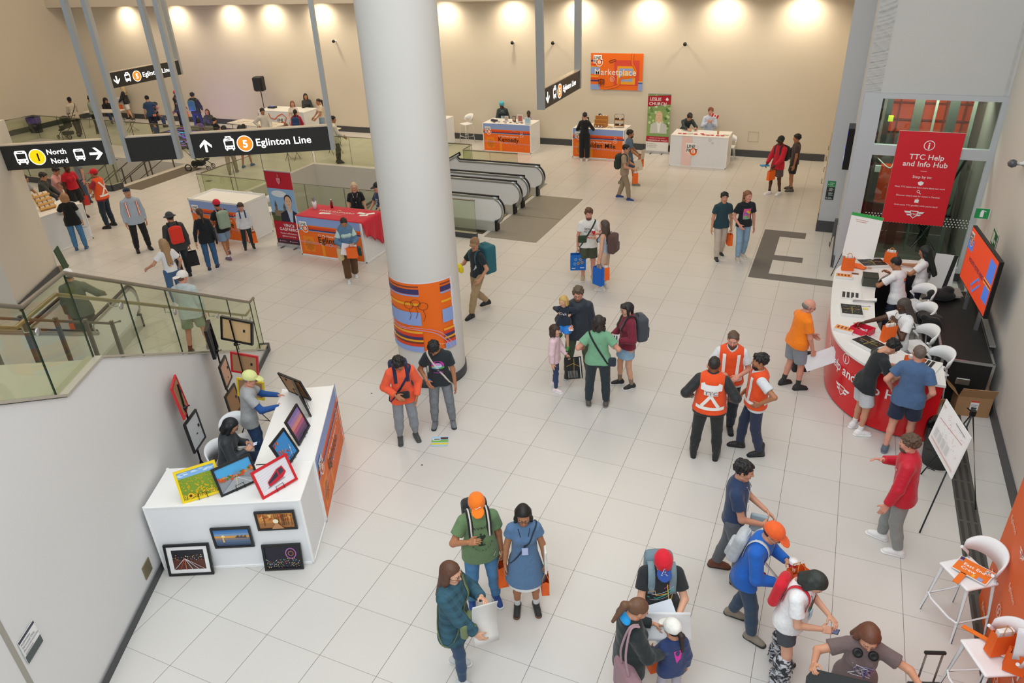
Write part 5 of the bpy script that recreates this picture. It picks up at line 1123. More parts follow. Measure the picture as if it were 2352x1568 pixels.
def art_city(w_,h_):
 a=Art();a.rect(0,0,w_,h_,'#24242e');a.rect(0,0,w_,h_*.5,'#5b3328');r=random.Random(6)
 for i in range(40):a.rect(r.uniform(0,w_-.02),h_*r.uniform(.45,.75),.012,.01,r.choice(['#e8b95a','#c8cfd8','#b86a3a','#6f6a6a']))
 for i in range(9):a.line([(w_*.4,h_*.6),(w_*(i/5),0)],.008,['#d9d4d8','#c94a35','#e07a5a','#cfd2dd'][i%4])
 return a
def art_night(w_,h_):
 a=Art();a.rect(0,0,w_,h_,'#1d1a2c');r=random.Random(7);a.ring(w_*.75,h_*.65,.07,.012,'#b86ab0',24,.08);a.ring(w_*.75,h_*.65,.035,.006,'#d98a5a',20)
 for i in range(110):a.rect(r.uniform(0,w_-.01),h_*r.uniform(.02,.42),.008,.007,r.choice(['#e04a9a','#f0a030','#40b0e0','#e8e070','#70d060','#ffffff']))
 return a
BZ=1.083
framed((.925,1.485,BZ),45,.5,.42,22,'#f2d21c',art_sun,'yellow framed sunflower field photograph on the white booth',roll=-4)
framed((1.25,1.79,BZ),58,.5,.38,22,'#1c1c1e',art_road,'black framed photograph of an autumn road on the white booth',roll=-3)
framed((1.74,1.96,BZ),68,.5,.38,22,'#d0202a',art_tram,'red framed photograph of a streetcar on the white booth',roll=-3)
framed((1.50,2.50,BZ),108,.44,.40,24,'#1c1c1e',art_autumn,'black framed photograph of red leaves against blue sky on the orange sided booth',roll=4)
framed((1.30,3.02,BZ),112,.5,.40,20,'#1c1c1e',grad(['#4b3a5e','#7a4c74','#b4607c','#d98a80','#a87fb0','#8577b4']),'black framed purple sunset photograph on the orange sided booth',roll=3)
framed((.57,3.86,BZ),169,.5,.42,18,'#1c1c1e',None,'black frame seen from its brown back at the far end of the white booth top',back=True,roll=0)
framed((.88,3.62,BZ),140,.55,.40,14,'#1c1c1e',None,'second black frame seen nearly edge on from behind on the white booth top',back=True)
ax=math.radians(25.1);fd=Vector((math.cos(ax),math.sin(ax)));fn_=Vector((math.sin(ax),-math.cos(ax)));q0=Vector((.335,1.065))
def onfront(s,z,w_,h_,lean,art,label,b=.03,mat=None,off=.03):p=q0+fd*s+fn_*off;framed((p.x,p.y,z),25.1,w_,h_,lean,'#17181a',art,label,b,mat,stand=False)
def art_matted(w_,h_):
 k=.055;b=art_city(w_-2*k,h_-2*k);a=Art().rect(0,0,w_,h_,'#f1f1f1')
 for P_,F_,c_,e_ in b.S:a.poly([(min(max(x,0),w_-2*k)+k,min(max(y,0),h_-2*k)+k)for x,y in P_],c_,F_)
 return a
onfront(.38,.01,.58,.46,10,art_matted,'black framed city light trails photograph with a white mat, standing against the white booth',.03,None,.10)
onfront(1.58,.01,.5,.38,10,art_night,'black framed photograph of a night fairground standing against the white booth',.03,None,.09)
onfront(1.0,.38,.5,.33,0,art_lake,'black framed lake sunset photograph hung on the white booth front',.028)
onfront(1.6,.64,.5,.30,0,art_forest,'black framed autumn forest photograph hung high on the white booth front',.028)
for s,z,lb in((.22,.52,'upper'),(.38,.12,'lower')):
 p=Vector((1.98,1.93))+Vector((-.424,.906))*(s+.08)+Vector((.906,.424))*.03;framed((p.x,p.y,z),115.1,.36,.46,0,'#222326',grad(['#b9bdbf','#c3c6c8','#aeb2b6']),lb+' black frame on the right side of the white booth, seen nearly edge on',.03,stand=False)
def tripod(x,y,h_,label,rz=0,spread=.42):
 T=thing('tripod_stand',label,'stand',(x,y,0),math.radians(rz),'black tripod light stands');m=MB();m.tube([(0,0,.35),(0,0,h_)],.014,BLKM,8);m.build('pole',T)
 for z in(.45,h_*.55,h_*.8):m=MB();m.box((0,0,z),(.06,.05,.05),BLK,bev=.01);m.tube([(.02,0,z),(.07,.02,z)],.012,BLK,6);m.build('clamp',T)
 for k in range(3):a_=2*PI*k/3+.4;m=MB();m.tube([(0,0,.62),(spread*math.cos(a_),spread*math.sin(a_),.01)],.011,BLKM,6);m.tube([(0,0,.3),(spread*.55*math.cos(a_),spread*.55*math.sin(a_),.27)],.007,BLKM,6);m.build('leg',T)
 return T
tripod(-.60,3.95,2.15,'black tripod stand holding the pale wooden back, red and yellow frames')
tripod(-.92,3.84,2.0,'black tripod stand with frames turned edge on, between the two other stands',30,.17)
tripod(-.27,2.5,1.9,'black tripod stand nearest the left wall with a red frame at its top',60,.17)
def hungframe(p,ang,w_,h_,lean,col,label,roll=0.,back='#a9835f',art=None,d=.03):
 T=thing('picture_frame',label,'picture',p,math.radians(ang),'frames hung on the tripod stands');R=Matrix.Rotation(math.radians(-lean),3,'X')@Matrix.Rotation(math.radians(roll),3,'Y');m=MB();b=.03
 for cx,cz,a_,b_ in((0,b/2,w_,b),(0,h_-b/2,w_,b),(-w_/2+b/2,h_/2,b,h_-2*b),(w_/2-b/2,h_/2,b,h_-2*b)):m.box(R@Vector((cx,0,cz)),(a_,d,b_),M(col,.4),R=R)
 m.build('frame',T);m=MB();m.box(R@Vector((0,0,h_/2)),(w_-.03,.012,h_-.03),M(back,.8,'wood'),R=R);m.build('backing',T);m=MB();m.box(R@Vector((.12,-.012,h_*.55)),(.03,.01,.04),BLK,R=R);m.build('hanger',T)
hungframe((-.60,3.99,1.74),15,.52,.40,4,'#17181a','pale wooden back of a black framed picture at the top of the tallest tripod',10,'#cdab7d',d=.05)
hungframe((-.60,3.99,1.16),15,.46,.36,4,'#c41e2a','red frame seen from its brown back, middle of the tallest tripod',8)
hungframe((-.60,3.99,.70),15,.46,.34,4,'#ecd12a','yellow frame seen from its brown back, lowest on the tallest tripod',8)
hungframe((-.95,3.84,1.55),128,.42,.5,3,'#17181a','thick black frame seen edge on at the top of the middle tripod',0,'#3a3b3d',d=.05)
hungframe((-.86,3.86,1.0),120,.4,.42,3,'#17181a','black frame in the middle of the second tripod, nearly edge on',0,'#d9b199')
hungframe((-.86,3.86,.42),112,.42,.46,3,'#2a241f','brown backed frame low on the second tripod',0)
hungframe((-.30,2.52,1.42),129,.4,.52,5,'#c8202c','red frame seen edge on at the top of the tripod nearest the left wall',0)
hungframe((-.24,2.54,.85),112,.4,.5,3,'#1b1c1e','black framed black and white picture on the tripod nearest the left wall',0,'#c9ccd0')
T,m=item('leaflet','colourful streetcar leaflet lying on the floor in front of the two boys','leaflet',(2.37,4.84,.004),math.radians(22));m.box((0,0,.001),(.27,.25,.003),M('#8ec9e8',.5));m.build('sheet',T)
a=Art();a.rect(0,0,.27,.25,'#a8d4ef').rect(0,.03,.27,.05,'#e8d24a').rect(0,.1,.27,.06,'#7db85a').rect(.02,.14,.12,.06,'#f2f2f2').rect(.03,.16,.1,.025,'#3a4a55').rect(.14,.17,.12,.05,'#5a3328');a.build('printing',T,onplane((-.135,-.125,.003),(1,0,0),(0,1,0)))
for i,(x,y)in enumerate(((-.62,.9),(.5,5.7),(2.4,4.2))):
 if i==0:continue
 T,m=item('debris',('dark speck of debris on the floor left of the two boys','thin dark scuff on the floor below the leaflet')[i-1],'debris',(x,y,.001));m.box((0,0,.002),(.03,.02,.004),BLK,rz=.5);m.build('speck',T)
T,m=item('floor_hatch','small dark plate let into the floor left of the red banner','plate',(-13.1,15.9,0));m.box((0,0,.003),(.22,.16,.006),M('#5f564b',.6));m.build('plate',T)
OUT=catmull([(9.55,7.40,0),(9.05,7.42,0),(8.55,7.62,0),(8.2,8.0,0),(7.98,8.5,0),(7.9,9.1,0),(7.87,10,0),(7.87,11,0),(7.93,11.6,0),(8.2,12.05,0),(8.6,12.35,0),(9.4,12.45,0)],8)
INN=catmull([(9.55,8.12,0),(9.2,8.17,0),(8.95,8.38,0),(8.75,8.75,0),(8.62,9.3,0),(8.6,9.7,0),(8.6,10.4,0),(8.63,10.9,0),(8.7,11.25,0),(8.85,11.55,0),(9.05,11.7,0),(9.4,11.75,0)],8)
T=thing('help_counter','curved red fronted help counter with a white top and white lettering','counter',(8.6,10,0));o=Vector((8.6,10,0));n=len(OUT)
m=MB();up=Vector((0,0,1));oa=[p-o for p in OUT];ia=[p-o for p in INN]
sh_=lambda P,k:[p+(Vector((.45,0,0))-p).normalized()*k if k else p for p in P]
ob=sh_(oa,.06)
m.add([p+up*.02 for p in ob]+[p+up*1.04 for p in ob],[(i+1,i,n+i,n+i+1)for i in range(n-1)],M('#e01f26',.22,'plain',0.,0.,1.),True);m.build('red_front',T)
m=MB();m.add([p for p in sh_(oa,.09)]+[p+up*.03 for p in sh_(oa,.09)],[(i+1,i,n+i,n+i+1)for i in range(n-1)],BLK);m.build('kick_plate',T)
m=MB();V=[p+up*1.04 for p in oa]+[p+up*1.08 for p in oa]+[p+up*1.08 for p in ia]+[p+up*1.04 for p in ia];F=[]
for i in range(n-1):F+=[(i+1,i,n+i,n+i+1),(n+i+1,n+i,2*n+i,2*n+i+1),(2*n+i,3*n+i,3*n+i+1,2*n+i+1)]
F+=[(0,n,2*n,3*n),(n-1,4*n-1,3*n-1,2*n-1)];m.add(V,F,M('#ecebea',.3,'plain',0.,0.,2.));m.build('top',T)
m=MB();ib=sh_(ia,-.0);m.add([p for p in ib]+[p+up*1.04 for p in ib],[(i,i+1,n+i+1,n+i)for i in range(n-1)],M('#17181a',.5));V=[ob[0],ib[0],ib[0]+up*1.04,ob[0]+up*1.04];m.add(V,[(0,1,2,3)],M('#e01f26',.22,'plain',0.,0.,1.));m.build('inner_panel',T)
cum=[0]
for a_,b_ in zip(ob,ob[1:]):cum.append(cum[-1]+(b_-a_).length)
def hubmap(x,y,q):
 s=cum[-1]-x;i=max(0,min(n-2,int(np.searchsorted(cum,s))-1));t=(s-cum[i])/(cum[i+1]-cum[i]);p=ob[i].lerp(ob[i+1],t);d=(ob[i+1]-ob[i]).normalized();nn=Vector((-d.y,d.x,0));nn=-nn if nn.dot(p-Vector((.6,0,0)))<0 else nn
 return p+nn*(.002+q)+up*y
a=Art();L_=cum[-1];xt=L_-2.62
def split_text(a,t,x,y,s,c):
 for ch in t:
  if ch!=' ':a.text(ch,x,y,s,c,'l',.014)
  x+=(txt(ch,.014)[2]*s+.03*s)if ch!=' ' else .27*s
 return x
split_text(a,'TTC Help and Info Hub',xt,.62,.235,'#ffffff');a.build('white_lettering',T,hubmap);a=Art();a.ring(xt+1.05,.91,.09,.014,'#ffffff');a.text('i',xt+1.03,.85,.16,'#ffffff','l',.02);a.build('info_symbol',T,hubmap);a=Art()
ttc(a,xt+1.1,.32,.2,'#ffffff','#e01f26');a.build('transit_emblem',T,hubmap)
HZ=1.083
def gbag(x,y,rz,label,z=HZ,fl_=False,stuff='#f2f2f2',**k):return paper_bag((x,y,z),label,ORANGE,rz=math.radians(rz),onfloor=True,stuff=stuff,**k)
gbag(8.1,11.5,10,'orange paper bag standing at the left end of the counter beside the flat bag')
gbag(8.86,12.05,-10,'orange paper bag standing at the far end of the counter')
gbag(8.78,8.62,35,'orange paper bag standing on the counter in front of the person with dreadlocks')
T,m=item('paper_bag','orange paper bag lying flat on the counter beside the standing one','bag',(8.32,11.72,HZ+.0),math.radians(-20));m.box((0,0,.02),(.26,.2,.035),M(ORANGE,.7,'card',0.,0.,9.),bev=.01);m.build('bag_body',T);m=MB();m.tube(catmull([(.13,-.05,.02),(.22,-.03,.03),(.22,.03,.03),(.13,.05,.02)],4),.006,M('#c98f55',.8),6);m.build('handle',T)
gbag(9.12,7.78,20,'orange paper bag open on the counter in front of the person in the black tee',w_=.26,hh=.2,d=.14)
def mapart(w_,h_,seed=1,bg='#191b1c'):
 a=Art();a.rect(0,0,w_,h_,bg);r=random.Random(seed);a.line([(w_*.08,h_*.5),(w_*.9,h_*.55)],.008,'#e0a83a');a.line([(w_*.5,h_*.1),(w_*.52,h_*.75),(w_*.7,h_*.85)],.007,'#d8c46a')
 for i in range(16):x=r.uniform(.1,.8)*w_;y=r.uniform(.1,.85)*h_;a.line([(x,y),(x+w_*.1,y+h_*.04)],.004,r.choice(['#d9cfa0','#8fae6a','#c9c9c4']))
 return a
def stack(x,y,rz,w_,h_,t,label,art,z=HZ,col='#e9e9e6',name='leaflet_stack',cat='leaflets'):
 T,m=item(name,label,cat,(x,y,z),math.radians(rz));m.box((0,0,t/2),(w_,h_,t),M(col,.6));m.build('sheets',T);art.build('printing',T,onplane((-w_/2+.008,-h_/2+.008,t),(1,0,0),(0,1,0)),.0006)
stack(8.22,9.55,5,.36,.42,.05,'stack of black transit maps on the counter, the middle of three',mapart(.34,.40))
stack(8.5,8.35,-42,.42,.34,.05,'stack of black transit maps near the red tray on the counter',mapart(.40,.32,2))
stack(8.55,11.95,25,.5,.36,.05,'large stack of black transit maps at the far left of the counter',mapart(.48,.34,3))
a=Art();
for i in range(4):a.rect(.02+.075*i,.02,.05,.26,'#2a2b2d')
stack(8.2,10.25,0,.36,.32,.012,'white sheet with four black strips on the counter',a)
a=Art()
for i in range(5):a.rect(.01+.06*i,.02,.045,.3,'#2a2b2d')
stack(9.3,7.95,-20,.4,.36,.02,'white board with black strips at the near end of the counter',a)
a=Art();a.rect(0,0,.28,.16,'#f0a060');[a.rect(.03+.06*i,.04,.03,.09,'#8a4a22')for i in range(4)]
stack(8.12,8.75,-15,.3,.18,.05,'stack of small orange cards on the counter near its front edge',a);stack(8.05,11.1,0,.3,.16,.04,'stack of small orange cards below the standing orange bag',a)
T,m=item('storage_crate','dark olive fabric box on the counter','box',(8.5,10.9,HZ),.05);m.box((0,0,.09),(.26,.26,.18),M('#45463c',.8,'cloth'),bev=.01);m.build('box_body',T);m=MB();m.box((0,0,.185),(.27,.27,.02),M('#3a3b33',.8));m.build('lid',T)
T,m=item('tray','bright red tray filled with white badges','tray',(8.42,8.5,HZ+.0),-.5)
m.box((0,0,.01),(.3,.24,.015),M('#d8203f',.4))
for a_,b_,c_,d_ in((0,.12,.3,.012),(0,-.12,.3,.012),(.15,0,.012,.24),(-.15,0,.012,.24)):m.box((a_,b_,.05),(c_,d_,.1),M('#d8203f',.4))
m.build('tray_body',T);T.location=(8.4,8.78,HZ)
rr_=random.Random(8);m=MB()
for i in range(26):m.lathe([(0,0),(.018,0),(.018,.004),(0,.005)],WHITE,(rr_.uniform(-.1,.1),rr_.uniform(-.07,.07),.02+rr_.random()*.02),8,(rr_.uniform(-.3,.3),rr_.uniform(-.3,.3),1))
o=m.build('badges',T);o['kind']='stuff'
T,m=item('paper_roll','long white paper roll lying across the counter','roll',(8.42,10.05,HZ+.04),math.radians(12));m.tube([(-.2,0,0),(.2,0,0)],.04,M('#f3f3f3',.5),16);m.build('roll',T)
papers([(8.45,9.75,10)],HZ,'yellow sticky note on the counter','#eadb7a',.09,.07);papers([(8.36,9.1,30)],HZ,'small pile of brown string and tags on the counter','#b48f66',.18,.1)
T,m=item('pen','blue pen beside the yellow note on the counter','pen',(8.45,9.85,HZ+.006),.2);m.tube([(-.08,0,0),(.08,0,0)],.005,M('#2a3a8a',.3),6);m.build('barrel',T)
papers([(8.25,11.35,0)],HZ,'small brown wallet card on the counter by the standing bag','#8a5a3a',.13,.07)
T,m=item('road_case','large black road case with metal edges behind the stools','case',(10.0,10.15,0));cw,cd_,ch=.72,2.9,.86;m.box((0,0,ch/2),(cw,cd_,ch),M('#141516',.6,'plain',0.,0.,30.));m.build('case_body',T)
for sx in(-1,1):
 for z in(.02,ch):m=MB();m.box((sx*cw/2,0,z),(.035,cd_+.02,.035),STEEL);m.build('edge_rail',T)
for sy in(-1,1):
 for z in(.02,ch):m=MB();m.box((0,sy*cd_/2,z),(cw+.02,.035,.035),STEEL);m.build('edge_rail',T)
 for sx in(-1,1):m=MB();m.box((sx*cw/2,sy*cd_/2,ch/2),(.04,.04,ch),STEEL);m.build('corner_rail',T)
m=MB();m.box((.0,-cd_/2-.01,.5),(.2,.03,.12),STEEL,bev=.01);m.build('recessed_handle',T)
for y in(-.9,.2):m=MB();m.box((-cw/2-.01,y,.5),(.03,.1,.16),STEEL);m.build('latch',T)
T,m=item('road_case','black open road case base under the television, against the right wall','case',(10.36,9.4,0));T.location=(10.36+.02,10.3,.0);m.box((.0,0,.47),(.06,2.2,.94),BLK);m.build('case_body',T);m=MB();m.box((-.01,-1.1,.96),(.09,.04,.03),STEEL);m.box((-.01,0,.96),(.09,2.2,.02),STEEL);m.build('edge_rail',T)
T,m=item('television','large flat television with an orange festival screen tilted toward the room, on the black case','television',(10.05,10.3,.88));tvR=Matrix.Rotation(math.radians(5),3,'Z');w_,h_=1.75,1.0
P0_,P1_=Vector((-.06,.95,.42)),Vector((.14,-.82,.42));U_=(P1_-P0_).normalized();N_=Vector((U_.y,-U_.x,0));N_=-N_ if N_.x>0 else N_
V=[P0_,P1_,P1_+up*h_,P0_+up*h_];m.add(V+[v-N_*.06 for v in V],[(0,1,2,3),(7,6,5,4),(0,4,5,1),(1,5,6,2),(2,6,7,3),(3,7,4,0)],BLKM);m.build('bezel',T)
a=Art();e_=.38;a.rect(.02,.02,1.72,.96,'#e2471c',e_).rect(.02,.6,.3,.2,'#4a7be0',e_).rect(1.35,.55,.34,.35,'#4a7be0',e_).rect(1.4,.2,.3,.25,'#4a7be0',e_)
for i,c in enumerate(('#e8b830','#b02030','#3a2a5a','#e8b830')):a.rect(1.3,.46+.02*i,.4,.018,c,e_)
a.text('ROUTE VOTES HERE',.3,.45,.1,'#33366a','l',.02,1,0);a.line([(.9,.1),(1.2,.35),(1.05,.4),(.75,.16),(.9,.1)],.04,'#3f86e8',e_);logo(a,.08,.74,.2)
a.build('screen',T,lambda x,y,q:P0_+U_*x+up*y+N_*(.001+q))
for k in(.45,1.3):m=MB();p=P0_+U_*k-N_*.09;m.box(p+Vector((0,0,.1)),(.06,.06,1.1),STEEL);m.build('stand_post',T)
T,m=item('laptop','silver laptop lying open on the black road case','laptop',(9.92,11.25,.89),.3);m.box((0,0,.008),(.33,.23,.015),STEEL,bev=.003);m.build('laptop_base',T);m=MB();R_=Matrix.Rotation(.35,3,'X');m.box((0,-.05,.1),(.33,.23,.01),M('#9a8f86',.4),R=R_);m.build('laptop_lid',T)
V,Q=sculpt([(ell((0,0,0),(.2,.13,.05)),.03),(ell((.05,-.14,-.12),(.17,.07,.17)),.05),(ell((-.1,.12,-.1),(.13,.06,.15)),.05),(cone((-.1,-.1,.02),(.18,-.16,-.2),.05,.03),.04)],.013,.04)
T=thing('coat','black coat thrown over the back of the white stool behind the counter','coat',(9.5,10.0,.98));qmesh('coat_cloth',V,Q,CL('#121314'),T)
V,Q=sculpt([(ell((0,0,.1),(.24,.16,.1)),.03),(ell((.1,.05,.2),(.1,.1,.06)),.04),(cone((-.15,-.05,.05),(-.3,-.1,.02),.04,.02),.04)],.013,.04)
T=thing('backpack','black bag lying on the far end of the road case','bag',(9.75,11.05,.88));qmesh('bag_body',V,Q,CL('#0f1011'),T)
def leanboard(loc,ang,w_,h_,lean,label,col='#e8e9ea',th=.012,art=None,name='display_board'):
 T=thing(name,label,'board',loc,math.radians(ang));R_=Matrix.Rotation(-math.radians(lean),3,'X');m=MB();m.box(R_@Vector((0,0,h_/2)),(w_,th,h_),M(col,.5),R=R_);m.build('board',T)
 if art:art.build('printing',T,lambda x,y,q:R_@Vector((x-w_/2,-th/2-.001-q,y)))
 return T
leanboard((10.02,13.2,0),-4,.42,.95,12,'white panel with a black stripe leaning by the lift',art=Art().poly([(.22,0),(.3,0),(.42,.95),(.34,.95)],'#1a1b1c'))
leanboard((10.42,12.2,0),94,.75,1.5,3,'tall white panel leaning on the right wall behind the television','#dcd9d3')
def carton(x,y,rz,w_,d_,h_,label,open_=True,lab=True):
 CB=M('#ad855c',.85,'card',0.,0.,12.);T,m=item('cardboard_box',label,'box',(x,y,0),math.radians(rz));t=.008
 for a_,b_,c_,e_ in((0,-d_/2,w_,t),(0,d_/2,w_,t),(-w_/2,0,t,d_),(w_/2,0,t,d_)):m.box((a_,b_,h_/2),(c_,e_,h_),CB)
 m.box((0,0,.01),(w_,d_,.01),CB);m.build('box_body',T)
 for k,(c_,R_,s_)in enumerate((((0,-d_/2-.05,h_+.1),Matrix.Rotation(.5,3,'X'),(w_,t,.24)),((0,d_/2-.1,h_+.02),Matrix.Rotation(1.4,3,'X'),(w_,t,.24)),((-w_/2-.09,0,h_+.09),Matrix.Rotation(-.8,3,'Y'),(t,d_,.25)),((w_/2-.09,0,h_+.01),Matrix.Rotation(-1.5,3,'Y'),(t,d_,.2)))):m=MB();m.box(c_,s_,CB,R=R_);m.build('flap',T)
 if lab:a=Art();a.rect(0,0,.12,.18,'#f2f2f0').rect(0,.15,.12,.03,'#d9402a').rect(.01,.1,.1,.006,'#555555').rect(.01,.08,.08,.006,'#555555').rect(.02,.03,.08,.03,'#333333');a.build('address_label',T,onplane((-.05,-d_/2-.005,.12),(1,0,0),(0,0,1)))
carton(10.17,8.72,8,.5,.48,.36,'open brown cardboard box with a shipping label in front of the road case');carton(9.42,7.86,20,.3,.3,.5,'tall open brown cardboard box beside the grey bin',lab=False)
T,m=item('waste_bin','dark grey round bin lined with a clear bag, behind the easel','bin',(9.62,6.98,0));m.lathe([(0,.0),(.2,0),(.25,.62),(.235,.62),(.19,.02),(0,.02)],M('#3a3d3c',.6),n=32);m.build('bin_body',T)
m=MB();r_=random.Random(3);n_=32;V=[]
for j,(rr,z)in enumerate(((.262,.42),(.268,.63),(.25,.68),(.2,.6),(.15,.45))):V+=[((rr+r_.uniform(-.012,.012))*math.cos(2*PI*k/n_),(rr+r_.uniform(-.012,.012))*math.sin(2*PI*k/n_),z+r_.uniform(-.015,.015))for k in range(n_)]
m.add(V,[(j*n_+k,j*n_+(k+1)%n_,(j+1)*n_+(k+1)%n_,(j+1)*n_+k)for j in range(4)for k in range(n_)],M('#9aa3a4',.15,'glass'),True);m.build('bin_liner',T)
def easel(x,y,ang,label,h_,bw,bh,bz,lean,roll,art,lx=.4):
 T=thing('easel',label,'easel',(x,y,0),math.radians(ang),None);top=Vector((0,.12,h_))
 for p in((-lx,-.12,0),(lx,-.12,0),(0,.75,0)):m=MB();m.tube([top,p],.01,BLKM,8);m.build('leg',T)
 m=MB();m.box(top,(.06,.05,.08),BLKM,bev=.01);m.build('head',T)
 for s in(-1,1):m=MB();m.tube([(s*.18,-.02,bz),(s*.18,-.1,bz)],.008,BLKM,6);m.build('peg',T)
 B=thing('easel_board',label[0],'board',(x,y,0),math.radians(ang))if False else None;return T
T,m=item('easel','black folding easel behind the white network map','easel',(9.62,6.05,0));hd_=Vector((.06,.05,1.46))
for p in((-.30,-.78,0),(-.22,.55,0),(.42,-.02,0)):m=MB();m.tube([hd_,p],.01,BLKM,8);m.build('leg',T)
m=MB();m.box(hd_,(.07,.06,.09),BLKM,bev=.01);m.tube([hd_,hd_+Vector((-.08,0,.06))],.01,BLKM,6);m.build('head',T)
for y in(-.45,.0):m=MB();m.tube([(-.27,y,.8),(-.36,y,.82)],.008,BLKM,6);m.build('peg',T)
def quadboard(name,label,P,th,col,art,aw,ah,cat='board'):
 """board through bottom-left corner P0 with width vector and height vector"""
 p,u,v=Vector(P[0]),Vector(P[1]),Vector(P[2]);T=thing(name,label,cat,p);n_=u.cross(v).normalized();m=MB();m.slab([-n_*th,u-n_*th,u+v-n_*th,v-n_*th],th,M(col,.5));m.build('board',T)
 if art:art.build('printing',T,lambda x,y,q:u*(x/aw)+v*(y/ah)+n_*(.001+q))
 return T
a=Art();rr_=random.Random(11);a.rect(.02,.02,.96,.66,'#f4f4f5')
for i in range(60):x=rr_.uniform(.1,.9);y=rr_.uniform(.25,.6);a.line([(x,y),(x+rr_.uniform(-.05,.05),y+rr_.uniform(-.03,.03))],.003,rr_.choice(['#c96a6a','#d98a8a','#b0b0b4','#a8584f']))
a.line([(.08,.42),(.9,.5)],.006,'#c04848');a.line([(.06,.08),(.94,.08)],.006,'#d08080')
for i in range(44):a.line([(.07+.02*i,.05),(.085+.02*i,.11)],.002,'#c98080')
for j in range(4):
 for i in range(12):a.rect(.1+.15*j,.14+.012*i,.12,.004,'#b9bbbf')
a.rect(.55,.62,.35,.012,'#8a8c90');a.text('TTC',.05,.6,.05,'#c04848')
quadboard('easel_board','white board with a red transit network map on the easel',((9.31,6.32,.82),(.21,-.87,0),(.11,.17,.56)),.012,'#f1f2f3',a,1.0,.7)
T=easel(8.25,13.1,30,'black easel behind the blank white flip board at the lift',1.5,1,1,.8,8,0,None,.35)
a=Art();a.rect(0,.93,.6,.07,'#2fa04a').rect(.1,.85,.25,.01,'#d08a80').rect(.12,.81,.2,.01,'#d08a80')
quadboard('easel_board','blank white flip chart board with a green strip, at the counter end near the lift',((7.98,12.35,1.06),(.58,-.28,.02),(.05,.28,.86)),.012,'#eeeceb',a,.6,1.0)
a=Art();hw,hh_=3.4,2.3;a.rect(0,0,hw,hh_,'#e8641a')
for r_ in range(6):
 for c_ in range(7):
  x=.22+c_*.5+(.12 if r_%2 else 0);y=2.15-r_*.4;k=(r_*2+c_)%3
  if x>hw-.1:continue
  if k==0:a.ring(x,y,.075,.012,'#f8ece4');a.text('5',x-.03,y-.04,.11,'#f8ece4','l',.01)
  elif k==1:a.text('Eglinton',x-.13,y-.03,.085,'#f6d9c6','l',.004)
  else:ttc(a,x,y,.11,'#f8ece4','#d01f2e')
T=thing('backdrop_banner','tall orange backdrop with circled 5s and logos at the right edge','banner',(9.89,4.32,0));m=MB();m.box((.035,-hw/2,hh_/2),(.05,hw,hh_),M('#e8641a',.6));m.build('panel',T);a.build('printing',T,onplane((.008,0,0),(0,-1,0),(0,0,1)))
T,m=item('handheld_sign','orange East End Crew sign with a handle lying on the bar stool','sign',(9.62,3.86,.79),math.radians(-28));m.box((0,0,.004),(.36,.26,.008),M('#f2eee9',.5));m.build('board',T);m=MB();m.box((-.05,-.2,.004),(.06,.24,.008),M('#ef7a22',.5));m.build('handle',T)
a=Art();a.rect(.01,.01,.34,.24,'#ef7a22');a.text('East End',.07,.14,.062,'#ffffff','l',.01).text('Crew',.07,.07,.062,'#ffffff','l',.01);a.rect(.01,.2,.04,.05,NV).rect(.01,.17,.04,.02,PB).rect(.26,.01,.05,.05,PB).rect(.2,.01,.03,.05,YE);logo(a,.28,.17,.06);a.build('printing',T,onplane((-.18,-.13,.009),(1,0,0),(0,1,0)),.0006)
gbag(9.72,2.78,30,'crumpled orange paper bag with string handles on the corner stool',.785);gbag(9.86,2.6,-10,'orange paper bag with a rolled white magazine in it, behind the crumpled one',.785,w_=.24,hh=.24)
T,m=item('magazine','rolled glossy white magazine sticking up out of the right orange bag','magazine',(9.88,2.58,.98),.2);V=[(x,.03*math.sin(k*.6),z)for x in(0,.24)for k,z in enumerate((0,.08,.16,.24,.32))];m.add([(-.12+x,.02*(z*9)**1.3,z)for x in(0,.24)for z in(0,.08,.16,.24,.32)],[(i,i+1,i+6,i+5)for i in range(4)],M('#e6e7ea',.2),True);o=m.build('cover',T);md=o.modifiers.new('t','SOLIDIFY');md.thickness=.012
T,m=item('suitcase','black suitcase at the lower right, only its raised pull handle in view','suitcase',(9.14,2.26,0),.35);m.box((0,0,.32),(.36,.22,.56),M('#1b1c1e',.6,'cloth'),bev=.04);m.build('shell',T)
m=MB()
for s in(-1,1):m.tube([(s*.075,.08,.5),(s*.075,.08,1.0)],.01,STEEL,8)
m.build('handle_tubes',T);m=MB();m.box((0,.08,1.01),(.2,.035,.035),BLK,bev=.01);m.build('grip',T)
for s in(-1,1):m=MB();m.lathe([(0,-.02),(.03,-.02),(.03,.02),(0,.02)],BLK,(s*.13,.09,.03),12,(1,0,0));m.build('wheel',T)
T,m=item('handheld_sign','orange handled sign across the lower corner stool','sign',(9.62,2.9,.79),math.radians(-25));m.box((0,0,.01),(.4,.05,.01),M('#ef7a22',.5));m.build('handle',T);m=MB();m.box((.3,0,.01),(.24,.2,.008),M('#f2eee9',.5));m.build('board',T)
def gsmall(name,cat,z,items,group=None):
 for(x,y,lb,f_)in items:T,m=item(name,lb,cat,(x,y,z),0,group);f_(m);m.build(name+'_body' if not name.endswith('s')else 'pieces',T)
def card(w_,h_,c,c2=None):
 def f_(m):m.box((0,0,h_/2+.004),(w_,.02,h_),M(c,.5));m.box((0,-.011,h_/2+.01),(w_*.75,.004,h_*.7),M(c2 or '#b7a79a',.6));m.box((0,.03,.004),(w_*.8,.08,.006),M(c,.5))
 return f_
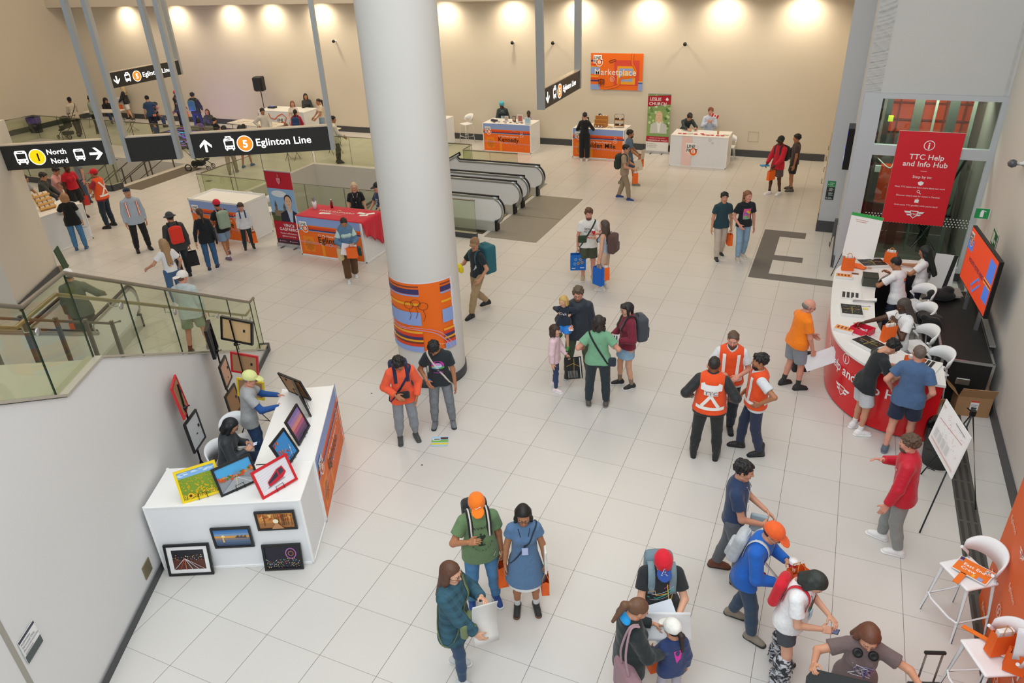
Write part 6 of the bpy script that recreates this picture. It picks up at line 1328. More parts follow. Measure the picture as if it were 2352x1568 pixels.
gsmall('sign_holder','sign',HZ,[(-4.35,22.9,'small white framed card on the jewellery booth, left one',card(.16,.2,'#e8e8e6')),(-4.05,22.95,'dark jewellery card standing in the middle of the jewellery booth',card(.14,.2,'#6a4350')),(-3.75,22.85,'tall white jewellery stand card on the jewellery booth',card(.22,.28,'#e2dcd8','#b06a62')),(-3.35,22.62,'pale blue card at the right front corner of the jewellery booth',card(.24,.24,'#dfeaf2','#a9cfe2')),(-1.05,22.62,'white menu card in a black frame on the wooden tray booth',card(.26,.36,'#2a2b2c','#eeeeec'))])
r9=random.Random(12)
for i in range(9):
 T,m=item('bracelet','small beaded bracelet laid out on the jewellery booth','jewellery',(-4.75+i*.16,22.62+.1*(i%3),HZ+.008),0,'bracelets on the jewellery booth');m.tube([(.045*math.cos(2*PI*k/10),.045*math.sin(2*PI*k/10),0)for k in range(10)],.007,M(['#5a3a3a','#333842','#8a6a4a','#a05a6a'][i%4],.4),6,True);m.build('ring',T)
V,Q=sculpt([(ell((0,0,.03),(.16,.1,.035)),.02),(ell((-.08,.03,.05),(.07,.06,.03)),.02)],.014,.02);T=thing('cloth_bundle','dark cloth bundle at the left of the jewellery booth','cloth',(-4.85,22.85,HZ));qmesh('cloth',V,Q,CL('#3a3440'),T)
WD=M('#b97f3e',.7,'wood',0.,0.,14.)
T,m=item('display_crate','stepped wooden crate of dark jars on the Golden Mile booth','crate',(-.55,22.85,HZ))
for k in range(3):m.box((0,.1*k-.06,.06+.06*k),(.46,.1,.12+.12*k),WD)
m.build('crate_body',T)
for i in range(4):T,m=item('jar','small brown glass jar on the stepped wooden crate','jar',(-.7+.11*i,22.98,HZ+.3),0,'jars on the wooden crate');m.lathe([(0,0),(.028,0),(.028,.06),(.018,.075),(0,.075)],M('#4a2618',.2),n=12);m.build('glass',T);m=MB();m.lathe([(.026,.06),(.026,.09),(0,.09)],M('#e6d2c8',.5),n=12);m.build('lid',T)
for i in range(3):T,m=item('jar','amber candle jar in front of the wooden crate','jar',(-.68+.12*i,22.68,HZ),0,'candle jars in front of the crate');m.lathe([(0,0),(.03,0),(.03,.11),(0,.11)],M('#8a5424',.25),n=12);m.build('glass',T);m=MB();m.box((0,-.031,.05),(.035,.004,.05),WHITE);m.build('label',T)
T,m=item('wire_rack','two tier black wire rack with packets at the right of the Golden Mile booth','rack',(.14,22.9,HZ))
for s in(-1,1):m.tube([(s*.17,0,0),(s*.17,0,.42),(s*.14,0,.46)],.008,BLKM,6)
m.tube([(-.14,0,.46),(.14,0,.46)],.008,BLKM,6);m.build('frame',T)
for z in(.06,.26):m=MB();m.box((0,0,z),(.36,.2,.015),WD);m.build('shelf',T)
for i in range(8):T,m=item('packet','small dark packet on the black wire rack','packet',(.02+.08*(i%4),22.88,HZ+.075+.2*(i//4)),0,'packets on the wire rack');m.box((0,0,.025),(.06,.1,.05),M(['#4a2f24','#2d2b2c','#d9d4cc','#5a4034'][i%4],.6),bev=.01);m.build('wrapper',T)
for i in range(5):T,m=item('pastry_tray','small cup of pale goods on the Golden Mile booth','cup',(-.22+.07*(i%3),22.72+.09*(i//3),HZ),0,'pale cups on the Golden Mile booth');m.lathe([(0,0),(.022,0),(.03,.05),(0,.05)],M('#d8c39a',.7),n=10);m.build('cup',T)
papers([(2.45,22.45,5),(2.62,22.43,-10),(3.0,22.45,3),(3.28,22.42,0),(3.42,22.4,4),(3.56,22.42,-6),(3.2,22.55,12),(3.75,22.4,0),(3.9,22.42,8)],HZ,'small red and white flyer in the row on the white festival booth','#c8303a',.12,.1,'red flyers on the white booth')
papers([(2.8,22.5,30),(4.0,22.55,-20)],HZ,['grey printed flyer near the leaning person on the white festival booth','grey printed flyer at the right end of the white festival booth'],'#c9c9c6',.2,.14)
T,m=item('drink_cup','clear cup of iced drink on the white festival booth','cup',(3.72,22.62,HZ));m.lathe([(0,0),(.03,0),(.042,.12),(0,.12)],M('#c9a27a',.2),n=14);m.build('cup',T)
T,m=item('card_rack','sloping wooden rack of small cards on the white booth at the left edge','rack',(-12.35,9.35,HZ),math.radians(80));Cc=M('#d8a860',.7,'wood',0.,0.,14.);R_=Matrix.Rotation(-.5,3,'X');m.box(R_@Vector((0,0,.25)),(.42,.03,.5),Cc,R=R_)
for k in range(4):m.box(R_@Vector((0,-.04,.04+.12*k)),(.44,.05,.05),Cc,R=R_)
m.build('rack',T)
for k in range(4):
 for i in range(3):m=MB();m.box(R_@Vector((-.13+.13*i,-.035,.1+.12*k)),(.1,.01,.08),M('#e9dcc6',.6),R=R_);m.build('card',T)
papers([(-12.1,8.6,30),(-12.05,9.95,80)],HZ,['white printed sheet on the left edge booth near the wall','white sheet at the far end of the left edge booth'],'#ecebe8',.2,.28)
T,m=item('floor_board','dark green board leaning at the foot of the left pier','board',(-10.6,8.15,0),math.radians(130));R_=Matrix.Rotation(-.15,3,'X');m.box(R_@Vector((0,0,.3)),(.4,.02,.6),M('#2c4a30',.6),R=R_);m.build('board',T);m=MB();m.box((0,.12,.02),(.5,.25,.03),M('#8a7f6a',.6));m.build('foot',T)
T,m=item('loudspeaker','black loudspeaker on a pole beside the far left festival booth','speaker',(-16.75,23.5,0));m.tube([(0,0,0),(0,0,1.75)],.022,BLKM,8);m.build('pole',T)
for k in range(3):m=MB();m.tube([(0,0,.6),(.4*math.cos(k*2.1),.4*math.sin(k*2.1),0)],.014,BLKM,6);m.build('leg',T)
m=MB();m.box((0,0,2.05),(.42,.36,.62),BLK,bev=.04,rz=.3);m.build('cabinet',T);m=MB();m.box((.02,-.19,2.05),(.36,.01,.54),M('#2c2e30',.8,'plain',0.,0.,90.),rz=.3);m.build('grille',T)
T,m=item('mixer','small black audio mixer with a blue light on the far left festival booth','mixer',(-16.0,23.2,HZ));m.box((0,0,.03),(.36,.24,.06),BLK,bev=.01);m.build('mixer_body',T);m=MB();m.box((-.03,0,.065),(.1,.1,.01),M('#3a5ae0',.3,'plain',0.,1.));m.build('display',T)
def ftable(x,y,rz,w_,d_,label,col='#dcd6cc',cloth=None):
 T=thing('folding_table',label,'table',(x,y,0),math.radians(rz));m=MB();m.box((0,0,.74),(w_,d_,.04),M(col,.5),bev=.01);m.build('tabletop',T)
 for s in(-1,1):
  for t in(-1,1):m=MB();m.tube([(s*(w_/2-.25),t*(d_/2-.08),.72),(s*(w_/2-.12),t*(d_/2-.04),.0)],.013,M('#6a6a68',.5,'plain',.5),6);m.build('leg',T)
 if cloth:m=MB();m.box((0,0,.6),(w_+.02,d_+.02,.28),CL(cloth));m.build('drape',T)
 return T
ftable(-25.6,22.2,12,1.8,.75,'white folding table far left with a person in black behind it');ftable(-15.6,21.6,-8,2.8,.9,'long white folding table covered with drawings among the seated families','#e3dccf')
ftable(-12.2,21.4,-8,1.8,.8,'white folding table right of the standing person in the white track top','#e3dccf')
def fchair(x,y,rz,label,col='#8a8784',group='grey folding chairs'):
 T=thing('folding_chair',label,'chair',(x,y,0),math.radians(rz),group);m=MB();m.box((0,0,.44),(.4,.38,.025),M(col,.6),bev=.01);m.build('seat',T);m=MB();m.box((0,-.22,.72),(.42,.03,.2),M(col,.6),bev=.012);m.build('backrest',T)
 for s in(-1,1):
  m=MB();m.tube([(s*.21,-.22,.84),(s*.21,-.2,.5),(s*.21,.2,0)],.011,M('#777675',.4,'plain',.6),6);m.build('leg',T);m=MB();m.tube([(s*.2,.15,.43),(s*.2,-.25,0)],.011,M('#777675',.4,'plain',.6),6);m.build('leg',T)
for x,y,r,lb in((-17.95,20.5,20,'grey folding chair with the child in purple on it'),(-17.15,20.6,5,'grey folding chair with the dark haired child in black on it'),(-15.35,19.45,-5,'grey folding chair at the table, between the two dark haired children'),(-14.5,19.5,10,'grey folding chair pulled out in front of the long table'),(-12.0,19.3,10,'grey folding chair right of the person with the blue backpack'),(-23.4,21.7,150,'grey folding chair holding bags at the far left table'),(-10.9,20.6,60,'black folding chair behind the standing person in the white shirt')):fchair(x,y,r,lb)
for i in range(4):fchair(-16.6+i*.8,22.9-.1*i,180,'grey folding chair on the far side of the long drawing table',group='chairs behind the drawing table')
for i in range(12):
 T,m=item('drawing','white colouring sheet on the long folding table','paper',(-16.7+.19*i,21.55-.02*i+.13*(i%3),.765),random.uniform(-.5,.5),'colouring sheets on the long table');m.box((0,0,.002),(.2,.27,.003),M(['#efece6','#e9e2d6','#e8d8b0'][i%3],.6));m.build('sheet',T)
T=thing('light_up_floor','purple and blue glowing interactive floor panel at the far left','floor panel',(-19.6,21.2,0));m=MB();m.box((0,0,.05),(3.4,3.6,.1),BLK);m.build('platform',T)
a=Art();a.rect(0,0,3.3,3.5,'#2a2440');r_=random.Random(21)
for i in range(110):x=r_.uniform(0,2.8);y=r_.uniform(0,3.3);l_=r_.uniform(.25,.8);g_=r_.uniform(-.12,.12);a.line([(x,y),(min(3.3,x+l_),max(0,min(3.5,y+g_)))],r_.uniform(.02,.06),r_.choice(['#8a5cff','#5a7dff','#b45cff','#4ab4ff','#e070d0','#6a6ad0']),1.1)
a.build('glowing_pattern',T,onplane((-1.65,-1.75,.101),(1,0,0),(0,1,0)))
l=bpy.data.lights.new('floor_glow','AREA');l.energy=40;l.size=2.5;l.color=(.55,.4,1);o=bpy.data.objects.new('floor_glow',l);COL.objects.link(o);o.location=(-19.6,22.2,.3);o.rotation_euler=(math.radians(150),0,0)
def stroller(x,y,rz,label,col='#2e3228',blanket=None):
 T=thing('stroller',label,'stroller',(x,y,0),math.radians(rz));FM=M('#232423',.4,'plain',.4)
 m=MB()
 for s in(-1,1):m.tube([(s*.24,-.55,1.02),(s*.24,-.2,.6),(s*.2,.38,.12)],.013,FM,6);m.tube([(s*.24,.1,.42),(s*.25,-.35,.14)],.012,FM,6)
 m.tube([(-.24,-.55,1.02),(.24,-.55,1.02)],.018,BLK,8);m.build('frame',T)
 V,Q=sculpt([rbox((0,.0,.52),(.2,.2,.06),.05),(rbox((0,-.18,.72),(.2,.05,.24),.04),.03),(ell((0,.28,.38),(.17,.1,.05)),.03)],.02,.03);qmesh('seat',V,Q,CL(col),T)
 V,Q=sculpt([ell((0,-.1,.78),(.22,.27,.24),None,[((0,0,-1),-.8)])],.02);qmesh('canopy',V,Q,CL(col),T);m=MB();m.box((0,-.05,.24),(.34,.42,.16),CL('#1f211f'),bev=.03);m.build('basket',T)
 for wx,wy,r_ in((-.2,.38,.09),(.2,.38,.09),(-.27,-.37,.14),(.27,-.37,.14)):m=MB();m.tube([(wx,wy+r_*.85*math.cos(2*PI*k/18),r_+r_*.85*math.sin(2*PI*k/18))for k in range(18)],r_*.15,BLK,8,True);m.lathe([(0,-.015),(.03,-.015),(.03,.015),(0,.015)],M('#8a8c8c',.4),(wx,wy,r_),10,(1,0,0));[m.tube([(wx,wy,r_),(wx,wy+r_*.8*math.cos(k*1.26),r_+r_*.8*math.sin(k*1.26))],.006,M('#6a6c6c',.4),4)for k in range(5)];m.build('wheel',T)
 if blanket:V,Q=sculpt([(ell((0,.05,.66),(.16,.2,.07)),.03)],.02);qmesh('blanket',V,Q,CL(blanket),T)
stroller(-25.3,19.75,95,'dark olive stroller held by the person in the white shirt behind the far glass');stroller(-14.6,17.1,-70,'black stroller with a red blanket half hidden behind the sign posts','#1b1c1d','#d8431f')
T,m=item('waste_bin','purple lined dark bin against the left wall behind the glass','bin',(-28.2,20.3,0));m.lathe([(0,0),(.25,0),(.3,.7),(.27,.7),(0,.05)],M('#23233a',.6),n=24);m.build('bin_body',T);m=MB();m.lathe([(.305,.45),(.32,.72),(.27,.7)],M('#5a3fa0',.5),n=24);m.build('bin_liner',T)
T,m=item('power_adapter','grey power box on the side of the lift pier with a hanging cable','adapter',(7.84,15.0,.55));m.box((-.04,0,.2),(.08,.14,.42),M('#55585a',.5),bev=.01);m.build('box',T);m=MB();m.tube(catmull([(-.04,.05,.4),(-.06,.3,.3),(-.05,.45,.0),(-.08,.6,-.5),(-.1,1.0,-.54)],6),.008,BLK,6);m.build('cable',T)
def bagin(P,key,label,**k):return paper_bag(wpt(P,P.hand[key][0]),label,rz=P.root.rotation_euler[2]+PI/2,**k)
def pouch(P,at,size,col,label,name='shoulder_bag',cat='bag',rot=None,k=.03):
 """soft bag hanging against the body; at = offset (right, forward, up from pelvis)"""
 c=P.pel+P.r*at[0]+P.f*at[1]+P.u*at[2];Rm=np.stack([P.r,P.f,P.u],1)
 T=thing(name,label,cat,P.root.location.copy(),P.root.rotation_euler[2]);V,Q=sculpt([rbox(c,(size[0]/2,size[1]/2,size[2]/2),min(size)*.4,Rm)],.009,k);qmesh('bag_body',V,Q,CL(col),T);return T
def lanyard(P,col='#c9c9cc',tag='#e8eef4'):
 b=surf(P);m=MB();n=Vector(P.f);pts=[]
 for t in np.linspace(0,1,12):
  for s in(1,):pass
 def at(x,z):
  o=Vector(P.pel+P.r*x+P.u*z)+n*.6;h_=b.ray_cast(o,-n);return(h_[0]if h_[0]is not None else o-n*.5)+n*.006
 h=P.h;m.tube([at(.07*h,.5*h),at(.05*h,.42*h),at(.0,.24*h)],.005,M(col,.7),5);m.tube([at(-.07*h,.5*h),at(-.05*h,.42*h),at(.0,.24*h)],.005,M(col,.7),5);m.build('lanyard',P.root)
 m=MB();c=at(0,.19*h);m.box(c+n*.01,(.07,.008,.1),M(tag,.3),R=Matrix.Rotation(0,3,'X'));m.build('badge',P.root)
def pix_rect(P,art,**k):return decal(P,art,**k)
NR,MR,FR_=.010,.012,.016
p=person((1.85,4.72),-139,H=1.70,fat=1.0,lean=10,look=(-14,40),skin='tan',hair='curly',hc='#191614',top=('hoodie','#f5623c',-.14),bot=('joggers','#8b9097'),shoes=('shoe','#3f4542','#4c524f'),L='pocket',R=(.13,.2,1.02),gap=.13,res=NR,label='boy in an orange hoodie with a navy backpack looking down at the floor')
backpack(p,'#23264d','navy backpack on the boy in the orange hoodie',straps='#23264d')
pouch(p,(.02,.19,.09),(.22,.07,.13),'#1d1d20','black waist pack across the front of the boy in the orange hoodie','waist_pack');cross_strap(p,-1,M('#23264d',.8),.035)
p=person((2.21,5.29),-153,H=1.74,fat=1.12,lean=6,look=(-22,48),skin='tan',hair='short',hc='#161412',top=('tee','#222a30'),bot=('jeans','#7e8388'),shoes=('shoe','#6f757d','#2a2b2d'),L='down',R=(.19,.2,1.0),gap=.15,res=NR,label='boy in a black tee with a pink dome print, head bent down by the column')
a=Art(6);a.circ(0,.06,.1,'#c83fb4',20,.1).circ(0,.05,.07,'#e7a0dc',20,.07).rect(-.1,-.0,.2,.035,'#5fb8d8').rect(-.1,.03,.1,.02,'#f0a63a').rect(.03,.0,.07,.03,'#57b24a').rect(-.06,.03,.12,.04,'#bfe3ee');a.rect(-.1,-.05,.2,.05,'#222a30').text('CHILLERS',0,-.08,.036,'#c95ad0','c',.004).text('17',0,-.04,.034,'#e8e8e8','c',.004);decal(p,a,'f',.26)
T=cross_strap(p,1,M('#d9d0c2',.8),.03);pouch(p,(.2,.03,.1),(.03,.2,.3),'#cfc6b6','cream tote bag at the side of the boy in the black tee','tote_bag')
m=MB();o_,d_,n_=p.hand['R'];m.tube([Vector(o_-d_*.1)+Vector((.034*math.cos(t),.034*math.sin(t),0))for t in[2*PI*i/12 for i in range(12)]],.012,M('#3f7fd0',.4),6,True);m.build('wristband',p.root)
p=person((4.45,2.13),-143,H=1.72,fat=1.28,look=(-6,14),skin='tan',hair='short',hc='#1a1412',hat=('cap','#f57c16'),top=('tee','#67835a',-.12),bot=('jeans','#4f81ad'),shoes=('shoe','#20458e','#e8e8ea'),L='down',R=(.16,.24,1.25),RH='hold',LH='grip',gap=.15,res=NR,label='person in a green aircraft print tee and orange cap with one hand raised')
a=Art(6);a.text('AVRO',0,.12,.045,'#2a3128','c',.002,1.5);a.poly([(-.1,.0),(-.02,.04),(.02,.04),(.13,.07),(.14,.05),(.03,-.0),(.0,-.03),(-.1,-.02)],'#2a3128');a.rect(-.012,-.08,.02,.15,'#2a3128').rect(-.04,-.08,.08,.015,'#2a3128')
for i,ch in enumerate('LANCASTER'):t=math.radians(210+15*i);a.text(ch,.14*math.cos(t),-.02+.13*math.sin(t),.036,'#2a3128','c')
decal(p,a,'f',.26);decal(p,Art().line([(-.01,-.03),(.02,.01)],.006,'#ffffff'),'f',-.02,-.14)
m=MB();m.V=[];a=Art();
backpack(p,'#23262b','black backpack with reflective striped straps on the person in the orange cap',straps='#1d1f22',strapw=.065,up=.3);shoulder_strap(p,.105,M('#efe6df',.5),.018,'reflective_strip',None,back=False,off=.02);shoulder_strap(p,-.105,M('#efe6df',.5),.018,'reflective_strip',None,back=False,off=.02)
a=Art();a.line([(-.03,.0),(-.015,-.012),(.035,.012)],.007,'#ffffff');hm=p.Hm;hc_=p.Hc;a.build('cap_emblem',p.root,lambda x,y,q:Vector(hc_+hm@(np.array([-x,.112-.5*y*0-.35*(y),.105+y*.9])*p.hs)))
bagin(p,'L','orange paper bag held by the person in the green tee',w_=.24,hh=.3,d=.13)
p=person((4.97,2.23),-154,H=1.64,sex='f',fat=1.08,look=(0,16),skin='tan',hair='verylong',hc='#17130f',glasses=True,top=('dress','#56779c',-.36),bot=('none','#ffffff'),shoes=('sandal','#2b2c2e','#6b4a33'),socks=('#dfe2e4',.12),L='down',R='down',LH='grip',gap=.12,res=NR,label='woman with long black hair and glasses in a blue flared dress and strapped sandals')
V,Q=sculpt([cone(p.pel-p.u*.33*p.h,p.pel-p.u*.42*p.h,.205,.215,flat=((0,1,0),1.15),cuts=[((0,0,-1),-float(p.pel[2]-.44*p.h)),((0,0,1),float(p.pel[2]-.36*p.h))])],.01);qmesh('white_underskirt',V,Q,CL('#f1f1f1'),p.root)
cross_strap(p,-1,M('#2b3340',.8),.016);lanyard(p,'#2a3140','#bcc6ee');bagin(p,'L','orange paper bag swinging from the hand of the woman in the blue dress',w_=.17,hh=.27,d=.09,tilt=.25)
T=pouch(p,(-.23,.02,-.02),(.03,.26,.34),'#e9e6e0','white printed tote bag hanging beside the blue dress','tote_bag');
p=person((4.63,1.12),-86,H=1.70,sex='f',fat=1.2,look=(-8,10),skin='fair',hair='longwavy',hc='#5b3a2a',glasses=True,top=('flannel','#2f5261',-.2),bot=('leggings','#2d4766'),shoes=('shoe','#c9cdce','#e9eaea'),L=(.1,.3,1.22),R=(.12,.3,.92),LH='hold',RH='hold',st=.18,gap=.13,res=NR,label='woman in a teal and navy plaid overshirt holding a rolled white poster')
pouch(p,(.1,.2,.07),(.24,.08,.2),'#6f7d56','olive green crossbody bag on the woman with the rolled poster');cross_strap(p,-1,M('#6f7d56',.8),.05)
c=(wpt(p,p.hand['L'][0])+wpt(p,p.hand['R'][0]))/2;sheet(c+Vector((.02,.0,.0)),.26,.62,((.75,.65,0),(.22,.1,.9)),'#eceae6','rolled white poster in the hands of the woman in the plaid overshirt','poster','poster',.003,.07)
p=person((6.55,2.10),-160,H=1.68,fat=1.25,look=(0,32),skin='fair',hair='short',hc='#3a2a22',hat=('cap','#d5152c'),glasses=True,top=('tee','#25282b',-.12),bot=('shorts','#c8142c'),shoes=('boot','#6d5a4f','#3c3029'),L=(.14,.36,1.08),R=(.12,.36,1.04),LH='hold',RH='hold',gap=.14,res=NR,label='person in a red cap and black transit map tee holding large papers')
V,Q=headgear('cap');
qmesh('cap_brim',*[(lambda v,q:((v*p.hs*1.04)@p.Hm.T+p.Hc,q))(*sculpt([(ell((0,.118,.044),(.071,.076,.011),rotx(-.22),[((0,-1,0),-.06)]),.006)],.0075))][0],CL('#2c4f9e'),p.root)
a=Art();a.text('A',0,-.03,.085,'#ffffff','c',.035).text('A',0,-.03,.085,'#27479a','c',.01);hc2,hm2,hs2=p.Hc,p.Hm,p.hs
a.build('cap_letter',p.root,lambda x,y,q:Vector(hc2+hm2@(np.array([-x,.113-y*.75-q*0+.002-(.0 if y<.02 else .004),.100+y*.80+q])*hs2*1.02)))
a=Art(6);a.line([(-.13,.04),(-.07,.05),(-.06,.0),(.02,.02),(.05,.03)],.009,'#f0b45a');a.line([(.05,.14),(.07,-.04),(.1,-.05),(.11,.0)],.009,'#e8c04a');a.line([(-.14,-.06),(-.05,-.03),(.05,.02),(.14,.09)],.01,'#3ea898');a.line([(.02,.09),(.1,.14)],.008,'#c43fa8')
for i in range(10):a.line([(-.1+.022*i,.0+.01*i),(-.07+.022*i,.012+.01*i)],.004,'#dfe3e4');a.line([(-.12+.022*i,-.07+.01*i),(-.1+.022*i,-.062+.01*i)],.003,'#dfe3e4')
decal(p,a,'f',.26);backpack(p,'#6f8793','grey blue backpack on the person in the red cap',straps='#7f96a1',strapw=.085)
a=(wpt(p,p.hand['L'][0])+wpt(p,p.hand['R'][0]))/2;sheet(a+Vector((0,0,.03)),.5,.27,((.94,.35,0),(-.2,.5,.65)),'#e6e7e8','large white sheet held open by the person in the red cap','paper_sheet','paper',.002,.02)
p=person((6.43,1.36),-49,H=1.66,sex='f',fat=1.2,look=(-10,34),skin='light',hair='pony',hc='#6b4a34',glasses=False,top=('hoodie','#212a2c',-.16),bot=('leggings','#22282c'),shoes=('shoe','#3a3a3c','#cccccc'),L=(.16,.34,1.08),R=(.14,.3,.98),LH='hold',RH='hold',res=NR,label='woman with a brown ponytail in a dark hoodie with a mauve tote bag')
V,Q=sculpt([(ell(p.neck-p.f*.055+p.u*.01,(.085,.05,.07)),.03)],.01);qmesh('hood_lining',V,Q,CL('#1f9ae0'),p.root)
sheet(wpt(p,p.hand['L'][0])+Vector((.03,.05,.0)),.28,.42,((.8,.5,.2),(-.4,.7,.55)),'#d7dde6','light blue printed sheet held by the woman in the dark hoodie','paper_sheet','paper',.006)
T=pouch(p,(.20,-.10,-.12),(.42,.15,.40),'#96747c','large mauve tote bag hanging from the shoulder of the woman in the dark hoodie','tote_bag');m=MB();c0=p.pel+p.r*.20-p.f*.10+p.u*.06;sh0=p.neck+p.r*.13-p.f*.01+p.u*.0
for s in(-1,1):m.tube(catmull([tuple(c0+p.r*.08*s-p.f*.03),tuple(c0*.5+sh0*.5+p.r*.05*s-p.f*.09),tuple(sh0-p.f*.06+p.u*.035+p.r*.012*s),tuple(sh0+p.f*.03+p.u*.04+p.r*.012*s)],6),.011,M('#a5858c',.8,'cloth'),8)
m.build('straps',T)
p=person((6.82,1.55),38,H=1.26,sex='f',look=(18,14),skin='light',hair='pony',hc='#2a1c16',hat=('cap','#efeee6'),top=('hoodie','#2b3d6b'),bot=('leggings','#b8b4c0'),shoes=('shoe','#e4e4e6','#ffffff'),L='low',R='down',res=NR,label='small girl in a white cap and navy hoodie, seen from behind')
a=Art(6);a.poly([(-.04,.15),(.05,.15),(.045,.03),(.0,-.02)],'#e43fb0');decal(p,a,'b',.24,.0);decal(p,Art().rect(-.03,-.01,.06,.02,'#e03a4a'),'b',.34,.0)if False else None
bagin(p,'L','orange paper bag low between the small girl and the woman in the dark hoodie',w_=.16,hh=.2,d=.08)
p=person((7.09,3.61),-89,H=1.84,fat=1.1,look=(-2,12),skin='light',hair='short',hc='#1c1b1c',top=('polo','#2a3c5e',-.02),bot=('pants','#5b6066'),shoes=('shoe','#6b3a26','#3d2417'),L=(.1,.32,1.02),R=(.12,.30,1.0),LH='hold',RH='hold',st=.30,res=NR,label='tall man in a navy polo and grey trousers with brown leather shoes')
lanyard(p,'#dfe2e6','#dfe6f0');T=pouch(p,(.0,.28,-.02),(.05,.2,.26),'#9fb0b8','folded grey blue bag in the hands of the man in the navy polo','folded_bag')
p=person((7.37,2.88),-101,H=1.72,fat=1.12,lean=14,look=(-2,22),skin='light',hair='short',hc='#2b2624',hat=('cap','#ee6427'),glasses=True,top=('hoodie','#1a63c0',-.12),bot=('pants','#33475f'),shoes=('shoe','#8d8273','#2c2b2a'),L=(.14,.34,1.12),R=(.1,.34,1.0),LH='hold',RH='hold',st=.3,res=NR,label='person in a bright blue jacket and orange cap holding two coffee cups')
V,Q=sculpt([(ell(p.neck-p.f*.0+p.u*.0,(.08,.08,.035)),.03)],.009);qmesh('checked_collar',V,Q,CL('#7f858c'),p.root);V,Q=sculpt([cone(p.pel-p.u*.12,p.pel-p.u*.19,.16,.165,flat=(nrm(p.f),1.2),cuts=[(tuple(-p.u),float(-((p.pel-p.u*.19)@p.u)))])],.01);qmesh('checked_shirt_hem',V,Q,M('#5c6673',.9,'denim',0.,0.,60.),p.root)
backpack(p,'#b9bdc2','pale grey backpack with an orange stripe on the person in the blue jacket',.26,.4,.13,straps='#c3c7cb',strapw=.04);
for k_,(key,lb,cc)in enumerate((('L','upper white paper coffee cup held by the person in the blue jacket','#f0efed'),('R','lower paper coffee cup with a dark lid held by the person in blue','#f0efed'))):
 c=wpt(p,p.hand[key][0]);T,m=item('coffee_cup',lb,'cup',(c.x,c.y,c.z-.02));m.lathe([(0,0),(.032,0),(.043,.12),(.0,.12)],M(cc,.5),n=18);m.build('cup',T);m=MB();m.lathe([(.046,.118),(.044,.13),(0,.13)],M('#f4f4f4' if k_==0 else '#2b2b2c',.4),n=18);m.build('lid',T);m=MB();m.lathe([(.0375,.03),(.041,.085)],M('#c9303a',.5),n=18);m.build('print_band',T)
c=wpt(p,p.hand['R'][0]);paper_bag((c.x+.09,c.y+.06,c.z+.28),'orange paper bag under the two coffee cups',w_=.22,hh=.27,d=.12,rz=.7)
pouch(p,(-.06,.17,-.08),(.16,.07,.12),'#8f2440','small dark red waist bag on the person in the blue jacket','waist_pack')
p=person((7.84,2.42),-105,H=1.66,sex='m',fat=1.28,lean=10,look=(-4,48),skin='fair',hair='bob',hc='#2c3330',top=('tee','#eeeff0',-.05),bot=('jeanshorts','#4c5158'),shoes=('fur','#2a2c2d','#1a1b1c'),L=(.1,.34,1.08),R=(.09,.33,1.04),LH='hold',RH='hold',st=.12,gap=.15,res=NR,label='person in a white tee and black furry boots bent over a phone')
a=Art(6);a.circ(0,.05,.055,'#f08a2a',18).circ(0,.05,.035,'#f4c430',14).rect(-.06,-.02,.12,.05,'#3fae5a').rect(-.06,-.04,.12,.02,'#2a7fb0').rect(-.06,.0,.12,.008,'#1f6a3a');decal(p,a,'f',.3);lanyard(p,'#55565a','#a9cbe6')
backpack(p,'#d4182c','red drawstring backpack with a white logo on the person in furry boots',.26,.36,.11,False,'#d4182c',.04);phone(p,'R','phone in a dark case held by the person with furry boots',.35)
V,Q=sculpt([cone(p.pel+p.u*.10*p.h,p.pel+p.u*.075*p.h,.166,.166,flat=(nrm(p.f),1.3),cuts=[(tuple(p.u),float((p.pel+p.u*.11*p.h)@p.u)),(tuple(-p.u),float(-((p.pel+p.u*.07*p.h)@p.u)))])],.009);qmesh('belt',V,Q,M('#2a2826',.4),p.root)
b_=person((8.45,1.92),-174,H=1.66,sex='f',fat=1.05,lean=4,look=(0,26),skin='light',hair='longwavy',hc='#6b412e',top=('tee','#71605f'),bot=('jeans','#2b3038'),shoes=('shoe','#333333','#dddddd'),L=(.46,.34,1.34),R=(.46,.34,1.36),LH='grip',RH='grip',res=NR,label='woman in a brown tee with headphones holding up a black frame board');p=b_
a=Art(6)
for i in range(40):r_=random.Random(i);a.line([(r_.uniform(-.1,.1),r_.uniform(-.13,.1)),(r_.uniform(-.1,.1),r_.uniform(-.13,.1))],.006,r_.choice(['#c9c3d8','#e6e3ee','#8d86a8','#5a5470','#b45a9a','#3a4a9a']))
decal(p,a,'f',.26);T=thing('headphones','black over ear headphones round the neck of the woman in the brown tee','headphones',p.root.location.copy(),p.root.rotation_euler[2]);m=MB()
nk=Vector(p.neck+p.u*.0);m.tube([nk+Vector(p.r)*.085*math.cos(t)+Vector(p.f)*(.0+.095*math.sin(t))for t in np.linspace(PI*.98,2*PI*1.01,14)],.008,BLK,8);m.build('headband',T)
for s in(1,-1):m=MB();c=nk+Vector(p.r)*s*.065+Vector(p.f)*.105-Vector(p.u)*.05;m.lathe([(0,-.018),(.04,-.016),(.045,0),(.036,.018),(.02,.012),(0,.01)],BLK,c,20,Vector(p.f)*.8+Vector(p.u)*.6);m.build('ear_cup',T)
L_,R_=wpt(p,p.hand['L'][0]),wpt(p,p.hand['R'][0]);mid=(L_+R_)/2;ud=(L_-R_).normalized();vd=Vector((-.25,.55,.8));vd=(vd-ud*vd.dot(ud)).normalized()
T=thing('photo_frame_board','large black rounded photo frame board with a cut-out window, at the lower right','board',mid);m=MB();W9,H9=1.0,.62;BB=M('#2c2f30',.6)
def bp(x,y,q=0):return ud*x+vd*y+ud.cross(vd)*q
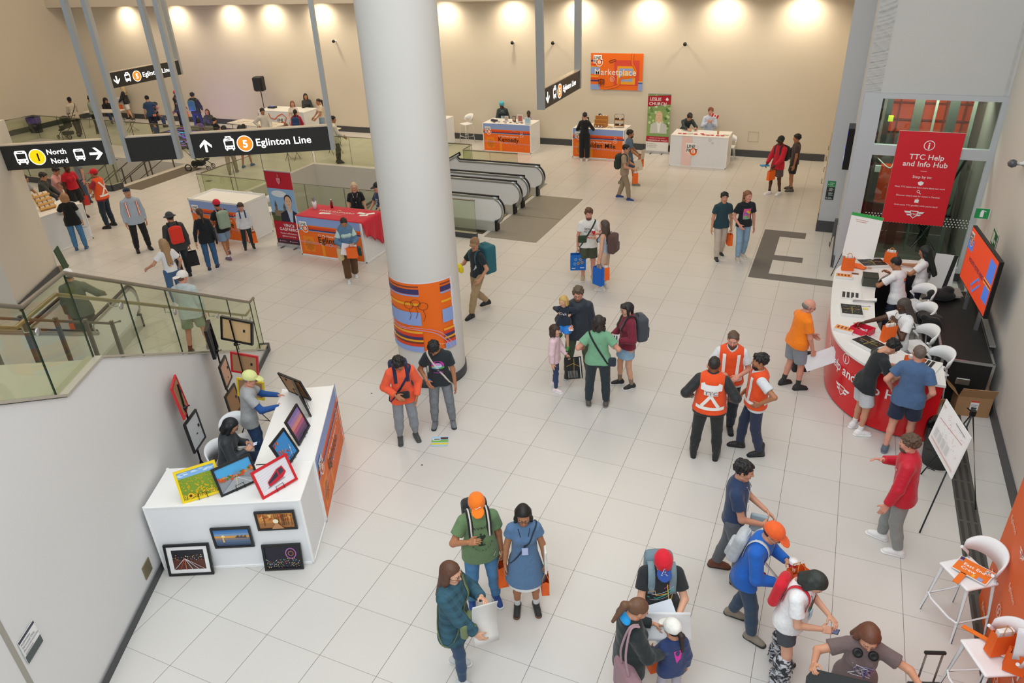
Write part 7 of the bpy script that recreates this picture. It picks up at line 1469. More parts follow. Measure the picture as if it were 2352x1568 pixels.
out=[(-W9/2,.02-H9),(W9/2,.02-H9),(W9/2,-.06),(W9/2-.03,-.01),(W9/2-.08,.02),(-W9/2+.08,.02),(-W9/2+.03,-.01),(-W9/2,-.06)];inn=[(-.3,-.50),(.3,-.50),(.3,-.24),(.3,-.24),(.3,-.24),(-.3,-.24),(-.3,-.24),(-.3,-.24)]
V=[bp(x,y,q)for q in(0,.012)for P9 in(out,inn)for x,y in P9];F=[]
for i in range(8):j=(i+1)%8;F+=[(i,j,8+j,8+i),(16+i,24+i,24+j,16+j),(i,16+i,16+j,j),(8+i,8+j,24+j,24+i)]
m.add(V,F,BB);m.build('board',T);m=MB();m.add([bp(x,y,.006)for x,y in((-.3,-.5),(.3,-.5),(.3,-.44),(-.3,-.44))],[(0,1,2,3)],M('#8fb4dd',.6));m.build('lower_strip',T)
p=person((8.94,4.86),82,H=1.78,fat=1.15,lean=5,look=(-4,6),skin='pink',hair='short',hc='#5a4636',beard='stubble',top=('jacket','#c8102e',-.12),bot=('pants','#8e9290'),shoes=('shoe','#eeeeee','#f4f4f4'),L=(.3,.14,.84),R=(.16,.30,1.16),LH='relax',RH='relax',st=.22,res=NR,label='man in a red jacket and grey trousers standing beside the map easel')
ttc_a=Art(6);ttc(ttc_a,0,0,.05,'#f2dcdc','#c8102e');decal(p,ttc_a,'f',.33,-.08)
p=person((8.52,7.42),-67,H=1.76,fat=.98,lean=20,look=(0,42),skin='light',hair='quiff',hc='#1b191a',glasses=True,top=('tee','#1f2428',-.12),bot=('shorts','#c9cdd2'),shoes=('shoe','#f2f2f2','#ffffff'),socks=('#f2f2f2',.1),L=(.12,.44,1.12),R=(.14,.42,1.1),LH='hold',RH='hold',res=NR,label='young man in a black tee and pale shorts leaning over the counter')
c=wpt(p,p.hand['R'][0]);T,m=item('tube_roll','white cardboard tube of paper held over the counter','roll',(c.x+.05,c.y+.08,c.z+.0));m.tube([(0,0,-.12),(-.02,.03,.16)],.035,M('#f0f0f0',.5),16);m.build('roll',T)
p=person((9.07,7.13),-18,H=1.84,fat=1.15,look=(28,8),skin='pink',hair='buzz',hc='#6a5c52',top=('polo','#4d6a92',-.12),bot=('shorts','#1d2742'),shoes=('shoe','#5a6673','#7a8590'),L=(.24,.06,.92),R=(.2,.1,.9),st=.3,res=NR,label='man in a blue polo and navy shorts standing at the counter')
p=person((7.43,8.44),-58,H=1.74,fat=1.34,lean=6,look=(-22,16),skin='pink',hair='balding',hc='#73706c',glasses=True,top=('tee','#ff8512',-.06),bot=('shorts','#8b929c'),shoes=('shoe','#26292b','#1d1f20'),socks=('#2e3233',.13),L='low',R=(.24,.16,.84),LH='relax',RH='grip',st=.16,res=NR,label='bald man in a bright orange tee carrying a white board')
sheet(wpt(p,p.hand['R'][0])+Vector((.12,.02,-.07)),.54,.27,((.85,.25,.42),(-.3,.2,.85)),'#eeeff1','white foam board in the hand of the bald man in the orange tee','foam_board','board',.006)
pouch(p,(-.02,.24,-.42),(.1,.34,.40),'#24292b','black tote bag hanging behind the bald man in the orange tee','tote_bag')
p=person((9.29,10.57,0.00),111,H=1.76,fat=1.15,look=(2,22),skin='dark',hair='dreads',hc='#3a322e',beard='beard',top=('tee','#edeeef'),bot=('jeans','#2b3650'),shoes=('shoe','#333333','#999999'),sit=.74,feet=[(-.12,.3,.25),(.12,.3,.25)],L=(.12,.16,1.28),R=(.2,.46,1.2),RH='hold',LH='hold',res=NR,label='staff member with long grey dreadlocks in a white tee seated behind the counter')if False else person((8.98,8.95),115,H=1.76,fat=1.12,look=(0,24),skin='dark',hair='dreads',hc='#4a423d',beard='beard',top=('tee','#edeeef'),bot=('jeans','#2b3650'),shoes=('shoe','#333333','#999999'),L=(.10,.17,1.3),R=(.22,.5,1.2),RH='hold',LH='hold',res=NR,label='staff member with long grey dreadlocks in a white tee behind the counter')
decal(p,Art(4).circ(0,0,.04,OR).text('LINE',0,.05,.04,'#222222','c',.01),'f',.34);lanyard(p,'#333344')
sheet(wpt(p,p.hand['R'][0])+Vector((-.03,0,-.06)),.1,.2,((.3,.9,0),(.1,0,1)),'#e8a878','small orange card in the hand of the person with dreadlocks','card','card',.003)
p=person((9.0,10.85),56,H=1.72,fat=1.05,lean=12,look=(6,20),skin='tan',hair='buzz',hc='#17161a',top=('tee','#ecedef'),bot=('jeans','#2c3444'),shoes=('shoe','#333333','#999999'),L=(.16,.44,1.22),R=(.2,.34,1.26),LH='hold',RH='hold',res=NR,label='staff member with short black hair in a white tee behind the counter reaching forward')
a=Art(5);a.rect(-.04,.0,.06,.06,OR).rect(-.04,-.02,.06,.02,NV).rect(-.04,-.04,.06,.02,PB).text('LINE',.03,.03,.04,'#333333').text('FEST',.03,-.01,.04,'#333333').line([(-.0,-.3),(.0,-.05)],.006,'#c96a4a');decal(p,a,'b',.33,.04)
p=person((9.45,11.75),73,H=1.68,sex='f',look=(0,22),skin='tan',hair='verylong',hc='#12201b',top=('tee','#ecedef'),bot=('jeans','#2c3444'),shoes=('shoe','#333333','#999999'),L=(.16,.4,1.16),R=(.16,.42,1.18),LH='hold',RH='hold',res=NR,label='staff member with very long black hair at the far end of the counter')
decal(p,Art(5).rect(-.04,.0,.06,.06,OR).rect(-.04,-.02,.06,.02,NV),'b',.3)
p=person((6.54,6.75),-171,H=1.84,fat=1.12,look=(-4,14),skin='pink',hair='tied',hc='#5f4a39',beard='beard',top=('tee','#dfe4e8'),bot=('pants','#28313c'),shoes=('boot','#1d2124','#141618'),L=(.12,.2,1.08),R=(.14,.22,1.12),LH='hold',RH='hold',vest=('#f4551f',),res=NR,label='bearded worker in an orange reflective vest facing the camera')
p=person((6.40,5.92),7,H=1.78,fat=1.34,look=(0,14),skin='brown',hair='buzz',hc='#2c2624',top=('jacket','#24282b',-.1),bot=('pants','#272c2b'),shoes=('boot','#1d2020','#141616'),L=(.3,.12,1.0),R=(.3,.12,1.0),gap=.17,vest=('#f4551f',),res=NR,label='worker seen from behind in an orange reflective vest over a black jacket')
decal(p,Art(6).rect(-.15,.0,.3,.1,'#fbfbfb').rect(-.1,-.07,.2,.075,'#e9e3e0').text('TTC',0,-.06,.075,'#4a3a3a','c',.004,1.3),'b',.34,0,.014)
p=person((7.01,6.30),107,H=1.76,fat=1.08,look=(-2,4),skin='tan',hair='quiff',hc='#1d1b1a',beard='stubble',top=('tee','#dfe3e7'),bot=('pants','#2b3550'),shoes=('boot','#202225','#16181a'),L=(.26,.0,1.04),R=(.2,.1,1.0),st=.26,vest=('#f4551f',),res=NR,label='worker with swept black hair in an orange vest, hand on hip, facing left')
decal(p,Art().text('TTC',0,0,.045,'#5a4a4a','c'),'f',.14,-.06,.014)
p=person((3.80,7.55),-159,H=1.84,fat=1.2,look=(-8,12),skin='pink',hair='quiff',hc='#5c4d3e',glasses=True,beard='stubble',top=('jacket','#26303c',-.14),bot=('pants','#4d5a45'),shoes=('shoe','#2f3234','#c9cbcc'),L='down',R=(.2,.24,1.12),RH='hold',gap=.2,res=MR,label='man in a dark navy zip jacket carrying a small blond child')
dad=p;decal(p,Art().text('H',0,0,.03,'#dddddd','c',.008),'f',.38,.07)
cpos=wpt(p,np.array([.20,.16,1.04]));phone(p,'R','phone in the hand of the man carrying the child',.1,'#e8e8ea','#c9c9d0')
p=person((float('%.3f'%cpos.x),float('%.3f'%cpos.y),float('%.3f'%(cpos.z-.18))),math.degrees(dad.root.rotation_euler[2])-18,H=.98,look=(-16,14),skin='fair',hair='bob',hc='#c9a55f',top=('long','#1f2a3a'),bot=('shorts','#2f86e0'),shoes=('shoe','#3f9a3a','#20301f'),L=(.16,.16,.95),R=(.2,.18,.98),feet=[(-.06,.16,-.12),(.1,.06,.06)],res=MR,label='small blond child in blue shorts carried by the man in the navy jacket')
decal(p,Art().text('Oak',0,-.02,.07,'#e8e8e8','c',.004),'f',.3)
p=person((4.43,6.73),15,H=1.74,sex='f',fat=1.22,look=(8,4),skin='pink',hair='wavybob',hc='#2d2624',top=('tee','#79b08c',-.06),bot=('pants','#26343a'),shoes=('shoe','#55524e','#8b857c'),L=(.3,.14,1.04),R=(.28,.16,1.06),gap=.16,res=NR,label='woman with curly black hair in a pale green tee, seen from behind')
cross_strap(p,-1,M('#222629',.8),.03);pouch(p,(.2,-.06,-.02),(.2,.08,.16),'#2a3540','small dark crossbody bag on the back of the woman in the green tee')
sheet(wpt(p,p.hand['R'][0])+Vector((.02,.05,.12)),.1,.2,((1,.2,0),(0,.2,1)),'#e4e4e6','small striped card held up between the woman in green and the woman in maroon','card','card',.004,art=Art().rect(-.03,-.08,.02,.16,'#2a2a2c').rect(.01,-.08,.02,.16,'#2a2a2c'))
p=person((4.72,7.49),128,H=1.68,sex='f',fat=1.15,look=(0,10),skin='fair',hair='swept',hc='#242225',glasses=True,top=('hoodie','#7b2237'),bot=('jeanskirt','#8fb0cb'),shoes=('shoe','#1f2124','#e9e9ea'),socks=('#8f7b66',.16),L=(.12,.22,1.06),R=(.12,.24,1.06),LH='hold',RH='hold',st=.14,res=NR,label='woman with black hair and glasses in a maroon hoodie and denim skirt')
backpack(p,'#454b54','dark grey backpack with a lime tag on the woman in the maroon hoodie',.32,.46,.2,pc='#4d535c');decal(p,Art().ring(0,0,.06,.006,'#a86a78'),'f',.22,.02)
p=person((3.56,6.98),-87,H=1.28,sex='f',look=(0,4),skin='fair',hair='fringe',hc='#3f2b22',top=('jacket','#e8c9d0',-.12),bot=('leggings','#2b3f66'),shoes=('shoe','#f1dfe4','#ffffff'),L=(.14,.26,.92),R='down',LH='grip',st=.1,res=NR,label='young girl in a pale pink hoodie holding a black map poster');decal(p,Art(4).circ(0,.02,.03,'#e87ab0',8).circ(.03,-.04,.03,'#e87ab0',8).circ(-.02,-.08,.02,'#e87ab0',8),'b',.2,.05)
sheet(wpt(p,p.hand['L'][0])+Vector((.08,.03,-.2)),.3,.46,((.92,.38,.08),(.12,0,1)),'#1b1d1e','black transit map poster held by the young girl in pink','map_poster','poster',.008,art=(lambda a:([a.line([(-.12,.05),(.0,.1),(.12,.02)],.008,'#e0a83a'),a.line([(0,-.15),(.02,.2)],.006,'#d8c46a')]+[a.line([(-.1+.02*i,-.2),(-.1+.02*i,-.05)],.004,'#c9c9c4')for i in range(9)]+[a.rect(.11,-.22,.02,.44,'#dddddd')],a)[1])(Art()))
p=person((2.60,11.80),-158,H=1.78,fat=1.12,look=(0,8),skin='pink',hair='quiff',hc='#5d3d2c',beard='stubble',top=('tee','#e8e6e2',-.1),bot=('shorts','#4a4f3c'),shoes=('shoe','#b9a88a','#e0d8c8'),L=(.16,.24,1.2),R='down',LH='hold',RH='grip',gap=.12,res=MR,label='man in a white band tee and olive shorts carrying a blue shopping bag')
a=Art(6);a.text('SEX',-.1,.08,.075,'#1d1d1d','l',.006).text('PISTOLS',-.11,.02,.055,'#1d1d1d','l',.006).line([(-.06,-.05),(.06,-.03)],.02,'#c9605f').line([(-.05,-.1),(.07,-.09)],.03,'#c9605f').text('UK',-.09,-.14,.04,'#1d1d1d');decal(p,a,'f',.24)
cross_strap(p,-1,M('#2b3a2c',.8),.035);pouch(p,(.15,.14,.12),(.2,.07,.17),'#2f4430','dark green crossbody bag on the man in the white band tee')
c=wpt(p,p.hand['L'][0]);T,m=item('coffee_cup','red and white paper cup held by the man in the white band tee','cup',(c.x,c.y,c.z-.02));m.lathe([(0,0),(.034,0),(.042,.12),(0,.12)],M('#c8102e',.5),n=14);m.build('cup',T);m=MB();m.lathe([(.045,.118),(.04,.135),(0,.135)],WHITE,n=14);m.build('lid',T)
T=bagin(p,'R','bright blue shopping bag with yellow and pale blue burst marks',col='#0e6cc4',w_=.36,hh=.36,d=.16,hcol='#0e6cc4',group=None)if False else paper_bag(wpt(p,p.hand['R'][0]),'bright blue shopping bag with yellow and pale blue burst marks','#0d66bd',.36,.38,.16,p.root.rotation_euler[2],None,hcol='#0d66bd',name='shopping_bag')
a=Art()
for cx_,cy_,c_ in((-.06,.27,'#8fc3ee'),(.05,.27,'#e2b53a'),(.0,.18,'#e2b53a'),(.09,.2,'#e2b53a'),(-.08,.17,'#8fc3ee')):[a.line([(cx_+.015*math.cos(k*PI/3),cy_+.015*math.sin(k*PI/3)),(cx_+.04*math.cos(k*PI/3),cy_+.04*math.sin(k*PI/3))],.012,c_)for k in range(6)]
a.rect(-.15,.05,.08,.02,'#cfe0f2').rect(.04,.06,.1,.02,'#cfe0f2');a.build('printed_marks',T,onplane((0,.083,0),(-1,0,0),(0,0,1)))
p=person((3.12,11.37),85,H=1.68,sex='f',fat=1.1,look=(-4,4),skin='fair',hair='longwavy',hc='#4f4238',top=('tank','#a8b4c2'),bot=('shorts','#c9ad94'),shoes=('shoe','#dcd6d0','#f0ede8'),socks=('#eeeeee',.1),L='down',R=(.16,.3,1.2),LH='grip',RH='hold',gap=.11,res=MR,label='woman in a grey tank top and tan shorts with a brown backpack')
backpack(p,'#5a423c','brown backpack on the woman in the grey tank top',.3,.44,.18,straps='#4a3631');T=paper_bag(wpt(p,p.hand['L'][0]),'blue cloth drawstring bag in the hand of the woman with the brown backpack','#1266c8',.26,.42,.12,p.root.rotation_euler[2]+1.2,None,hcol='#1266c8',name='drawstring_bag');c=wpt(p,p.hand['L'][0]);paper_bag((c.x+.15,c.y+.05,c.z+.0),'orange paper bag beside the blue drawstring bag',ORANGE,.16,.3,.1,.5,stuff='#f0f0f0')
p=person((0.90,9.32),155,H=1.80,fat=1.0,look=(34,2),skin='light',hair='short',hc='#5a4636',hat=('cap','#927253'),top=('tee','#1f2a31',-.04),bot=('pants','#a8906c'),shoes=('shoe','#202325','#1a1c1d'),L=(.22,.06,.86),R=(.14,.28,1.12),RH='hold',feet=[(-.09,.26,0),(.09,-.34,.06)],res=MR,label='man in a brown cap and black tee striding left with a teal duffel')
decal(p,Art(5).poly([(-.1,.02),(.1,.06),(.11,.0),(.05,-.07),(-.1,-.06)],'#cfd3d2').poly([(-.08,.0),(.08,.035),(.08,.01),(-.07,-.02)],'#2f3a3e'),'f',.2)
backpack(p,'#1c6470','teal duffel backpack on the striding man in the brown cap',.38,.62,.3,False,'#1f5560',.05,.28)
V,Q=sculpt([(ell((0,0,0),(.09,.06,.09)),.02),(ell((.04,.02,-.06),(.05,.05,.07)),.03)],.012,.03);T=thing('rain_jacket','bundled bright yellow jacket in the hand of the man in the brown cap','jacket',wpt(p,p.hand['R'][0]));qmesh('cloth',V,Q,CL('#f2e01a'),T)
p=person((5.25,14.07),-151,H=1.72,fat=1.02,look=(-10,4),skin='light',hair='short',hc='#17171a',top=('polo','#20404a',-.08),bot=('pants','#c3b7a8'),shoes=('shoe','#1f2c30','#e6e6e4'),L='down',R='down',LH='grip',st=.34,res=MR,label='man in a dark teal polo and beige trousers walking with a paper bag');bagin(p,'L','orange paper bag between the two walkers left of the floor pattern',w_=.18,hh=.28)
p=person((5.76,14.18),-150,H=1.76,fat=1.02,look=(20,4),skin='pink',hair='wavybob',hc='#84563a',top=('tee','#161c24',-.06),bot=('jeans','#8cacc6'),shoes=('shoe','#c9bfb2','#e4dfd6'),L='down',R=(.18,.16,.94),LH='relax',st=.22,res=MR,label='person with curly auburn hair in a black tee with a pink print')
a=Art(6);a.rect(-.09,-.13,.18,.26,'#e0569a').circ(-.03,-.01,.05,'#3f78c8',12).circ(.05,.03,.035,'#e8c23a',12).rect(-.08,-.13,.16,.09,'#7fae8a').circ(.0,.06,.03,'#e8c23a',10).circ(.03,-.06,.03,'#c97a6a',10);decal(p,a,'f',.26)
p=person((5.99,19.78),144,H=1.80,fat=.98,look=(10,4),skin='dark',hair='buzz',hc='#111111',hat=('cap','#1c2320'),top=('hoodie','#c4152f',-.14),bot=('shorts','#5b4a48'),shoes=('shoe','#f2efec','#ffffff'),socks=('#1c1c1c',.06),L='low',R='low',LH='grip',RH='hold',st=.2,res=FR_,label='person in a red hoodie and cap near the far right wall');backpack(p,'#1d2023','black backpack on the person in the red hoodie',res=.016);bagin(p,'L','orange paper bag held by the person in the red hoodie',w_=.26,hh=.28)
c=wpt(p,p.hand['R'][0]);T,m=item('booklet','bright blue booklet held above the orange bag by the person in the red hoodie','booklet',c);m.box((-.05,0,.02),(.26,.14,.03),M('#3f9bd8',.4),rz=.4);m.build('cover',T)
p=person((6.42,20.32),99,H=1.76,fat=1.05,look=(-6,6),skin='tan',hair='short',hc='#15161a',top=('polo','#453636',-.08),bot=('shorts','#1f2322'),shoes=('shoe','#5f5448','#3c352d'),socks=('#222222',.06),L='down',R='low',gap=.13,res=FR_,label='person in a dark brown polo beside the person in the red hoodie');T=pouch(p,(.14,.16,.2),(.08,.26,.3),'#3c3638','grey brown sling bag on the person in the brown polo','sling_bag')
sheet(wpt(p,p.hand['R'][0])+Vector((-.1,-.05,-.14)),.24,.5,((.6,-.3,-.1),(-.4,.1,1)),'#e6e6e8','white and black printed paper hanging between the two people at the far right','paper_bag_sheet' if False else 'printed_sheet','paper',.004,art=(lambda a:([a.rect(-.09,-.2+.07*i,.16,.04,'#2b2b2d')for i in range(6)],a)[1])(Art()))
p=person((1.73,17.98),-91,H=1.74,fat=1.0,look=(4,8),skin='light',hair='short',hc='#1a1a1d',glasses=True,top=('tee','#a08d75',-.1),bot=('pants','#97876f'),shoes=('shoe','#23407e','#e8e8e6'),L=(.14,.3,1.05),R=(.14,.3,1.02),LH='hold',RH='grip',st=.4,res=FR_,label='person in a sand coloured tee and cargo trousers walking with a dark backpack');backpack(p,'#2a352c','dark green backpack on the person in the sand coloured tee',res=.016)
c=wpt(p,p.hand['R'][0]);paper_bag((c.x+.0,c.y-.03,c.z-.0),'orange paper bag held by the walker in sand coloured clothes',ORANGE,.16,.32,.1,.4,stuff='#f0f0f0');sheet(wpt(p,p.hand['L'][0])+Vector((.03,0,.06)),.24,.32,((.6,.6,.1),(-.2,.2,.9)),'#cfc3ac','buff folder held by the walker in sand coloured clothes','folder','folder',.006)
p=person((1.43,19.54),-77,H=1.84,fat=1.0,look=(0,4),skin='tan',hair='short',hc='#241d1a',beard='stubble',top=('tee','#566c84',-.1),bot=('shorts','#3c4a66'),shoes=('shoe','#7b7c70','#a6a79a'),socks=('#22252c',.14),L='low',R='low',LH='grip',RH='hold',st=.46,res=FR_,label='man in a grey blue tee and navy shorts walking behind the person in sand colours');bagin(p,'L','orange paper bag of the man in the grey blue tee',w_=.2,hh=.24)
sheet(wpt(p,p.hand['R'][0])+Vector((.06,.02,.12)),.2,.32,((.3,.9,0),(.1,0,1)),'#d8cbb8','pale sheet in the hands of the man in the grey blue tee','paper_sheet','paper',.004)
p=person((-0.90,22.05),10,H=1.76,sex='f',fat=1.05,look=(0,18),skin='light',hair='tied',hc='#17181c',top=('long','#15191f',.04),bot=('wide','#15191f'),shoes=('shoe','#e0dedb','#eeeeee'),L=(.14,.26,1.1),R=(.2,.24,1.14),LH='hold',RH='hold',res=FR_,label='woman in a black jumpsuit seen from behind at the Golden Mile booth')
p=person((-.85,23.7),-155,H=1.70,look=(-4,34),skin='brown',hair='curly',hc='#111111',top=('tee','#d9d4cb'),sit=.6,feet=[(-.12,.25,.1),(.12,.25,.1)],L='low',R='low',res=FR_,label='seller with short black hair seated behind the Golden Mile booth')
p=person((-4.9,23.75),-161,H=1.68,sex='f',fat=1.2,look=(-14,18),skin='dark',hair=None,hat=('scarf','#4cb4cc'),top=('jacket','#1b2d33'),L='down',R='low',res=FR_,label='seller in a bright blue headscarf and dark jacket behind the jewellery booth');decal(p,Art(4).poly([(-.05,.16),(.05,.16),(.06,-.2),(-.06,-.2)],'#b9cfd8'),'f',.28)
p=person((-3.75,23.7),-153,H=1.35,sex='f',look=(0,10),skin='dark',hair='tied',hc='#111111',top=('tee','#b9a3b4'),L='chin',R='chin',res=FR_,label='child in a lilac top with hands at the face behind the jewellery booth')
p=person((2.42,23.5),-147,H=1.78,lean=34,look=(0,24),skin='light',hair='quiff',hc='#241b17',top=('shirt','#303b3f'),bot=('jeans','#394c66'),L=(.14,.62,1.13),R=(.16,.66,1.13),LH='hold',RH='hold',res=FR_,label='man in a dark checked shirt leaning on the white festival booth looking at a phone');phone(p,'L','phone held by the leaning man at the white festival booth')
p=person((3.25,23.6),-167,H=1.80,look=(0,8),skin='pink',hair='short',hc='#7a4026',top=('shirt','#c9d6ea'),bot=('pants','#3a4150'),L=(.06,.22,1.26),R=(.08,.22,1.26),LH='hold',RH='hold',res=FR_,label='red haired man in a pale blue shirt behind the white festival booth')
c=wpt(p,p.hand['L'][0]);T,m=item('hand_flag','small red and white flag held by the man in the pale blue shirt','flag',c);m.tube([(0,0,-.1),(.05,-.02,.28)],.005,WHITE,6);m.build('stick',T);a=Art();a.rect(0,0,.24,.12,'#f4f4f4').rect(0,0,.06,.12,'#d41a2c').rect(.18,0,.06,.12,'#d41a2c').poly([(.12,.02),(.145,.05),(.15,.08),(.12,.1),(.09,.08),(.095,.05)],'#d41a2c');a.build('flag_cloth',T,onplane((.04,-.025,.18),(.9,.2,-.35),(.35,0,.94)))
p=person((-2.87,10.02),-136,H=1.62,sex='f',fat=1.15,look=(-4,28),skin='tan',hair='tied',hc='#211a18',top=('tee','#bcd6cf',-.08),bot=('wide','#5d4024'),shoes=('shoe','#d9dde0','#f0f0f0'),L=(.12,.26,1.04),R=(.14,.26,1.04),LH='hold',RH='hold',st=.3,res=MR,label='woman in a denim jacket and wide brown trousers looking down at papers')
V,Q=sculpt([(cone(p.J['L'][0],p.J['L'][1],.062,.058),.03),(cone(p.J['R'][0],p.J['R'][1],.062,.058),.03),(cone(p.J['L'][1],p.J['L'][1]*.3+p.J['L'][2]*.7,.058,.05),.02),(cone(p.J['R'][1],p.J['R'][1]*.3+p.J['R'][2]*.7,.058,.05),.02),(cone(p.pel+p.u*.02,p.pel+p.u*.42,.165,.17,flat=(nrm(p.f),1.25)),.04),(cone(p.pel-p.u*.05+p.f*.17,p.neck+p.f*.17,.055,.04),.02,1)],.012,.03);qmesh('denim_jacket',V,Q,M('#5d7fa0',.9,'denim',0.,0.,18.),p.root)
c=(wpt(p,p.hand['L'][0])+wpt(p,p.hand['R'][0]))/2;sheet(c+Vector((.02,-.04,-.05)),.34,.3,((.85,.45,-.25),(.3,.1,.85)),'#eceaef','white sheet held by the woman in the denim jacket','paper_sheet','paper',.003);paper_bag((c.x+.12,c.y-.06,c.z+.12),'orange paper bag hanging in front of the woman in the denim jacket',w_=.24,hh=.26,d=.1,rz=.3);pouch(p,(.2,.12,-.12),(.14,.22,.3),'#cfb98f','cream cloth tote at the hip of the woman in the denim jacket','tote_bag');pouch(p,(-.26,.06,-.14),(.08,.2,.22),'#23423c','dark green bag behind the papers of the woman in the denim jacket','hand_bag')
p=person((-4.15,12.35),-147,H=1.68,sex='f',fat=1.1,look=(4,8),skin='fair',hair='long',hc='#cdb795',glasses=True,top=('tee','#101319'),L='down',R='down',res=MR,label='woman with long pale blond hair and glasses in a black tee behind the red cloth');lanyard(p,'#e0ddd6','#1a1a1c')
p=person((-3.45,12.45),153,H=1.70,fat=.95,look=(0,8),skin='light',hair='short',hc='#17181c',hat=('cap','#16211f'),top=('tee','#2f3f5e'),L='low',R='low',res=MR,label='teenager in a black cap with badges and a navy printed tee behind the red cloth');decal(p,Art(5).rect(-.08,.08,.16,.025,'#c9d2dc').rect(-.07,.04,.14,.015,'#c9d2dc').circ(0,-.02,.05,'#9fb0c2',10).rect(-.07,-.14,.14,.02,'#c9d2dc'),'f',.26)
p=person((-6.72,9.40),40,H=1.64,sex='f',fat=1.0,look=(20,6),skin='light',hair='pony',hc='#4a3527',top=('long','#161c22',-.14),bot=('jeans','#37608a'),shoes=('shoe','#1d2947','#e8e8ea'),L='swingb',R='down',gap=.1,st=.12,res=MR,label='woman with a long brown ponytail in a black top and jeans walking away');T=pouch(p,(.24,.02,.0),(.05,.3,.36),'#16191c','black cloth tote with white lettering on the shoulder of the woman with the ponytail','tote_bag');cross_strap(p,-1,M('#16191c',.8),.02)
p=person((-6.94,10.21),69,H=1.62,fat=1.0,look=(0,4),skin='tan',hair='short',hc='#1a1617',hat=('cap','#d01c36'),top=('tee','#14171b',-.1),bot=('shorts','#7f97b4'),shoes=('shoe','#6a5468','#8a7488'),socks=('#e0e0e0',.06),L='low',R='down',st=.46,res=MR,label='boy in a red cap with a sage green backpack walking away');backpack(p,'#93a591','sage green backpack on the boy in the red cap',.3,.46,.14,False,'#b97a86',.03,res=.013)
bagin(p,'L','orange paper bag in front of the boy in the red cap',w_=.18,hh=.26)
p=person((-6.80,10.85),-131,H=1.30,look=(-4,8),skin='light',hair='kidbowl',hc='#3b2a22',top=('long','#d9dcde',-.1),bot=('pants','#1f3034'),shoes=('shoe','#17181a','#dddddd'),L='down',R='down',LH='grip',gap=.11,res=MR,label='small boy in a white top with green sleeves holding a paper bag')
for key in 'LR':S_1,E_1,W_1=p.J[key];V,Q=sculpt([cone(S_1+(E_1-S_1)*.15,E_1,.052*p.h,.05*p.h),(cone(E_1,E_1*.15+W_1*.85,.05*p.h,.042*p.h),.02)],.011);qmesh('green_sleeve',V,Q,CL('#1d7a66'),p.root)
backpack(p,'#1f4a78','small blue backpack on the boy in the white top',.24,.34,.12,straps='#1f4a78',strapw=.035,res=.013);bagin(p,'L','orange paper bag held by the small boy in the white top',w_=.2,hh=.28,d=.12)
p=person((-9.66,9.84),-118,H=1.80,fat=1.28,look=(0,-2),skin='light',hair='short',hc='#22201f',hat=('kufi','#1f2d44'),top=('shirt','#aebccb',-.14),bot=('pants','#191b1d'),shoes=('shoe','#17181a','#101112'),L='down',R='down',gap=.16,vest=None,res=MR,label='officer in a navy cap and pale blue shirt with orange vest panels over the shoulders')
a=Art(8);a.rect(-.16,-.2,.05,.4,'#ef5a24').rect(.11,-.2,.05,.4,'#ef5a24').rect(-.145,-.2,.022,.4,'#f6f6f6').rect(.125,-.2,.022,.4,'#f6f6f6');decal(p,a,'f',.26,0,.012,'vest_panels')
p=person((-12.32,11.03),106,H=1.80,fat=1.15,look=(6,4),skin='tan',hair='short',hc='#6a3a2a',hat=('cap','#d5162c'),top=('tee','#9a2030'),bot=('pants','#1e2f3c'),shoes=('shoe','#141618','#101112'),L=(.14,.24,1.26),R='low',LH='hold',gap=.15,vest=('#ef5a24',),res=MR,label='worker in a red cap and orange vest seen from behind at the left')
p=person((-15.2,12.6),165,H=1.76,fat=1.1,hair='short',hc='#9a948c',skin='pink',top=('tee','#7c8288'),res=FR_,label='grey haired person just behind the worker in the red cap')
p=person((-14.02,11.39),-102,H=1.76,sex='f',fat=1.15,look=(4,16),skin='dark',hair='bun',hc='#15110f',top=('polo','#c4142a',-.0),bot=('shorts','#17191d'),shoes=('boot','#2a2420','#1a1614'),L='down',R='down',res=MR,label='woman with a hair bun in a bright red polo and black shorts');c=wpt(p,p.hand['L'][0]);paper_bag((c.x,c.y,c.z),'red and white paper bag in the hand of the woman in the red polo','#c9342a',.2,.3,.1,1.0,None)
p=person((-11.45,9.30),48,H=1.66,sex='f',fat=1.15,look=(10,4),skin='fair',hair='bob',hc='#a87f5c',top=('tee','#0e1013',-.14),bot=('jeans','#4a7cab'),shoes=('shoe','#3a5a7c','#dddddd'),L=(.26,.34,1.06),R='down',LH='hold',RH='grip',gap=.13,res=MR,label='woman with short blond hair in a black top with grey sleeves, seen from behind')
for key in 'LR':S_1,E_1,W_1=p.J[key];V,Q=sculpt([cone(S_1+(E_1-S_1)*.2,E_1,.056*p.h,.05*p.h),(cone(E_1,E_1*.3+W_1*.7,.05*p.h,.046*p.h),.02)],.011);qmesh('grey_sleeve',V,Q,CL('#b4bcc0'),p.root)
paper_bag(wpt(p,p.hand['R'][0]),'plain white paper bag held by the woman with short blond hair','#e6e8ec',.24,.28,.08,.5,None,hcol='#dddddd',name='paper_bag')
p=person((-14.5,11.2),-64,H=1.68,sex='f',fat=1.1,look=(0,20),skin='light',hair='short',hc='#2a211f',top=('tee','#e3a8a4'),L='low',R='low',lean=14,res=FR_,label='person in a pink top behind two others at the left edge booth')
p=person((-13.95,10.4),-53,H=1.76,fat=1.05,look=(0,14),lean=12,skin='light',hair='short',hc='#2b2522',top=('jacket','#2a302e'),L='low',R='low',res=FR_,label='person in a charcoal jacket leaning over the left edge booth')
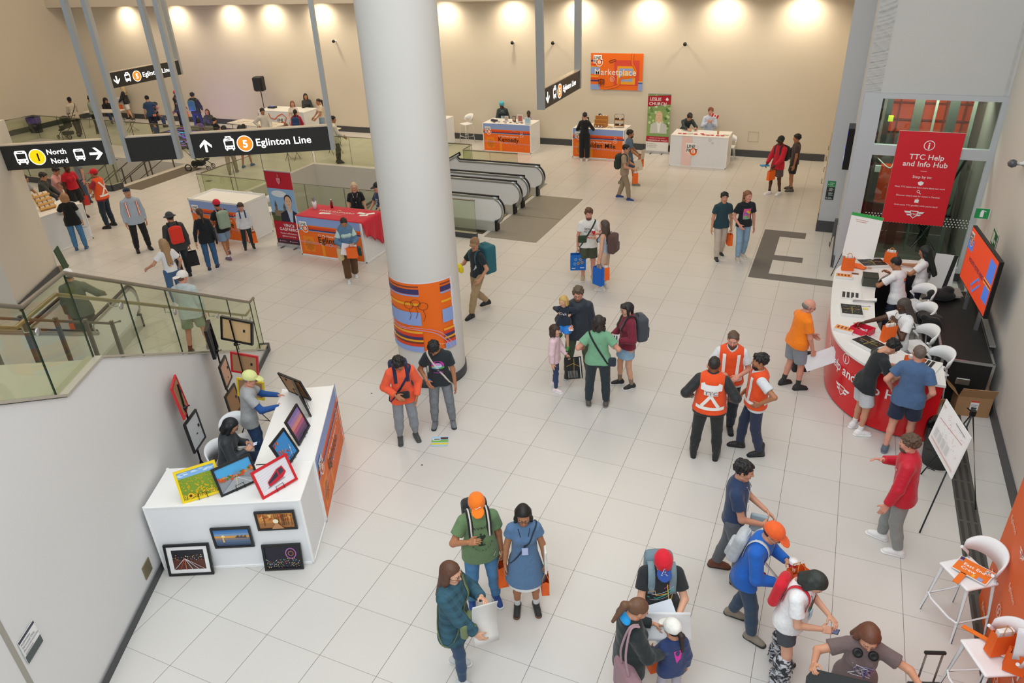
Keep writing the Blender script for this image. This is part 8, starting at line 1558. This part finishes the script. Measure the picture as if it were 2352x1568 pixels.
p=person((-14.5,10.2),-60,H=1.70,sex='f',look=(0,20),lean=10,skin='light',hair='tied',hc='#241c1a',top=('tee','#a9adb4'),L='low',R='low',res=FR_,label='person in a grey tee at the far left edge beside the pier')
p=person((-6.92,8.68),58,H=1.76,fat=1.1,look=(10,8),skin='tan',hair='short',hc='#1a1a1a',hat=('bucket','#3c4143'),top=('jacket','#2f3133',-.14),bot=('pants','#1f2a36'),shoes=('shoe','#2a2b2d','#e6e2d8'),L='down',R='down',RH='grip',st=.2,res=MR,label='person in a grey bucket hat with a red backpack walking away');backpack(p,'#e0321e','bright red backpack with black straps on the person in the bucket hat',.3,.42,.14,False,'#1c1c1e',.04,.28,res=.013)
paper_bag(wpt(p,p.hand['R'][0]),'black cloth bag with an orange mark carried by the person in the bucket hat','#17181a',.3,.36,.14,.9,None,hcol='#17181a',name='tote_bag')
p=person((-5.91,7.47),66,H=1.62,sex='f',fat=1.05,look=(24,2),skin='light',hair='verylong',hc='#a68560',top=('tee','#e6e7ea',-.02),bot=('pants','#3f638c'),shoes=('shoe','#dddddd','#ffffff'),L=(.46,.2,1.05),R=(.24,.1,.9),LH='hold',res=MR,label='staff member with long light brown hair in a white tee pointing left')
a=Art(5);a.rect(-.04,.0,.06,.05,OR).rect(-.04,-.03,.06,.03,NV).rect(-.04,-.06,.06,.03,PB).rect(-.04,-.09,.06,.02,YE).rect(.04,.0,.1,.01,'#555577');decal(p,a,'b',.22)
p=person((-3.73,5.87),28,H=1.78,fat=1.08,look=(-30,8),skin='pink',hair='short',hc='#6b4a36',hat=('cap','#e9e6e4'),hatf=180,top=('hoodie','#bcc8ca',-.14),bot=('shorts','#93a086'),shoes=('shoe','#5a4a44','#888888'),socks=('#7a3a34',.12),L='low',R='down',st=.25,gap=.15,res=MR,label='man in a backwards white cap and pale grey hoodie behind the stair glass');bagin(p,'L','orange paper bag held low by the man in the backwards cap, seen through the glass')
p=person((-5.97,5.19),45,H=1.82,fat=1.15,look=(20,6),skin='light',hair='short',hc='#6a6058',hat=('cap','#eeeeec'),top=('jacket','#56624f',-.14),bot=('pants','#3d403a'),shoes=('shoe','#222222','#444444'),L='down',R='rail',LH='grip',RH='grip',st=.4,res=MR,label='man in a white cap and dark green jacket beyond the stair glass');bagin(p,'L','orange paper bag held by the man in the dark green jacket behind the glass')
p=person((-.02,3.36),-48,H=1.68,fat=1.1,look=(-10,12),skin='pink',hair='short',hc='#8a7c70',hat=('cap','#dfe49a'),glasses=True,top=('tee','#a9abad',-.12),bot=('jeans','#2f4a70'),shoes=('shoe','#333333','#999999'),L=(.15,.46,1.12),R=(.18,.44,1.1),LH='hold',RH='hold',lean=10,res=NR,label='vendor in a pale yellow cap and grey tee over blue sleeves reaching across the booth')
for key in 'LR':S_1,E_1,W_1=p.J[key];V,Q=sculpt([cone(S_1+(E_1-S_1)*.5,E_1,.056,.05),(cone(E_1,W_1,.05,.038),.02)],.01);qmesh('blue_sleeve',V,Q,CL('#24549a'),p.root)
decal(p,Art(5).text('NORTH',-.09,.04,.04,'#4a4c4f','l').text('CREATE',-.1,-.02,.055,'#3c3e41','l',.003).rect(-.09,-.05,.15,.006,'#4a4c4f'),'f',.27,.0)
phone(p,'R','dark phone held by the vendor in the yellow cap')
c=wpt(p,p.hand['L'][0]);papers([(c.x+.02,c.y+.02,30)],c.z+.0,'small white card in the hand of the vendor in the yellow cap','#f4f4f4',.09,.06)
papers([(.98,3.42,20),(1.02,3.22,-15),(1.1,3.05,40)],BZ,['small grey photo card near the wire stand on the booth top','printed white card flat on the orange sided booth top','small pale card near the purple sunset photograph'],'#d4d4d2',.14,.1)
p=person((.07,2.66),-55,H=1.66,sex='f',fat=1.08,look=(-2,30),lean=12,skin='light',hair='bob',hc='#15161a',glasses=True,top=('jacket','#2c3238',-.1),bot=('pants','#263048'),shoes=('shoe','#222222','#444444'),sit=.56,L=(.09,.34,.82),R=(.09,.34,.80),LH='hold',RH='hold',res=NR,label='seated person in a black jacket looking at a phone behind the near booth');phone(p,'L','white phone in the hands of the seated person in black',.2,'#e9e9ee','#b9c6e8')
FR2=.02
p=person((-25.2,20.3),74,H=1.76,look=(0,4),skin='brown',hair='short',hc='#0d0d0d',hat=('beanie','#101113'),top=('shirt','#cfc2ac',-.14),bot=('pants','#3f342c'),L='low',R='low',st=.3,res=FR2,label='man in a pale shirt and black beanie pushing a stroller behind the far glass');cross_strap(p,1,BLK,.03)
p=person((-24.7,20.9),-57,H=1.72,sex='f',fat=1.15,look=(0,24),skin='tan',hair='bun',hc='#15110f',top=('jacket','#8f9a88',-.02),bot=('pants','#17181a'),shoes=('boot','#4a4034','#2a241c'),L='phone',R='low',LH='hold',res=FR2,label='woman in a grey green jacket and boots looking at her phone at the far left')
p=person((-26.2,22.9),-108,H=1.68,look=(0,20),skin='tan',hair=None,hat=('hoodup','#17191b'),top=('hoodie','#121416'),sit=.45,L='low',R='low',res=FR2,label='person in a black hood seated behind the far left white table')
p=person((-22.6,22.4),-31,H=1.7,fat=1.1,look=(0,20),lean=16,skin='tan',hair='short',hc='#1a1a1a',top=('tee','#121315'),sit=.47,L='low',R='low',res=FR2,label='person in black seated half behind the hanging sign posts at the far left')
p=person((-25.80,23.77),111,H=1.72,sex='f',look=(0,4),skin='fair',hair='longwavy',hc='#cdb78a',top=('jacket','#1b1d22'),bot=('shorts','#e6dfe0'),shoes=('shoe','#222224','#eeeeee'),L='low',R='low',LH='grip',st=.35,res=FR2,label='woman in white shorts and a black jacket carrying a white box by the far wall');bagin(p,'L','orange paper bag held by the woman in white shorts',w_=.26,hh=.3);c=wpt(p,p.hand['R'][0]);T,m=item('box','white and grey box carried by the woman in white shorts','box',(c.x,c.y,c.z+.1));m.box((0,0,0),(.36,.3,.26),M('#d5d6dc',.5),bev=.02,rz=.5);m.build('carton',T)
p=person((-21.52,21.40),57,H=1.76,fat=1.12,look=(0,20),skin='light',hair='short',hc='#1c1c1f',hat=('cap','#131417'),top=('tee','#2f4860',-.1),bot=('jeans','#2f333c'),L=(.28,.1,.78),R='hip',res=FR2,label='man in a navy tee and black cap on the glowing floor');m=MB();c=p.pel-p.f*.16-p.u*.05;m.box(tuple(c+p.r*.1),(.14,.01,.1),M('#e08a60',.6));m.build('pocket_card',p.root)
p=person((-19.45,19.65),79,H=1.0,look=(0,20),skin='light',hair='short',hc='#17171a',hat=('cap','#17181c'),top=('tee','#2f4f80'),bot=('pants','#30343c'),res=FR2,label='small child in blue next to the man in navy on the glowing floor')
p=person((-21.3,22.8),-72,H=1.76,look=(0,24),skin='light',hair='short',hc='#2a2220',hat=('cap','#d5162c'),top=('tee','#151618'),bot=('pants','#1c1c1f'),L='low',R='low',res=FR2,label='person in a red cap and black tee by the sign posts at the far left');bagin(p,'R','orange jacket or bag held by the person in the far red cap')
p=person((-20.6,22.3),138,H=1.70,look=(0,20),skin='brown',hair='curly',hc='#111111',top=('jacket','#1b2228'),bot=('pants','#1b2228'),L='low',R='low',res=FR2,label='person in dark clothes facing the far red cap, mostly behind the sign post')
p=person((-19.6,22.2),17,H=1.84,fat=1.2,look=(0,10),skin='light',hair='short',hc='#20242a',top=('jacket','#23272c'),bot=('jeans','#23304a'),gap=.18,L='low',R='low',res=FR2,label='tall person in a black jacket with a teal and grey backpack at the far left');backpack(p,'#3f6f8a','teal and grey backpack on the tall person at the far left',res=.018)
def kid(pos,hd,label,hair,hc,top,H=1.3,sit=.46,**k):return person(pos,hd,H=H,sit=sit,hair=hair,hc=hc,top=top,bot=k.pop('bot',('pants','#333844')),L='low',R='low',look=k.pop('look',(0,24)),skin=k.pop('skin','light'),res=FR2,label=label,**k)
kid((-18.5,21.8),-150,'woman with long brown hair seated beyond the children at the drawing table','longwavy','#4a3226',('jacket','#2c3230'),1.6,look=(0,0),sex='f')
kid((-17.9,20.6),20,'child in a purple top seated on a grey folding chair','bob','#17151a',('tee','#7d6596'),1.3,sex='f');kid((-17.1,20.7),5,'dark haired child in black seated beside the child in purple','short','#121214',('tee','#15181a'),1.35)
kid((-15.3,18.9),-60,'boy with short dark hair just above the edge of the widest hanging sign','short','#1c1718',('tee','#2b2d36'),1.45,.5);kid((-14.6,19.7),10,'girl with long black hair just above the widest hanging sign','verylong','#101114',('tee','#17181b'),1.4,.5,sex='f')
kid((-13.3,20.7),0,'small child with light brown hair in front of the far festival booth','short','#8a6244',('tee','#b98a6a'),1.15,.48,skin='tan')
p=person((-14.0,20.3),-122,H=1.72,look=(0,14),skin='tan',hair='short',hc='#111114',top=('jacket','#cfcbc2',-.1),bot=('pants','#2a2c30'),L='low',R='hip',LH='grip',res=FR2,label='person in a white track jacket with dark stripes holding a folding chair')
p=person((-14.5,23.75),-131,H=1.68,sex='f',look=(0,8),skin='tan',hair='verylong',hc='#131316',top=('jacket','#20282a'),bot=('pants','#222222'),L='low',R='low',res=FR2,label='woman with long black hair in a dark jacket behind the far festival booth')
p=person((-14.0,22.2),-160,H=1.66,sex='f',look=(20,8),skin='fair',hair='long',hc='#8a5a3a',top=('tee','#dcd2c6'),bot=('jeans','#6f8aa4'),L='low',R='low',res=FR2,label='woman with long auburn hair in a white tee in front of the far festival booth')
p=person((-12.6,20.6),30,H=1.66,sex='f',look=(0,16),skin='tan',hair='pony',hc='#111114',top=('hoodie','#b01a3a'),bot=('leggings','#b98a6a'),L='low',R='low',res=FR2,label='woman in a crimson top with a blue backpack, back to the camera above the sign');backpack(p,'#24406e','blue backpack on the woman in the crimson top',res=.018)
p=person((-12.9,22.6),148,H=1.72,sex='f',look=(0,10),skin='tan',hair='pony',hc='#2a1c18',top=('tee','#d8c7b0',-.0),bot=('jeans','#8aa3ba'),L='low',R='low',res=FR2,label='woman with a dark ponytail in a cream tee and jeans near the far sign post')
p=person((-9.86,19.34),-43,H=1.78,look=(-20,6),skin='tan',hair='short',hc='#101114',top=('shirt','#d9d4c6',-.16),bot=('pants','#23251f'),shoes=('shoe','#17181a','#1d1e20'),L='low',R='low',gap=.12,res=FR_,label='person in a white shirt standing behind the glass right of the widest sign')
p=person((-12.93,16.99),37,H=1.78,look=(0,10),skin='light',hair='short',hc='#222222',top=('tee','#4a5560'),bot=('pants','#9a8f78'),shoes=('shoe','#7a7a6c','#8c8c7e'),L='down',R='down',st=.3,res=FR_,label='person in beige trousers whose upper body is hidden by the widest hanging sign')
p=person((-13.05,17.9),14,H=1.6,sex='f',look=(0,10),skin='tan',hair='long',hc='#222222',top=('tee','#15161a'),bot=('skirt','#15161a'),shoes=('shoe','#2f5f9a','#3f6fa8'),L='down',R='down',st=.3,res=FR_,label='person in a black skirt and blue shoes half hidden by the widest sign')
